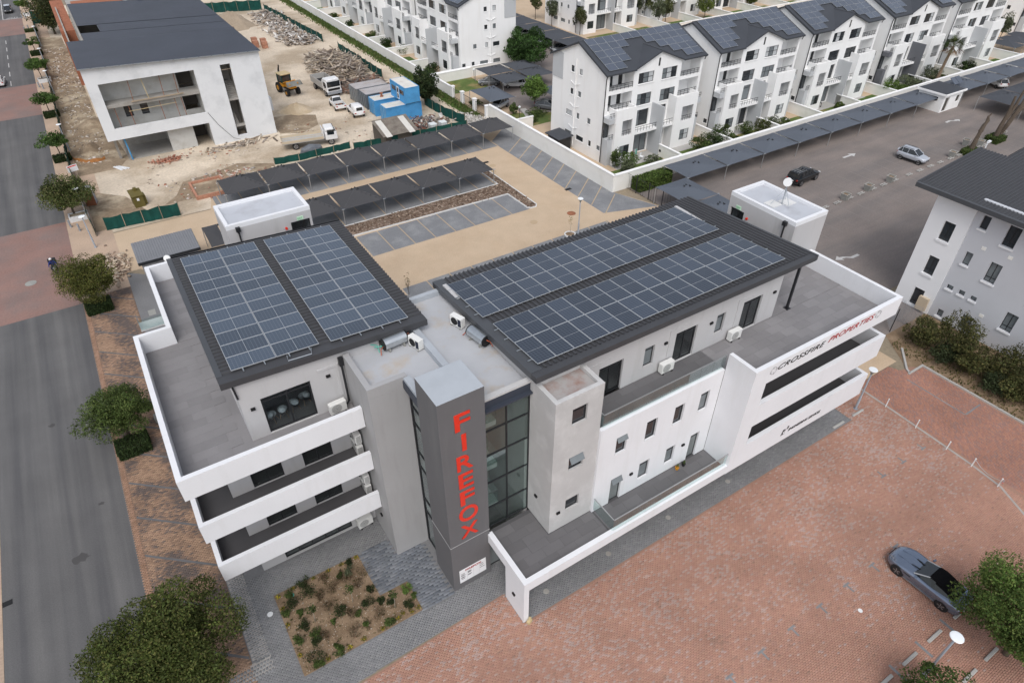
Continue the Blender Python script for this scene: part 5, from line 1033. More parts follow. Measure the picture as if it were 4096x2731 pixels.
# people working at the roof edge
def person(loc, rz, label, pose, top, legs, head='skin', hat=None):
    # one continuous body grown by a skin modifier over a joint skeleton
    t = thing('person', label, 'person', loc, rz)
    def skin(name, V, E, Rr, mat):
        me = bpy.data.meshes.new(name); me.from_pydata(V, E, []); me.materials.append(MATS[mat]); o = bpy.data.objects.new(name, me); C.objects.link(o); o.parent = t
        o.modifiers.new('skin','SKIN'); o.modifiers.new('sub','SUBSURF').levels = 1; o.modifiers['sub'].render_levels = 1
        for i, r in enumerate(Rr): me.skin_vertices[0].data[i].radius = (r,r); me.skin_vertices[0].data[i].use_root = (i == 0)
        return o
    J = pose; idx = list(J); 
    chain = [('pelvis','belly'),('belly','chest'),('chest','neck'),('neck','head'),('head','crown'),('chest','shl'),('shl','ell'),('ell','wrl'),('wrl','hal'),('chest','shr'),('shr','elr'),('elr','wrr'),('wrr','har'),('pelvis','hpl'),('hpl','knl'),('knl','anl'),('anl','tol'),('pelvis','hpr'),('hpr','knr'),('knr','anr'),('anr','tor')]
    rad = dict(pelvis=.13,belly=.125,chest=.15,neck=.055,head=.085,crown=.08,shl=.07,ell=.05,wrl=.035,hal=.04,shr=.07,elr=.05,wrr=.035,har=.04,hpl=.095,knl=.065,anl=.045,tol=.04,hpr=.095,knr=.065,anr=.045,tor=.04)
    b = skin('body', [J[k] for k in idx], [(idx.index(a),idx.index(c)) for a,c in chain], [rad[k] for k in idx], top)
    lk = ['pelvis','hpl','knl','anl','hpr','knr','anr']; le = [('pelvis','hpl'),('hpl','knl'),('knl','anl'),('pelvis','hpr'),('hpr','knr'),('knr','anr')]
    skin('trousers', [J[k] for k in lk], [(lk.index(a),lk.index(c)) for a,c in le], [rad[k]+.014 for k in lk], legs)
    hd = J['head']; cr = J['crown']; MB().tube([(hd[0],hd[1],hd[2]-.06),(hd[0],hd[1],hd[2]+.02),(cr[0],cr[1],cr[2]+.02)],[.075,.098,.06],10).build('head', [head if not hat else 'skin'], t, smooth=True)
    if hat: MB().tube([(cr[0],cr[1],cr[2]-.05),(cr[0],cr[1],cr[2]+.05),(cr[0],cr[1],cr[2]+.1)],[.125,.115,.06],12).build('helmet', [hat], t, smooth=True)
    return t
kneel = dict(pelvis=(0,0,.45),belly=(0,.12,.6),chest=(0,.3,.72),neck=(0,.44,.78),head=(0,.54,.82),crown=(0,.6,.88),shl=(-.18,.3,.7),ell=(-.25,.45,.45),wrl=(-.2,.6,.22),hal=(-.18,.66,.14),shr=(.18,.3,.7),elr=(.25,.45,.45),wrr=(.2,.6,.22),har=(.18,.66,.14),hpl=(-.1,0,.42),knl=(-.14,.3,.1),anl=(-.14,-.12,.08),tol=(-.14,-.2,.05),hpr=(.1,0,.42),knr=(.14,.3,.1),anr=(.14,-.12,.08),tor=(.14,-.2,.05))
person((12.0,132.2,11.4),R(180),'crouching worker in blue overalls at the far edge of the dark roof',kneel,'blue_cloth','blue_cloth')
person((14.6,132.0,11.3),R(90),'kneeling worker in a pale hi-vis top at the far edge of the dark roof',kneel,'cab_cream','denim')
# ---------------------------------------------------------------- containers, shed, machines
def container(x0, y0, z0, L_, W_, H_, mat, top, label, axis='x', door=True):
    t = thing('shipping_container', label, 'container', (x0+(L_ if axis == 'x' else W_)/2, y0+(W_ if axis == 'x' else L_)/2, z0), 0 if axis == 'x' else R(90), 'containers of the site camp')
    a, b = L_/2, W_/2; mb = MB(); p = .22; n = int(L_/p)
    for s in (-1,1):
        for k in range(n):
            x = -a+.08+k*(L_-.16)/n; d = (L_-.16)/n; q = s*(b-.01); r = s*(b-.05); mb.face([(x,q,.12),(x+d*.4,q,.12),(x+d*.4,q,H_-.1),(x,q,H_-.1)]).face([(x+d*.4,q,.12),(x+d*.5,r,.12),(x+d*.5,r,H_-.1),(x+d*.4,q,H_-.1)]).face([(x+d*.5,r,.12),(x+d*.9,r,.12),(x+d*.9,r,H_-.1),(x+d*.5,r,H_-.1)]).face([(x+d*.9,r,.12),(x+d,q,.12),(x+d,q,H_-.1),(x+d*.9,r,H_-.1)])
    mb.face([(a-.03,-b,.1),(a-.03,b,.1),(a-.03,b,H_),(a-.03,-b,H_)]).face([(-a+.03,-b,.1),(-a+.03,b,.1),(-a+.03,b,H_),(-a+.03,-b,H_)]); mb.build('side_panel', [mat], t)
    mb = MB()
    for s in (-1,1):
        for u in (-a,a-.08): mb.box(u,s*b-.04,0,u+.08,s*b+.04,H_)
        mb.box(-a,s*b-.05,0,a,s*b+.05,.12).box(-a,s*b-.05,H_-.1,a,s*b+.05,H_)
    mb.box(-a,-b,H_-.1,-a+.06,b,H_).box(a-.06,-b,H_-.1,a,b,H_); mb.build('frame', [mat], t)
    corrugated(MB(),-a+.05,a-.05,-b+.04,b-.04,lambda x,y: H_-.03,'y',.3,.02).build('top', [top], t)
    if door:
        for s in (-1,1): MB().box(-a-.02,min(0.01*s,s*(b-.08)),.14,-a+.03,max(.01*s,s*(b-.08)),H_-.12).build('door_leaf', [mat], t)
        mb = MB(); 
        for y in (-.75*b,-.3*b,.3*b,.75*b): mb.tube([(-a-.05,y,.12),(-a-.05,y,H_-.1)],.02,6)
        mb.build('locking_bar', ['galv'], t)['kind'] = 'stuff'
    return t
container(34.6,99.0,0,5.3,2.95,2.25,'cont_grey','cont_top_grey','grey shipping container at the end of the camp, nearest the scrap timber')
container(34.9,95.75,0,5.2,2.95,2.25,'cont_slate','cont_top_grey','slate-grey shipping container between the pale grey and the blue ones')
container(34.85,92.4,0,4.6,2.3,2.3,'cont_blue','cont_top','low blue container with a vent stack on its pale roof')
container(35.0,88.6,0,5.6,2.2,2.3,'cont_blue','cont_top','low blue container carrying the upper office container')
t = container(38.15,88.4,2.32,5.2,2.2,2.3,'cont_blue','cont_top','blue office container with windows stacked on top of the others','y',door=False)
for a in (-2.0,.75): MB().box(a,1.11,1.1,a+1.35,1.14,1.7).build('window', ['winglass'], t)
MB().box(-.35,1.105,.15,.35,1.14,1.9).build('door', ['plastic_white'], t); MB().box(-.24,1.141,.3,.24,1.15,.9).box(-.24,1.141,1.05,.24,1.15,1.75).build('door_glass', ['winglass'], t)
MB().lathe([(.28,0),(.28,.06),(.16,.08),(.16,.45),(.26,.47),(.26,.55)],12).solo('vent_stack', ['rust'], 'rusty vent stack on the low blue container', 'vent', loc=(36.6,93.7,2.3))
t = thing('site_shed', 'dark shed with an old corrugated roof patched by two pale sheets', 'shed', (33.2,82.0,0), world=True)
sz = lambda x, y: 2.75-abs(y-83.3)*.28 if y < 83.3 else 2.75-(y-83.3)*.35
MB().box(31.2,80.2,0,35.0,84.6,2.15).build('wall', ['shed_wall'], t); mb = corrugated(MB(),30.6,35.7,79.5,83.3,lambda x,y: 2.0+(y-79.5)*.26,'y',.17,.035); corrugated(mb,30.6,35.7,83.3,85.0,lambda x,y: 2.99-(y-83.3)*.4,'y',.17,.035); mb.build('roof', ['shed_roof'], t)
for x in (31.0,34.3): corrugated(MB(),x,x+.85,79.2,83.0,lambda x,y: 2.08+(y-79.5)*.26,'y',.17,.035).build('loose_sheet', ['shed_sheet'], t)
MB().box(32.0,80.14,.05,32.9,80.2,1.7).build('door', ['net'], t)
# green net fences
def netfence(pts, h, label, step=2.6, seed=1):
    g = random.Random(seed); L0 = sum(math.dist(pts[i],pts[i+1]) for i in range(len(pts)-1)); t = thing('net_fence', label, 'fence', (*pts[0],0), group='green netting round the site', world=True); mb = MB(); px = []
    for i in range(len(pts)-1):
        (x0,y0),(x1,y1) = pts[i],pts[i+1]; n = max(1,round(math.dist(pts[i],pts[i+1])/step)); px += [(x0+(x1-x0)*k/n,y0+(y1-y0)*k/n) for k in range(n)]
    px.append(pts[-1]); sub = []
    for i in range(len(px)-1):
        for k in range(5): u = k/5; nx_, ny_ = -(px[i+1][1]-px[i][1]), px[i+1][0]-px[i][0]; l = math.hypot(nx_,ny_) or 1; w_ = g.uniform(-.12,.12)*math.sin(math.pi*u); sub.append((px[i][0]*(1-u)+px[i+1][0]*u+nx_/l*w_, px[i][1]*(1-u)+px[i+1][1]*u+ny_/l*w_, h*(1-.08*math.sin(math.pi*u)+g.uniform(-.03,.03))))
    sub.append((*px[-1],h))
    for i in range(len(sub)-1): a, b = sub[i], sub[i+1]; mb.face([(a[0],a[1],.02),(b[0],b[1],.02),(b[0],b[1],b[2]),(a[0],a[1],a[2])])
    mb.build('netting', ['net'], t)
    for x, y in px: MB().tube([(x,y,0),(x+g.uniform(-.05,.05),y+g.uniform(-.05,.05),h*1.12)],.04,6).build('post', ['timber'], t)
    return t
netfence([(-5.0,183),(-5.0,130),(-5.1,110),(-5.2,94),(-4.8,82),(-4.5,75.4)],1.5,'long green net fence between the pavement trees and the unfinished building',seed=2)
netfence([(-5.0,183.2),(1.5,184)],2.6,'short tall green net at the far corner behind the unfinished building',seed=9)
netfence([(-3.4,76.2),(4.1,75.6)],1.55,'short green net panel on timber posts beside the courtyard entrance',2.0,3)
netfence([(17.0,83.4),(20.1,83.0),(27.2,83.2)],.95,'low green net behind the charcoal sails, near the flatbed truck',seed=4); netfence([(27.4,82.4),(34.6,82.0),(44.3,81.6)],1.0,'low green net behind the charcoal sails, in front of the patched shed',seed=5)
netfence([(42.9,129),(43.0,118),(43.0,108.5)],1.5,'green net fence on posts behind the big timber scrap heap',seed=6); netfence([(43.2,93),(43.4,88),(44.4,82.4)],1.5,'green net fence on posts beside the dark bushy tree',seed=7); netfence([(40.3,169),(41.5,150),(42.4,136)],1.5,'green net fence behind the pale rubble strip',seed=8)
netfence([(18,176),(30,173),(40,170)],2.2,'tall green net across the far end of the sandy site',seed=10)
# heaps
def heap(name, cx_, cy_, rx_, ry_, h, mat, label, seed, rz=0., n=26):
    g = np.random.default_rng(seed); V = []; ph = g.uniform(0,6.28,6)
    for j in range(9):
        r = j/8
        for i in range(n):
            a = 2*np.pi*i/n; rr = r*(1+.13*np.sin(2*a+ph[0])+.09*np.sin(3*a+ph[1])+.05*np.sin(7*a+ph[2])); z = h*max(0,(1-r**1.25))*(1+.12*np.sin(5*a+ph[3])*r+.07*g.standard_normal()*(0<r<1)); x, y = rr*rx_*np.cos(a), rr*ry_*np.sin(a); V.append((x*math.cos(rz)-y*math.sin(rz),x*math.sin(rz)+y*math.cos(rz),z-.01))
    mb = MB(); mb.v = V; mb.f = [(j*n+i,j*n+(i+1)%n,(j+1)*n+(i+1)%n,(j+1)*n+i) for j in range(8) for i in range(n)]; mb.m = [0]*len(mb.f); return mb.solo(name, [mat], label, 'heap', 'heaps on the site', smooth=True, loc=(cx_,cy_,0))
heap('sand_heap',25.6,101.2,2.5,2.0,1.2,'sand_pile','small pale sand heap near the parked site vehicles',1); heap('sand_heap',31.2,161,3.0,8.5,2.3,'gravel_pile','long brown sand heap beside the dirt track at the far end',2,R(8)); heap('soil_heap',-1.2,111.5,2.0,3.6,.7,'site_mud','low brown soil heap beside the trench along the fence',3); heap('soil_heap',-2.5,101.5,1.3,2.4,.8,'site_mud','low brown soil heap inside the orange netting',4)
sheet('mud_patch', [(-4.6,93),(0,93),(1.5,96),(1,104),(-.3,112),(-.4,140),(-1,168),(-4.8,170),(-4.9,110)], .010, 'site_mud'); sheet('mud_patch', [(20.8,93.5),(23.5,92),(26.5,94),(27.5,98),(24.5,100),(21,100.5)], .010, 'site_mud'); sheet('mud_patch', [(3,79.2),(9,79),(16.5,79.5),(17,84),(13,86.5),(9.5,85),(6,84.5),(4.6,81)], .010, 'site_mud'); sheet('mud_patch', [(-4.5,76.4),(-3.6,76.4),(1,79),(-.5,84),(-4.4,88)], .010, 'site_mud')
def spread(px, py, cx_, cy_, rx_, ry_, h): d = ((px-cx_)/rx_)**2+((py-cy_)/ry_)**2; return h*np.clip(1-d,0,None)**.7
g = np.random.default_rng(31); n = 1500; a = g.uniform(0,2*np.pi,n); r = np.sqrt(g.uniform(0,1,n)); px = 38.4+r*np.cos(a)*4.3; py = 118.5+r*np.sin(a)*9.0; pz = spread(px,py,38.4,118.5,4.5,9.3,2.0)*g.uniform(.55,1.02,n)
TM = [(.34,.27,.20),(.44,.37,.29),(.26,.21,.17),(.52,.46,.38),(.36,.31,.27),(.20,.16,.13)]
tag(chips('scrap_timber_heap', px, py, pz+.05, .8, 2.6, TM, None, 5, .22, asp=(7,18)), 'big heap of scrap timber planks beside the green net fence', 'timber heap')
n = 700; px = g.uniform(34.5,42.4,n); py = g.uniform(103.2,110.5,n); ok = (px-34.5)*.9+(py-103.2) > 1.5; px, py = px[ok], py[ok]; tag(chips('scrap_metal_heap', px, py, g.uniform(.02,.45,len(px)), .4, 1.8, [(.24,.13,.09),(.18,.15,.13),(.34,.27,.22),(.14,.12,.11),(.30,.20,.15)], None, 6, .2, asp=(4,14)), 'low rusty scrap heap between the timber and the grey containers', 'scrap heap')
n = 1100; py = g.uniform(136,167,n); px = 38.6+(py-136)*.03+g.normal(0,1.7,n); px = np.clip(px,34.8,42); tag(chips('rubble_strip', px, py, np.abs(g.normal(.15,.25,n)), .25, 1.2, [(.50,.46,.42),(.62,.60,.57),(.36,.31,.27),(.26,.22,.19),(.42,.34,.27)], None, 7, .4, asp=(1.4,4)), 'long strip of pale rubble and broken boards by the far green net', 'rubble')
n = 520; px = g.normal(38.9,1.7,n); py = g.normal(85.4,1.2,n); px = np.clip(px,36.2,43); py = np.clip(py,82.6,88.2); tag(chips('yard_scrap', px, py, np.abs(g.normal(.1,.22,n)), .2, 1.1, [(.50,.47,.44),(.28,.13,.09),(.20,.17,.15),(.38,.33,.28),(.10,.10,.11)], None, 8, .35, asp=(1.5,7)), 'jumble of scrap boards and metal between the shed and the blue containers', 'scrap heap')
n = 420; px = g.normal(46.0,.8,n); py = g.normal(83.6,1.2,n); tag(chips('broken_paving_heap', px, py, np.abs(g.normal(.08,.12,n)), .15, .5, [(.55,.53,.50),(.45,.42,.38)], None, 9, .3, asp=(1.2,2.5)), 'small heap of broken paving outside the green net by the pillars', 'rubble')
n = 700; px = g.uniform(-4.3,-.6,n); py = g.uniform(96,160,n); chips('stones', px, py, np.full(n,.02), .08, .45, [(.42,.36,.29),(.30,.25,.20),(.55,.50,.45)], bpy.data.objects['site_ground'], 10, .3, asp=(1.2,3))
n = 900; px = g.uniform(2,33,n); py = g.uniform(78.8,96,n); ok = (vnoise(px,py,3.,3) > .6) & ~((px > 19) & (px < 28) & (py > 84) & (py < 89)); px, py = px[ok], py[ok]; chips('stones', px, py, np.full(len(px),.015), .06, .4, [(.42,.36,.29),(.36,.17,.11),(.55,.50,.45),(.32,.27,.22)], bpy.data.objects['site_ground'], 11, .2, asp=(1.2,4))
n = 260; px = g.normal(11.5,2.2,n); py = g.normal(82.0,1.6,n); chips('stones', px, py, np.full(n,.03), .1, .5, [(.55,.49,.42),(.42,.24,.18),(.50,.46,.42)], bpy.data.objects['site_ground'], 12, .3, asp=(1.2,3))
n = 260; px = g.normal(5.6,.9,n); py = g.normal(92.2,.4,n); tag(chips('brick_rubble', px, py, np.abs(g.normal(.08,.1,n)), .1, .35, [(.40,.17,.11),(.34,.14,.09),(.46,.26,.19)], None, 13, .3, asp=(1.3,2.6)), 'small heap of broken red bricks before the unfinished building', 'rubble')
n = 90; px = g.normal(15.2,1.6,n); py = g.normal(92.6,.5,n); chips('loose_boards', px, py, np.full(n,.06), .5, 2.0, TM, bpy.data.objects['site_ground'], 14, .1, asp=(6,14))
n = 300; px = g.normal(-3.9,.7,n); py = g.normal(67.6,1.5,n); px = np.clip(px,-5.6,-1.8); tag(chips('stone_heap', px, py, np.abs(g.normal(.12,.16,n)), .15, .4, [(.42,.33,.25),(.50,.42,.33),(.30,.22,.17)], None, 15, .4, asp=(1.1,2)), 'heap of loose rock beside the low outbuilding', 'rubble')
# stacks of bricks
for k, (x, y) in enumerate(((30.2,139.4),(31.5,138.0),(30.6,141.8),(31.9,140.2))):
    t = thing('brick_stack', 'square stack of red bricks on the dirt behind the unfinished building', 'brick stack', (x,y,0), group='stacks of bricks')
    for j in range(2):
        for i in range(3): MB().box(-.5,-.5+i*.34,.04+j*.62,.5,-.5+i*.34+.32,.62+j*.62).build('brick_bundle', ['brick_pile'], t)
# brick foundation box, kiosk, toilet, tanks
t = thing('brick_foundation', 'low square brick foundation box filled with soil beside the first sail', 'foundation', (8.3,80.7,0), world=True)
for a in (rect(6.4,78.4,10.2,78.65), rect(6.4,82.8,10.2,83.05), rect(6.4,78.65,6.65,82.8), rect(9.95,78.65,10.2,82.8)): MB().prism(a,0,.42).build('brick_wall', ['brick_pile'], t)
MB().box(6.65,78.65,.0,9.95,82.8,.15).build('soil_fill', ['site_mud'], t)
t = thing('transformer_kiosk', 'olive-brown electrical kiosk on the sandy site near the courtyard', 'kiosk', (.55,81.0,0), R(4)); MB().box(-.55,-.9,0,.55,.9,1.35).build('body', ['olive'], t); MB().obox((0,0,1.42),(1.3,2.0,.1),rx=R(3)).build('roof', ['olive'], t); MB().box(-.15,-.93,.8,.1,-.9,1.1).build('warning_plate', ['sign_white'], t); MB().box(.55,-.6,.1,.85,.5,1.1).build('side_cabinet', ['olive'], t); MB().box(-.05,.3,1.47,.3,.7,1.8).build('vent_box', ['olive'], t)
t = thing('portable_toilet', 'rust-red portable toilet with a white roof behind the street tree', 'toilet', (-4.0,84.0,0), R(-12)); MB().box(-.5,-.5,0,.5,.5,1.75).build('cabin', ['rust'], t); MB().tube([(-.55,0,1.78),(.55,0,1.78)],.45,12).build('roof', ['plastic_white'], t); MB().box(.5,-.4,.1,.53,.4,1.65).build('door', ['post_grey'], t)
for x in (39.6,41.2): t = thing('ibc_tank', 'white plastic tank in a metal cage beside the patched shed', 'tank', (x,83.2,0), group='caged tanks'); MB().box(-.5,-.5,.12,.5,.5,.95).build('tank', ['ibc'], t, bevel=.06); MB().box(-.55,-.55,0,.55,.55,.12).build('pallet', ['timber'], t); mb = MB(); [mb.box(-.53,-.53,z,.53,-.51,z+.02).box(-.53,-.53,z,-.51,.53,z+.02) for z in (.3,.55,.8)]; [mb.box(a,-.53,.12,a+.02,-.51,.95).box(-.53,a,.12,-.51,a+.02,.95) for a in (-.5,-.2,.15,.48)]; mb.build('cage', ['steel'], t)
MB().tube([(-.55,0,0),(-.3,0,.45),(0,0,.62),(.4,0,.5),(.6,0,0)],[.3,.5,.55,.5,.3],10).solo('tarp_cover', ['tarp'], 'grey tarpaulin thrown over a pile beside the low green net', 'tarpaulin', loc=(22.2,84.4,0)).scale = (1.9,1.2,1.1)
mb = MB()
for k in range(12): a, b = R(-40+k*12), R(-40+(k+1)*12); mb.face([(2.1*math.cos(a),3.0*math.sin(a),.02),(2.1*math.cos(b),3.0*math.sin(b),.02),(2.12*math.cos(b),3.02*math.sin(b),.45+.1*math.sin(k*1.7)),(2.12*math.cos(a),3.02*math.sin(a),.45+.1*math.sin((k-1)*1.7))])
mb.solo('orange_netting', ['orange_net'], 'orange safety netting round the trench beside the unfinished building', 'netting', loc=(-2.6,99.6,0), rz=R(200))
MB().box(-1.4,-.35,.02,1.4,.35,.1).box(-1.4,-.35,.1,-1.3,.35,.22).box(1.3,-.35,.1,1.4,.35,.22).solo('skip_tray', ['rust'], 'rusty steel tray lying on the sand beside the shed', 'tray', loc=(29.6,83.0,0), rz=R(8))
t = thing('site_board', 'small site notice board on the green fence near the street', 'sign', (-4.9,93.2,0), R(20)); MB().box(-.6,-.03,.7,.6,0,1.5).build('board', ['sign_white'], t); MB().box(-.5,-.04,1.3,.5,-.031,1.42).build('stripe', ['red_letter'], t); MB().tube([(0,.05,0),(0,.05,1.4)],.04,6).build('post', ['timber'], t)
for x in (-.25,.1,.4): MB().box(-.12,-.9,.02,.12,.9,.1).solo('white_board', ['plastic_white'], 'white board lying by the corner of the unfinished building', 'board', 'white boards on the ground', loc=(.1+x,92.9,.0), rz=R(30+20*x))
# ---------------------------------------------------------------- vehicles (length along x, nose at +x)
def wheel_pair(t, xs, yw, r, wd, rim='rim', n=18, spokes=5):
    for x in xs:
        for s in (-1,1):
            y0, y1 = s*(yw-wd), s*yw; w_ = MB().tube([(x,y0,r),(x,y0+s*.03,r),(x,y1-s*.03,r),(x,y1,r)],[r*.93,r,r,r*.93],n).build('wheel', ['rubber'], t)
            mb = MB().tube([(x,y1-s*.02,r),(x,y1+s*.004,r)],r*.66,n)
            mb.build('rim', [rim], w_)
            if spokes:
                mb = MB()
                for k in range(spokes): a = 2*math.pi*k/spokes; mb.obox((x+math.cos(a)*r*.36,y1+s*.006,r+math.sin(a)*r*.36),(r*.5,.012,r*.13),0,0,0,-a)
                mb.build('spoke', ['rim' if rim != 'rim' else 'rim_dark'], w_)['kind'] = 'stuff'
def loft(st, mat, t, name='body', sub=1):
    V, F = [], []; n = 10
    for x, zb, zs, zt, ws, wb in st:
        half = [(0,zb),(ws*.92,zb),(ws,zb+.06),(wb+.012,zb+(zs-zb)*.55),(wb,zs),(wb*.86,zs+(zt-zs)*.55),(wb*.5,zt-.008),(0,zt)]
        ring = half + [(-a,b) for a,b in half[-2:0:-1]]; V += [(x,a,b) for a,b in ring]
    n = len(ring)
    for k in range(len(st)-1):
        for j in range(n): F.append((k*n+j,k*n+(j+1)%n,(k+1)*n+(j+1)%n,(k+1)*n+j))
    F.append(tuple(range(n-1,-1,-1))); F.append(tuple((len(st)-1)*n+j for j in range(n))); mb = MB(); mb.v = V; mb.f = F; mb.m = [0]*len(F); o = mb.build(name, [mat], t, smooth=True)
    if sub: md = o.modifiers.new('sub','SUBSURF'); md.levels = md.render_levels = sub
    return o
def cabin(t, xb0, xt0, xt1, xb1, wb, wt, zb, zt, paint, roof, pillars=(), gl='carglass', frame=None, rear=True):
    # xb0/xb1 rear and front of the glass base, xt0/xt1 rear and front of the roof
    g = MB(); f = lambda x, w_, z: [(x,-w_,z),(x,w_,z)]
    B0, B1, T0, T1 = f(xb0,wb*.93,zb), f(xb1,wb*.93,zb), f(xt0,wt*.96,zt-.03), f(xt1,wt*.96,zt-.03); xm = (xt0+xt1)/2; Bm, Tm = f(xm,wb,zb), f(xm,wt,zt-.02)
    g.face([B1[0],B1[1],T1[1],T1[0]]); g.face([B0[1],B0[0],T0[0],T0[1]])
    for s in (0,1): g.face([B0[s],Bm[s],Tm[s],T0[s]]).face([Bm[s],B1[s],T1[s],Tm[s]])
    g.build('windows', [gl], t)
    rm = MB(); n = 7; rows = []
    for x, w_, dz in ((xt0-.04,wt*.95,-.035),(xt0+.12,wt*.99,.0),(xm,wt*1.01,.018),(xt1-.12,wt*.99,0.),(xt1+.04,wt*.95,-.035)): rows.append([(x,w_*(2*j/(n-1)-1),zt+dz-.035*(abs(2*j/(n-1)-1))**3) for j in range(n)])
    i0 = 0
    for r in rows: rm.v += r
    for a in range(4):
        for j in range(n-1): rm.f.append((a*n+j,a*n+j+1,(a+1)*n+j+1,(a+1)*n+j)); rm.m.append(0)
    ro = rm.build('roof', [roof], t, smooth=True); md = ro.modifiers.new('sol','SOLIDIFY'); md.thickness = .04; md.offset = -1
    pm = MB()
    for s in (0,1):
        for a, b in ((B1[s],T1[s]),(B0[s],T0[s]))[:2 if rear else 1]: pm.tube([a,b],.035,6)
        for x in pillars: k = (x-xt0)/(xt1-xt0); pm.tube([(x,(-1 if s == 0 else 1)*wb,zb),(x,(-1 if s == 0 else 1)*wt,zt-.02)],.032,6)
    pm.build('pillar', [frame or paint], t)
def lights(t, xf, yf, zf, xr, yr, zr):
    for s in (-1,1): MB().obox((xf,s*yf,zf),(.12,.30,.11),s*R(-18)).build('headlight', ['lamp_clear'], t, bevel=.02); MB().obox((xr,s*yr,zr),(.08,.22,.14)).build('tail_light', ['tail_red'], t, bevel=.02)
def mirrors(t, x, y, z, mat):
    for s in (-1,1): MB().obox((x,s*y,z),(.12,.2,.12),s*R(12)).build('mirror', [mat], t, bevel=.03)
def arches(t, xs, y, r):
    for x in xs:
        for s in (-1,1): MB().tube([(x,s*(y-.12),r),(x,s*(y+.004),r)],r*1.13,20).build('wheel_arch', ['rubber'], t)
def hatch(label, loc, rz, paint, scale=.92, group=None, suv=0., cat='car', rim='rim', roof=None, sedan=False):
    t = thing('car', label, cat, loc, rz, group, scale=scale); h = suv
    st = [(-2.0,.42+h,.72+h,.86+h,.62,.66),(-1.95,.3+h,.80+h,.95+h,.78,.80),(-1.5,.24+h,.86+h,.97+h,.84,.86),(-.5,.22+h,.86+h,.96+h,.85,.87),(.5,.22+h,.85+h,.95+h,.85,.87),(1.0,.23+h,.83+h,.94+h,.85,.86),(1.5,.25+h,.76+h,.88+h,.83,.83),(1.9,.28+h,.64+h,.74+h,.72,.73),(2.02,.36+h,.52+h,.62+h,.55,.58)]
    if sedan: st = [(x*1.1,*r) for x,*r in st]
    loft(st, paint, t); arches(t,(-1.25,1.28),.845,.33)
    if sedan: cabin(t,-1.75,-1.05,.1,.95,.74,.58,.93+h,1.42+h,paint,roof or paint,(-.4,))
    else: cabin(t,-1.96,-1.6,.15,1.0,.76,.60,.93+h,1.46+h*1.3,paint,roof or paint,(-.55,-1.35))
    wheel_pair(t,(-1.25,1.28),.87,.32,.2,rim); lights(t,1.88*(1.1 if sedan else 1),.55,.68+h,-1.97*(1.1 if sedan else 1),.6,.82+h); mirrors(t,.72,.95,.98+h,paint); MB().box(1.96,-.3,.4+h,2.03,.3,.5+h).build('grille', ['black'], t); MB().box(-2.03,-.25,.55+h,-1.98,.25,.67+h).build('number_plate', ['sign_white'], t)
    return t
# sports car
t = thing('sports_car', 'blue-grey sports car with a black fabric roof on the red paving', 'car', (31.62,4.62,.015), R(91))
st = [(-2.2,.38,.70,.80,.66,.70),(-2.1,.26,.80,.92,.84,.84),(-1.75,.2,.86,.97,.92,.93),(-1.35,.19,.88,.98,.94,.955),(-.8,.18,.83,.93,.90,.92),(-.2,.17,.80,.89,.885,.90),(.4,.17,.80,.89,.89,.90),(.9,.17,.81,.90,.92,.935),(1.35,.18,.79,.875,.93,.95),(1.75,.2,.69,.79,.88,.885),(2.05,.22,.56,.66,.74,.76),(2.22,.28,.46,.53,.52,.56)]
loft(st,'paint_sport',t,sub=2); arches(t,(-1.32,1.33),.935,.345); cabin(t,-1.62,-.85,-.12,.62,.77,.58,.88,1.28,'paint_sport','soft_top',(),frame='panel_frame',rear=False)
MB().face([(-.85,-.575,1.262),(-.85,.575,1.262),(-1.66,.66,.955),(-1.66,-.66,.955)]).face([(-.84,.575,1.262),(-.45,.585,1.272),(-.62,.73,.90),(-1.66,.665,.95)]).face([(-.84,-.575,1.262),(-.45,-.585,1.272),(-.62,-.73,.90),(-1.66,-.665,.95)]).build('soft_top_sides', ['soft_top'], t)
MB().face([(-1.28,-.4,1.112),(-1.28,.4,1.112),(-1.55,.46,1.005),(-1.55,-.46,1.005)]).build('rear_window', ['carglass'], t)
wheel_pair(t,(-1.32,1.33),.965,.335,.26,'rim_dark')
for s in (-1,1): MB().obox((1.92,s*.56,.655),(.36,.12,.04),s*R(-34),0,0,R(16)).build('headlight', ['rim'], t, bevel=.02); MB().obox((-2.13,s*.6,.78),(.06,.45,.05),s*R(20)).build('tail_light', ['tail_red'], t); MB().obox((.75,s*.26,.915),(.5,.06,.03),s*R(8),0,0,R(3)).build('bonnet_vent', ['black'], t); MB().obox((.82,s*.935,.62),(.42,.03,.05)).build('side_vent', ['black'], t); MB().obox((0.0,s*.90,.22),(1.9,.05,.05)).build('sill_trim', ['rim'], t)
MB().obox((1.2,-.3,.872),(1.3,.02,.02),R(4),0,0,R(6)).obox((1.2,.3,.872),(1.3,.02,.02),R(-4),0,0,R(6)).build('bonnet_crease', ['paint_sport'], t)['kind'] = 'stuff'
mirrors(t,.38,1.0,.93,'paint_sport'); MB().obox((2.2,0,.4),(.06,.7,.2)).build('grille', ['black'], t)
hatch('silver compact SUV with a spare wheel on its tail, in the brown car park',(87.2,40.3,.01),R(-86),'paint_silver',.93,suv=.16)
so_ = bpy.data.objects['car']; MB().tube([(-2.02,0,.9),(-2.2,0,.9)],.32,18).build('spare_wheel', ['paint_silver'], so_); MB().box(-1.5,-.52,1.72,.1,-.48,1.76).build('roof_rail', ['alu_dark'], so_); MB().box(-1.5,.48,1.72,.1,.52,1.76).build('roof_rail', ['alu_dark'], so_); MB().box(-1.9,-.88,.3,1.9,-.86,.42).build('side_cladding', ['rubber'], so_); MB().box(-1.9,.86,.3,1.9,.88,.42).build('side_cladding', ['rubber'], so_)
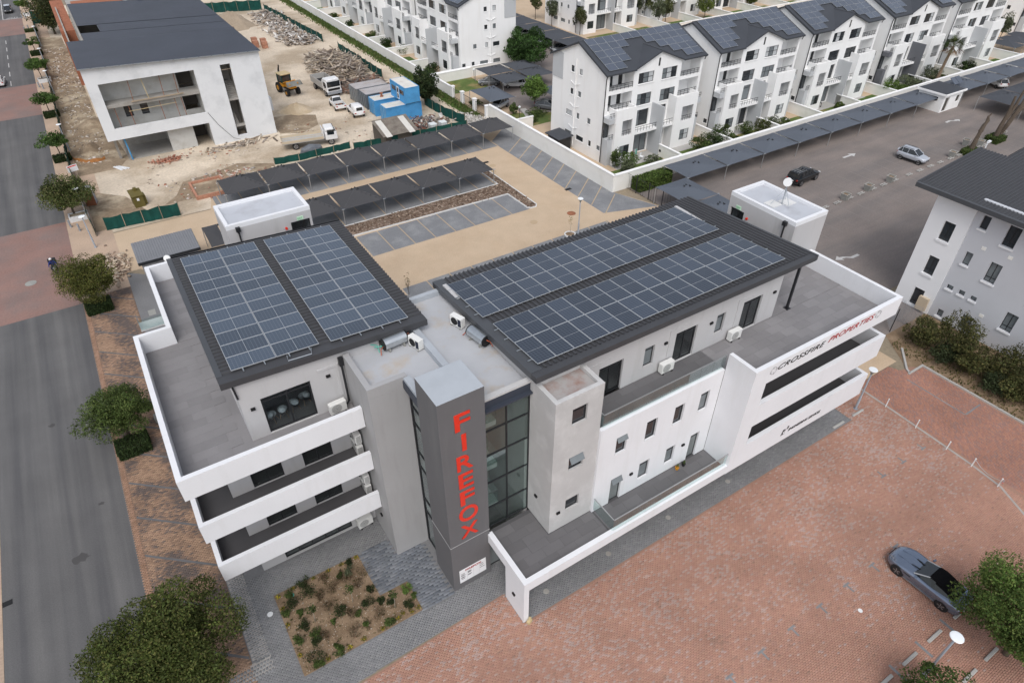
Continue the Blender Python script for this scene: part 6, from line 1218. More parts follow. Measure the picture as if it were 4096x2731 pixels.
# black pickup with canopy
t = thing('pickup_truck', 'black double-cab pickup with a canopy and roof rack beside the rooftop dish', 'pickup truck', (70.2,43.95,.01), R(4), scale=.95)
loft([(-2.55,.55,.95,1.06,.72,.80),(-2.5,.45,1.02,1.12,.84,.86),(-1.2,.4,1.03,1.13,.88,.9),(.8,.4,1.02,1.12,.88,.9),(1.3,.42,.98,1.12,.88,.9),(2.2,.45,.9,1.05,.84,.86),(2.55,.5,.75,.9,.7,.74)],'paint_black',t); arches(t,(-1.55,1.6),.89,.4); cabin(t,-.75,-.55,.45,1.15,.8,.64,1.1,1.72,'paint_black','paint_black',(-.05,)); cabin(t,-2.5,-2.38,-.9,-.78,.82,.68,1.1,1.74,'paint_black','paint_black',(-1.6,)); wheel_pair(t,(-1.55,1.6),.92,.39,.25,'rim'); lights(t,2.45,.6,.85,-2.53,.7,.95); mirrors(t,.95,1.0,1.2,'paint_black'); MB().box(-2.58,-.25,.75,-2.54,.25,.88).build('number_plate', ['sign_white'], t); MB().box(-2.6,-.8,.5,-2.5,.8,.62).build('bumper', ['alu_dark'], t)
for y in (-.5,-.2,.2,.5): MB().box(-2.2,y-.02,1.79,-.6,y+.02,1.83).build('roof_bar', ['steel'], t)
hatch('white hatchback driving on the street near the first paved crossing',(-12.0,139.6,.01),R(88),'paint_white',.95)
hatch('dark saloon with a pale roof waiting at the STOP legend',(-9.2,198.6,.01),R(-92),'paint_black',.95,roof='paint_silver'); hatch('grey car in the far lane beside the waiting saloon',(-12.6,193.5,.01),R(88),'paint_grey',.95)
hatch('silver crossover parked under the single sail beside the gate pillars',(52.2,85.6,.01),R(205),'paint_silver',.9,suv=.14); hatch('dark grey saloon parked behind the feathery green tree',(58.3,81.4,.01),R(-55),'paint_grey',.92,sedan=True)
hatch('white hatchback parked under the sails below the round tree',(59.6,92.8,.01),R(150),'paint_white',.9,suv=.08); hatch('dark car parked behind the white hatchback under the sails',(56.6,96.0,.01),R(150),'paint_grey',.9)
for k, (y, p, lb2) in enumerate(((121.5,'paint_white','white van-like car in the covered row between the apartment blocks, next to the gable'),(118.6,'paint_white','white car in the covered row, second from the gable with slim trees'),(115.6,'paint_silver','silver car in the covered row, third from the gable with slim trees'),(111.0,'paint_silver','silver hatchback in the covered row, with an empty space beside it'),(106.0,'paint_grey','dark car in the covered row, half hidden by the corner roof'))): hatch(lb2,(78.2,y,.01),R(172),p,.92,suv=.1 if k == 0 else 0)
hatch('white car parked beneath the sails beyond the gatehouse',(127.0,50.4,.01),R(60),'paint_white',.95,suv=.12); hatch('white car far back in the estate beside the rear sails',(73.5,138,.01),R(170),'paint_white',.95)
# small white panel van and pickup on the site
t = thing('panel_van', 'small white panel van with a rounded rear box beside the blue containers', 'van', (32.75,95.0,.01), R(86), scale=1.05)
loft([(-2.0,.5,.86,1.0,.66,.72),(-1.95,.4,.92,1.05,.74,.78),(-.2,.36,.92,1.02,.76,.78),(1.0,.36,.9,1.0,.76,.78),(1.7,.4,.8,.92,.72,.74),(2.0,.45,.66,.78,.62,.65)],'paint_white',t); cabin(t,-.15,.0,.5,1.0,.7,.56,.98,1.45,'paint_white','paint_white',())
mb = MB(); loft([(-1.95,.95,1.3,1.62,.68,.7),(-1.9,.9,1.4,1.75,.74,.74),(-.3,.9,1.42,1.78,.74,.74),(0,.95,1.3,1.6,.68,.7)],'paint_white',t,'cargo_box'); MB().box(-1.99,-.42,1.1,-1.94,.42,1.52).build('rear_window', ['carglass'], t, bevel=.05); wheel_pair(t,(-1.25,1.25),.8,.3,.18,'rim'); lights(t,1.95,.5,.68,-1.99,.62,.8); MB().box(-2.04,-.22,.52,-1.99,.22,.64).build('number_plate', ['sign_white'], t)
t = thing('pickup_truck', 'small white pickup with an open bed next to the panel van', 'pickup truck', (31.45,99.2,.01), R(86), scale=1.05)
loft([(-.2,.4,.9,1.0,.72,.76),(.2,.36,.92,1.02,.76,.78),(1.2,.36,.9,1.0,.76,.78),(1.8,.4,.78,.9,.72,.74),(2.05,.45,.66,.78,.62,.65)],'paint_white',t); cabin(t,-.1,.05,.6,1.2,.72,.58,.98,1.5,'paint_white','paint_white',()); mb = MB().box(-2.05,-.78,.5,-.15,.78,.58).box(-2.05,-.78,.58,-.15,-.72,.98).box(-2.05,.72,.58,-.15,.78,.98).box(-2.05,-.72,.58,-1.99,.72,.98).box(-.21,-.72,.58,-.15,.72,1.0); mb.build('bed', ['paint_white'], t); MB().box(-1.98,-.71,.585,-.22,.71,.60).build('bed_liner', ['rubber'], t)
g = random.Random(4)
for k in range(7): MB().obox((g.uniform(-1.7,-.5),g.uniform(-.5,.5),.68),(.3,.22,.16),g.uniform(0,3)).build('load_item', [g.choice(['rubber','concrete','rust'])], t)
wheel_pair(t,(-1.3,1.3),.8,.31,.18,'rim'); lights(t,1.98,.5,.68,-2.06,.6,.8)
# tipper truck
t = thing('tipper_truck', 'white tipper truck with a grey load box beside the scrap timber', 'truck', (32.7,107.4,.01), R(-87), scale=1.08)
MB().box(-3.0,-.5,.6,2.9,.5,.85).build('chassis', ['rubber'], t); MB().box(1.45,-1.1,.75,3.1,1.1,2.1).build('cab', ['paint_white'], t, bevel=.08); MB().box(1.5,-1.02,2.1,2.95,1.02,2.5).build('cab_roof', ['paint_white'], t, bevel=.12); MB().box(3.06,-.98,1.45,3.13,.98,2.2).build('windscreen', ['carglass'], t); MB().box(3.09,-.9,.95,3.15,.9,1.25).build('grille', ['black'], t); MB().box(3.05,-1.1,.45,3.25,1.1,.75).build('bumper', ['post_grey'], t)
for s in (-1,1): MB().box(1.9,s*1.11-.01,1.45,2.8,s*1.11+.01,2.1).build('side_window', ['carglass'], t); MB().box(3.0,s*1.0-.14,.8,3.16,s*1.0+.14,.95).build('headlight', ['lamp_clear'], t); MB().obox((3.0,s*1.28,1.7),(.1,.2,.45)).build('mirror', ['black'], t)
mb = MB().box(-3.1,-1.12,.95,1.3,1.12,1.05).box(-3.1,-1.12,1.05,1.3,-1.05,1.85).box(-3.1,1.05,1.05,1.3,1.12,1.85).box(-3.1,-1.05,1.05,-3.03,1.05,1.85).box(1.2,-1.05,1.05,1.3,1.05,2.2); mb.build('load_box', ['kerb'], t); MB().box(-3.02,-1.04,1.06,1.19,1.04,1.1).build('box_floor', ['rubber'], t); wheel_pair(t,(-1.9,2.2),1.1,.48,.32,'rim')
# flatbed truck
t = thing('flatbed_truck', 'white flatbed truck with a long dropside bed beside the charcoal sails', 'truck', (23.2,87.2,.01), R(-10), scale=1.08)
MB().box(-3.2,-.4,.55,2.9,.4,.8).build('chassis', ['rubber'], t); MB().box(1.7,-.98,.65,3.2,.98,1.6).build('cab', ['paint_white'], t, bevel=.1); MB().box(1.75,-.9,1.6,2.9,.9,2.1).build('cab_roof', ['paint_white'], t, bevel=.16); MB().obox((3.05,0,1.72),(.06,1.7,.72),0,0,0,R(-22)).build('windscreen', ['carglass'], t)
for s in (-1,1): MB().box(2.0,s*.985-.01,1.3,2.85,s*.985+.01,1.9).build('side_window', ['carglass'], t); MB().box(3.1,s*.8-.15,.85,3.23,s*.8+.15,1.0).build('headlight', ['lamp_clear'], t)
MB().box(-3.5,-1.05,.85,1.5,1.05,.95).build('bed', ['kerb'], t)
for a in ((-3.5,-1.08,.95,1.5,-1.03,1.25),(-3.5,1.03,.95,1.5,1.08,1.25),(-3.55,-1.03,.95,-3.5,1.03,1.25)): MB().box(*a).build('dropside', ['cream'], t)
MB().box(1.5,-1.05,.95,1.58,1.05,1.95).build('headboard', ['paint_white'], t); mb = MB()
for y in (-1.05,1.05):
    mb.box(-3.5,y-.02,1.5,1.5,y+.02,1.54)
    for x in (-3.4,-2.2,-1,.2,1.4): mb.box(x,y-.02,1.25,x+.04,y+.02,1.5)
mb.build('rail', ['cream'], t)['kind'] = 'stuff'; wheel_pair(t,(-2.0,2.35),.95,.4,.26,'rim')
# backhoe loader
t = thing('backhoe_loader', 'yellow backhoe loader with raised front bucket on the sandy site', 'backhoe', (27.2,110.2,.01), R(-80), scale=1.1)
MB().box(-1.6,-.45,.7,1.6,.45,1.0).build('chassis', ['rubber'], t); MB().box(.3,-.5,1.0,2.1,.5,1.65).build('engine_cover', ['yellow'], t, bevel=.08); MB().box(-1.3,-.75,1.0,.3,.75,1.4).build('cab_base', ['yellow'], t)
mb = MB(); [mb.box(x-.05,y-.05,1.4,x+.05,y+.05,2.55) for x in (-1.2,.2) for y in (-.68,.68)]; mb.build('cab_frame', ['net'], t)['kind'] = 'stuff'; MB().box(-1.18,-.66,1.4,.18,.66,2.5).build('cab_glass', ['winglass'], t); MB().box(-1.35,-.8,2.55,.4,.8,2.7).build('cab_roof', ['cab_cream'], t, bevel=.05)
for x, r in ((-.9,.72),(1.6,.48)):
    for s in (-1,1): w_ = MB().tube([(x,s*.62,r),(x,s*1.02,r)],r,18).build('wheel', ['rubber'], t); MB().tube([(x,s*1.0,r),(x,s*1.03,r)],r*.5,14).build('rim', ['yellow'], w_)
for s in (-1,1): MB().tube([(.2,s*.6,1.5),(1.6,s*.62,2.0),(2.5,s*.62,1.75)],.09,6).build('loader_arm', ['yellow'], t)
MB().face([(2.4,-1.1,1.5),(2.4,1.1,1.5),(2.35,1.1,2.15),(2.35,-1.1,2.15)]).face([(2.4,-1.1,1.5),(2.4,1.1,1.5),(3.1,1.1,1.65),(3.1,-1.1,1.65)]).face([(2.4,-1.1,1.5),(3.1,-1.1,1.65),(2.35,-1.1,2.15)]).face([(2.4,1.1,1.5),(3.1,1.1,1.65),(2.35,1.1,2.15)]).build('bucket', ['conc_block'], t)
MB().tube([(-1.6,.2,1.0),(-2.3,.2,2.6),(-1.9,.2,3.4)],[.16,.13,.1],6).tube([(-1.9,.2,3.4),(-2.6,.2,2.0),(-2.7,.2,1.3)],[.11,.1,.09],6).build('backhoe_boom', ['alu_dark'], t); MB().box(-2.95,0,.9,-2.55,.4,1.35).build('digging_bucket', ['conc_block'], t)
# motorcycle with its rider
MX, MY, MR = -8.62, 69.6, R(-88)
t = thing('motorcycle', 'blue delivery motorcycle with a black top box on the paved crossing', 'motorcycle', (MX,MY,.01), MR)
for x in (-.62,.66): w_ = MB().tube([(x,-.06,.3),(x,.06,.3)],.3,16).build('wheel', ['rubber'], t); MB().tube([(x,-.065,.3),(x,.065,.3)],.18,12).build('rim', ['rim'], w_)
MB().tube([(-.45,0,.5),(.0,0,.62),(.4,0,.7)],[.12,.16,.14],8).build('tank', ['blue_cloth'], t); MB().box(-.6,-.14,.68,-.05,.14,.78).build('seat', ['black'], t, bevel=.03); MB().box(-1.0,-.34,.75,-.45,.34,1.2).build('top_box', ['black'], t, bevel=.04); MB().tube([(.68,0,.3),(.52,0,.85)],.05,6).build('fork', ['alu_dark'], t); MB().tube([(.4,-.36,1.0),(.52,0,.95),(.4,.36,1.0)],.02,6).build('handlebar', ['alu_dark'], t); MB().tube([(.62,0,.85),(.75,0,.83)],.1,10).build('headlight', ['lamp_clear'], t); MB().box(-.3,-.12,.25,.3,.12,.5).build('engine', ['alu_dark'], t)
sit = dict(pelvis=(0,-.2,.82),belly=(0,-.14,1.0),chest=(0,-.04,1.22),neck=(0,.02,1.4),head=(0,.07,1.52),crown=(0,.08,1.62),shl=(-.19,-.03,1.27),ell=(-.32,.18,1.08),wrl=(-.34,.4,1.03),hal=(-.35,.47,1.01),shr=(.19,-.03,1.27),elr=(.32,.18,1.08),wrr=(.34,.4,1.03),har=(.35,.47,1.01),hpl=(-.1,-.18,.8),knl=(-.24,.22,.72),anl=(-.2,.05,.34),tol=(-.2,.17,.29),hpr=(.1,-.18,.8),knr=(.24,.22,.72),anr=(.2,.05,.34),tor=(.2,.17,.29))
person((MX,MY,.01),MR-R(90),'rider in a dark blue jacket and white helmet seated on the motorcycle',sit,'blue_cloth','denim',hat='plastic_white')
stand = dict(pelvis=(0,0,.92),belly=(0,0,1.08),chest=(0,0,1.3),neck=(0,0,1.48),head=(0,.02,1.6),crown=(0,.02,1.7),shl=(-.19,0,1.38),ell=(-.25,.03,1.1),wrl=(-.25,.12,.88),hal=(-.24,.15,.8),shr=(.19,0,1.38),elr=(.25,.03,1.1),wrr=(.25,.12,.88),har=(.24,.15,.8),hpl=(-.1,0,.9),knl=(-.11,.03,.5),anl=(-.12,0,.08),tol=(-.12,.14,.04),hpr=(.1,0,.9),knr=(.11,.03,.5),anr=(.12,0,.08),tor=(.12,.14,.04))
person((29.0,150.5,0),R(40),'worker in dark clothes standing beside the long brown sand heap',stand,'denim','denim')
# ---------------------------------------------------------------- vegetation
def leafmesh(name, clumps, size, pal, par=None, seed=0, asp=.5, up=.35, hollow=.45, kind=None, mat='leaf'):
    g = np.random.default_rng(seed); pal = np.array(pal); Pn, T = [], []
    for (cx_, cy_, cz_, rx_, ry_, rz_, n) in clumps:
        d = g.standard_normal((n,3)); d /= np.linalg.norm(d,axis=1)[:,None]; r = (hollow+(1-hollow)*g.random(n))**.6; r *= g.uniform(.88,1.1,n)
        Pn.append(np.concatenate([np.array([cx_,cy_,cz_])+d*r[:,None]*np.array([rx_,ry_,rz_]), d],1)); T.append(pal[g.integers(0,len(pal),n)]*g.uniform(.66,1.34)*g.uniform(.7,1.3,(n,1)))
    A = np.concatenate(Pn); T = np.concatenate(T); p, d = A[:,:3], A[:,3:]; n = len(p)
    nm = d*.6 + g.standard_normal((n,3))*.75 + np.array([0,0,up]); nm /= np.linalg.norm(nm,axis=1)[:,None]; a = np.cross(nm,g.standard_normal((n,3))); a /= np.linalg.norm(a,axis=1)[:,None]; b = np.cross(nm,a)
    s = size*g.uniform(.6,1.3,n); a *= s[:,None]; b *= (s*asp)[:,None]; V = np.stack([p-a,p+b-a*.1+nm*(s*.12)[:,None],p+a,p-b-a*.1+nm*(s*.12)[:,None]],1).reshape(-1,3)
    return npmesh(name, V, np.arange(n*4).reshape(-1,4), mat, T, par, kind)
OLIVE = [(.062,.086,.019),(.082,.108,.026),(.048,.064,.015),(.11,.112,.032),(.074,.09,.021)]
GREEN = [(.055,.085,.02),(.075,.11,.028),(.04,.065,.016),(.095,.125,.035)]
DEEP = [(.028,.05,.014),(.04,.065,.018),(.022,.04,.012)]
BRIGHT = [(.09,.15,.03),(.12,.185,.04),(.07,.12,.025)]
GREYG = [(.10,.12,.065),(.13,.145,.085),(.08,.10,.055)]
def crown(rx_, ry_, rz_, zc, n, seed, k=34, lump=.34):
    g = random.Random(seed); out = []
    for i in range(k):
        z = 1-2*(i+.5)/k; th = i*2.399963+g.uniform(-.4,.4); r = math.sqrt(max(0,1-z*z)); q = g.uniform(.42,.96); l = g.uniform(lump*.65,lump*1.45)
        if z < -.55: q *= .75
        if g.random() < .04: continue
        out.append((r*math.cos(th)*rx_*q, r*math.sin(th)*ry_*q, zc+z*rz_*q, l*rx_, l*ry_, l*rz_*.9, int(n/k*g.uniform(.7,1.3))))
    out.append((0,0,zc,rx_*.5,ry_*.5,rz_*.5,int(n*.06))); return out
def limbs(t, h, r, rx_, ry_, zc, rz_, seed, nb=7, mat='bark'):
    g = random.Random(seed); mb = MB().tube([(0,0,-.05),(g.uniform(-.06,.06),g.uniform(-.06,.06),h*.5),(0,0,h)],[r*1.15,r*.9,r*.75],9)
    for i in range(nb):
        a = 2*math.pi*i/nb+g.uniform(-.3,.3); e = g.uniform(.45,.72); x, y, z = math.cos(a)*rx_*e, math.sin(a)*ry_*e, zc+rz_*g.uniform(-.3,.45); mb.tube([(0,0,h*.92),(x*.45,y*.45,h+(z-h)*.55),(x,y,z)],[r*.55,r*.36,r*.12],6)
    return mb.build('trunk', [mat], t)
def tree(loc, label, rx_, h, zc, rz_, n, size, pal, seed, trunk_r=.14, group=None, name='tree', k=34, ry_=None, cat='tree', lump=.34, scale=1.):
    t = thing(name, label, cat, loc, 0, group, scale=scale); limbs(t,h,trunk_r,rx_,ry_ or rx_,zc,rz_,seed); leafmesh('crown', crown(rx_,ry_ or rx_,rz_,zc,n,seed,k,lump), size, pal, t, seed); return t
def hedge(loc, sx, sy, sz, label, group=None, pal=DEEP, seed=1, n=2600, size=.07, rz=0., name='hedge'):
    t = thing(name, label, 'hedge', loc, rz, group); MB().box(-sx/2+.08,-sy/2+.08,0,sx/2-.08,sy/2-.08,sz-.07).build('stems', ['hedge_core'], t)  # dark solid box added inside, blocks the view through the leaves
    g = np.random.default_rng(seed); P_ = g.uniform(-1,1,(n,3)); f = g.integers(0,5,n); P_[f == 0,0] = -1; P_[f == 1,0] = 1; P_[f == 2,1] = -1; P_[f == 3,1] = 1; P_[f == 4,2] = 1; P_ = P_*np.array([sx/2,sy/2,sz/2])+np.array([0,0,sz/2])+g.normal(0,.035,(n,3)); P_[:,2] = np.maximum(P_[:,2],.03)
    pl_ = np.array(pal); T = pl_[g.integers(0,len(pl_),n)]*g.uniform(.7,1.3,(n,1)); nm = g.standard_normal((n,3)); nm /= np.linalg.norm(nm,axis=1)[:,None]; a = np.cross(nm,g.standard_normal((n,3))); a /= np.linalg.norm(a,axis=1)[:,None]; b = np.cross(nm,a)*.6; a *= size; b *= size
    npmesh('foliage', np.stack([P_-a,P_+b,P_+a,P_-b],1).reshape(-1,3), np.arange(n*4).reshape(-1,4), 'leaf', T, t); return t
# street trees with clipped hedges at their feet
tree((-5.95,21.6,0),'big dense olive-green street tree beside the cobble strip',3.3,2.2,4.0,2.5,60000,.068,OLIVE,11,.2,k=70,lump=.26,group='street trees')
tree((-5.9,41.9,0),'dark green street tree beside the terrace parapet, with a hedge at its foot',2.5,1.6,3.0,1.8,21000,.07,GREEN,12,.15,k=44,group='street trees',lump=.3); tree((-5.8,61.3,0),'round olive-yellow street tree at the edge of the first paved crossing',2.75,1.6,3.0,2.2,25000,.07,[(.085,.098,.02),(.11,.118,.026),(.065,.08,.018),(.125,.115,.03)],13,.15,k=54,group='street trees',lump=.28); tree((-5.9,81.3,0),'street tree beside the portable toilet and the lamp post',2.75,1.5,2.9,1.9,11000,.11,[(.075,.10,.028),(.10,.12,.035),(.06,.085,.022),(.13,.125,.05)],14,.13,k=40,group='street trees',lump=.32)
for k, y in enumerate((40.7,60.6,20.0)): hedge((-5.75,y,0),2.0,1.5,.85,('clipped dark hedge at the foot of the dark green street tree','clipped dark hedge at the foot of the round olive-yellow tree','clipped dark hedge under the big olive-green tree')[k],'clipped hedges along the pavement',seed=k+3)
def planter(y, white, lab2):
    t = thing('planter', lab2, 'planter', (-5.6,y,0), 0, 'planters along the street'); MB().band([(-.95,-.6),(.95,-.6),(.95,.6),(-.95,.6),(-.95,-.6)],.14,0,.6).build('box', ['cons_white'], t); MB().box(-.8,-.45,.3,.8,.45,.52).build('soil', ['site_mud'], t)
planter(80.8,True,'white planter box under the tree beside the portable toilet'); planter(137.6,True,'white planter box under the topiary tree at the second crossing'); planter(192.4,True,'white planter box beside the STOP legend')
for k, (y, s, lb3) in enumerate(((99.8,1.0,'small flat-topped street tree across from the orange netting'),(118.6,.95,'small flat-topped street tree before the second crossing'),(137.8,1.05,'flat-topped street tree standing in the white planter'),(156.5,.8,'thin tilted street tree with two leaf tufts'),(192.6,.9,'pale small street tree beside the STOP legend'))):
    tree((-5.9,y,.4),lb3,1.75*s,1.5,2.3*s,.85*s,3600 if k != 3 else 1500,.11,BRIGHT if k == 4 else [(.06,.11,.025),(.08,.14,.03),(.045,.085,.02)],20+k,.07,group='small street trees',k=22 if k != 3 else 9,lump=.36)
    if k in (0,1,3): hedge((-5.8,y-.3,0),1.9,1.3,.75,'clipped dark hedge block at the foot of a small street tree','clipped hedge blocks by small trees',seed=30+k,n=1400)
hedge((-5.8,176.5,0),2.2,1.5,.5,'low scruffy hedge by the bollards at the far crossing',seed=41,n=900,pal=GREEN)
tree((-1.8,171.5,0),'tall dark evergreen tree beside the unfinished building',3.4,1.0,4.6,4.6,9000,.17,[(.045,.062,.018),(.06,.075,.022),(.09,.085,.03),(.03,.045,.014)],50,.22,k=46,ry_=4.6,group='site trees'); tree((43.4,93.0,0),'dark spiky conifer-like tree between the blue containers and the net',2.0,.8,2.9,2.7,7000,.16,[(.022,.04,.014),(.032,.052,.018),(.045,.06,.02)],51,.14,k=40,group='site trees',lump=.3)
tree((66.3,100.3,0),'bushy round dark green tree beside the plain gable',4.3,1.2,3.6,3.2,15000,.17,[(.035,.075,.018),(.05,.10,.024),(.028,.06,.015)],52,.2,k=80,lump=.22,group='estate trees'); tree((56.9,82.9,0),'feathery bright green tree beside the parked grey saloon',2.0,1.3,2.9,1.7,6000,.13,[(.10,.17,.035),(.13,.20,.045),(.08,.14,.03)],53,.09,k=34,group='estate trees')
for k, (x, y, lb4) in enumerate(((88.2,129.0,'slim tree furthest along the gable with two small windows'),(87.2,121.4,'slim tree in the middle of the rear gable wall'),(88.4,113.2,'slim leafy tree at the front corner of the rear block'),(106.2,116.0,'slim tree of the close pair between two rear blocks'),(107.6,113.6,'slim pale tree beside the close pair between two rear blocks'),(106.0,109.2,'slim tree before the garden wall of the second rear block'),(108.4,109.6,'slim bushy tree before the second rear block patio'),(153.5,63.8,'slim tree beside the lone sails beyond the gabled row'))): tree((x,y,0),lb4,1.35,2.0,3.6,1.9,2600,.14,GREYG if k % 2 else [(.075,.09,.035),(.10,.11,.045)],60+k,.07,group='slim estate trees',k=20)
tree((119.6,109.2,0),'willowy bright tree in the garden of the third rear block',2.2,1.4,3.4,2.4,4200,.15,[(.12,.16,.04),(.15,.18,.05),(.09,.12,.03)],70,.1,group='estate trees',k=28); tree((137.5,112,0),'olive bush-like tree in the garden of the last rear block',1.8,.8,1.8,1.5,2200,.15,OLIVE,71,.1,group='estate trees',k=18)
# shrubs in the gardens (each by itself)
def shrub(loc, label, r, h, n, size, pal, seed, group, cat='shrub'):
    t = thing('shrub', label, cat, loc, 0, group); MB().tube([(0,0,-.03),(0,0,h*.4)],[.04,.02],6).build('stem', ['bark'], t); leafmesh('foliage', crown(r,r,h*.5,h*.52,n,seed,12,.4), size, pal, t, seed); return t
gs = [(53.3,57.0,1.0,1.9,GREYG),(53.2,59.2,.9,2.6,GREEN),(54.6,58.2,1.1,2.2,BRIGHT),(57.8,57.2,1.0,1.4,GREYG),(65.3,56.2,1.7,2.6,GREEN),(67.8,56.6,1.6,2.6,DEEP),(70.6,57.6,1.5,2.4,GREEN),(71.4,56.0,1.2,1.2,DEEP),(75.8,58.2,1.2,1.6,GREEN),(77.9,57.0,1.2,2.3,OLIVE),(80.4,57.3,1.0,2.0,GREYG),(82.6,57.0,.9,1.4,GREEN),(95.6,57.5,.7,1.0,GREEN),(107.6,57.2,1.3,3.0,BRIGHT),(109.4,56.2,1.1,1.8,BRIGHT),(112.6,57.0,1.8,2.3,GREYG),(115.4,57.0,1.0,1.5,DEEP),(119.0,57.2,1.7,2.9,GREYG),(121.5,56.5,1.1,1.3,OLIVE),(129.6,57.0,1.5,2.2,DEEP)]
gl_ = ['in front of the corner block, soft grey-green','tall and leafy against the corner block wall','bright and loose before the barred window of the corner block','round and grey on the patio edge of the corner block','dense green at the low garden wall of the corner block','dark and dense next to the dense green one','leafy at the start of the second garden','low and dark in the second garden','small beside the second block glazed doors','olive-brown in the middle of the second garden','silvery next to the olive-brown one','strap-leaved at the edge of the second lawn','small beside the third block patio','upright bright green one before the dark fin block','smaller bright one beside the upright bright green one','wide grey-green one before the dark fin block','dark low one between grey-green bushes','tall grey-green one near the gatehouse','low olive one beside the palm','dark bushy one at the foot of the palm']
for k, (x,y,r,h,pal) in enumerate(gs): shrub((x,y,0),'garden shrub '+gl_[k],r,h,2400 if r > 1.2 else 1400,.10,pal,100+k,'shrubs in the row gardens')
bs_ = [(50.6,152,1.2,'behind the site wall, furthest back'),(51.2,144,.9,'behind the site wall by the stair-like plants'),(51.4,133,1.3,'before the third block facing the site'),(51.8,126.5,1.3,'before the grey fin wall facing the site'),(52.4,120.5,1.6,'long and low at the second block lawn'),(51.9,107.2,1.2,'by the glazed door of the block with the plain gable')]
for k, (x,y,r,lb5) in enumerate(bs_): shrub((x,y,0),'dark garden shrub '+lb5,r,1.5,1400,.11,DEEP if k % 2 else GREEN,130+k,'shrubs behind the site wall')
for k, (x,y,r,h,lb6) in enumerate(((55.2,79.9,1.5,.9,'low mounded bush beside the curved path in the estate'),(53.0,78.0,.8,.8,'small dark bush at the yard wall of the corner block'),(52.6,82.4,.7,1.6,'narrow bush in front of the silver crossover'),(49.6,88.5,.9,.8,'scrubby bush behind the gate pillars'),(60.5,88.6,1.0,.8,'lavender-grey bush by the lamp near the covered cars'))): shrub((x,y,0),lb6,r,h,1600,.09,GREYG if k == 4 else GREEN,140+k,'estate bushes')
hedge((53.7,52.9,0),5.0,1.5,1.5,'bright green bushy hedge under the end of the long white wall',pal=BRIGHT+GREEN,seed=150,n=5200,size=.11); 
for k, (x,y,r,h) in enumerate(((52.2,17.6,1.6,2.6),(53.6,15.6,1.9,3.3),(52.2,13.6,1.6,2.3),(53.9,11.6,1.9,2.9),(52.2,9.8,1.7,2.3),(53.8,7.6,1.9,3.0),(52.2,5.6,1.7,2.3),(53.6,3.4,1.9,2.9),(51.9,15.3,1.2,1.5),(51.7,11.4,1.2,1.4),(51.7,7.6,1.2,1.4))): tree((x,y,0),'brown-green bush tree in the planted strip before the neighbouring office' if k < 8 else 'low dark green shrub at the kerb of the planted strip',r,.7,h*.55,h*.5,4800 if k < 8 else 2400,.085,[(.062,.07,.022),(.085,.085,.028),(.05,.058,.018),(.105,.095,.034)] if k < 8 else [(.035,.05,.02),(.05,.065,.028)],160+k,.06,group='bush trees by the neighbouring office' if k < 8 else 'low shrubs at the kerb',name='bush_tree',k=26,cat='bush')
# trees at the right edge of the red parking lot
tree((31.3,-.1,0),'big leafy green tree overhanging the tail of the sports car',3.55,1.6,3.6,2.6,40000,.07,[(.07,.12,.024),(.095,.15,.034),(.05,.09,.018),(.12,.155,.04)],180,.16,k=50,lump=.28,group='trees of the red parking lot'); tree((24.4,.3,0),'leafy green tree rising beside the tall white lamp',1.7,1.0,2.1,1.3,12000,.07,[(.06,.105,.022),(.085,.135,.03),(.045,.085,.018)],181,.12,k=36,group='trees of the red parking lot')
# palm
t = thing('palm_tree', 'tall palm with a leaning trunk behind the gatehouse', 'palm', (117.2,55.2,0)); pth = [(0,0,0),(.3,.1,2.0),(.9,.2,4.2),(1.7,.3,6.2)]; MB().tube(pth,[.34,.27,.23,.2],10).build('trunk', ['palm_trunk'], t); g = random.Random(9); V, T = [], []
for i in range(46):
    a = i*2.4; el = R(g.uniform(-35,75)); L_ = g.uniform(1.5,2.1); d = Vector((math.cos(a)*math.cos(el),math.sin(a)*math.cos(el),math.sin(el))); s = d.cross(Vector((0,0,1))).normalized(); b = Vector((1.7,.3,6.3)); tint = [c*g.uniform(.7,1.3) for c in (.06,.085,.025)] if el > -.2 else [c*g.uniform(.7,1.2) for c in (.16,.12,.06)]
    m_ = b+d*L_*.5
    for j in range(13): th = (j/12-.5)*2.3; e = (d*math.cos(th)+s*math.sin(th)).normalized(); tip = m_+e*L_*.6+Vector((0,0,-.22*L_*abs(th)-.12)); q = s*.05 if abs(th) < .8 else d*.05; V += [tuple(m_-q*.4),tuple(m_+q*.4),tuple(m_*.4+tip*.6+q),tuple(tip)]; T.append(tint)
    V += [tuple(b-s*.02),tuple(b+s*.02),tuple(m_+s*.02),tuple(m_-s*.02)]; T.append(tint)
npmesh('fronds', V, np.arange(len(V)).reshape(-1,4), 'leaf', T, t)
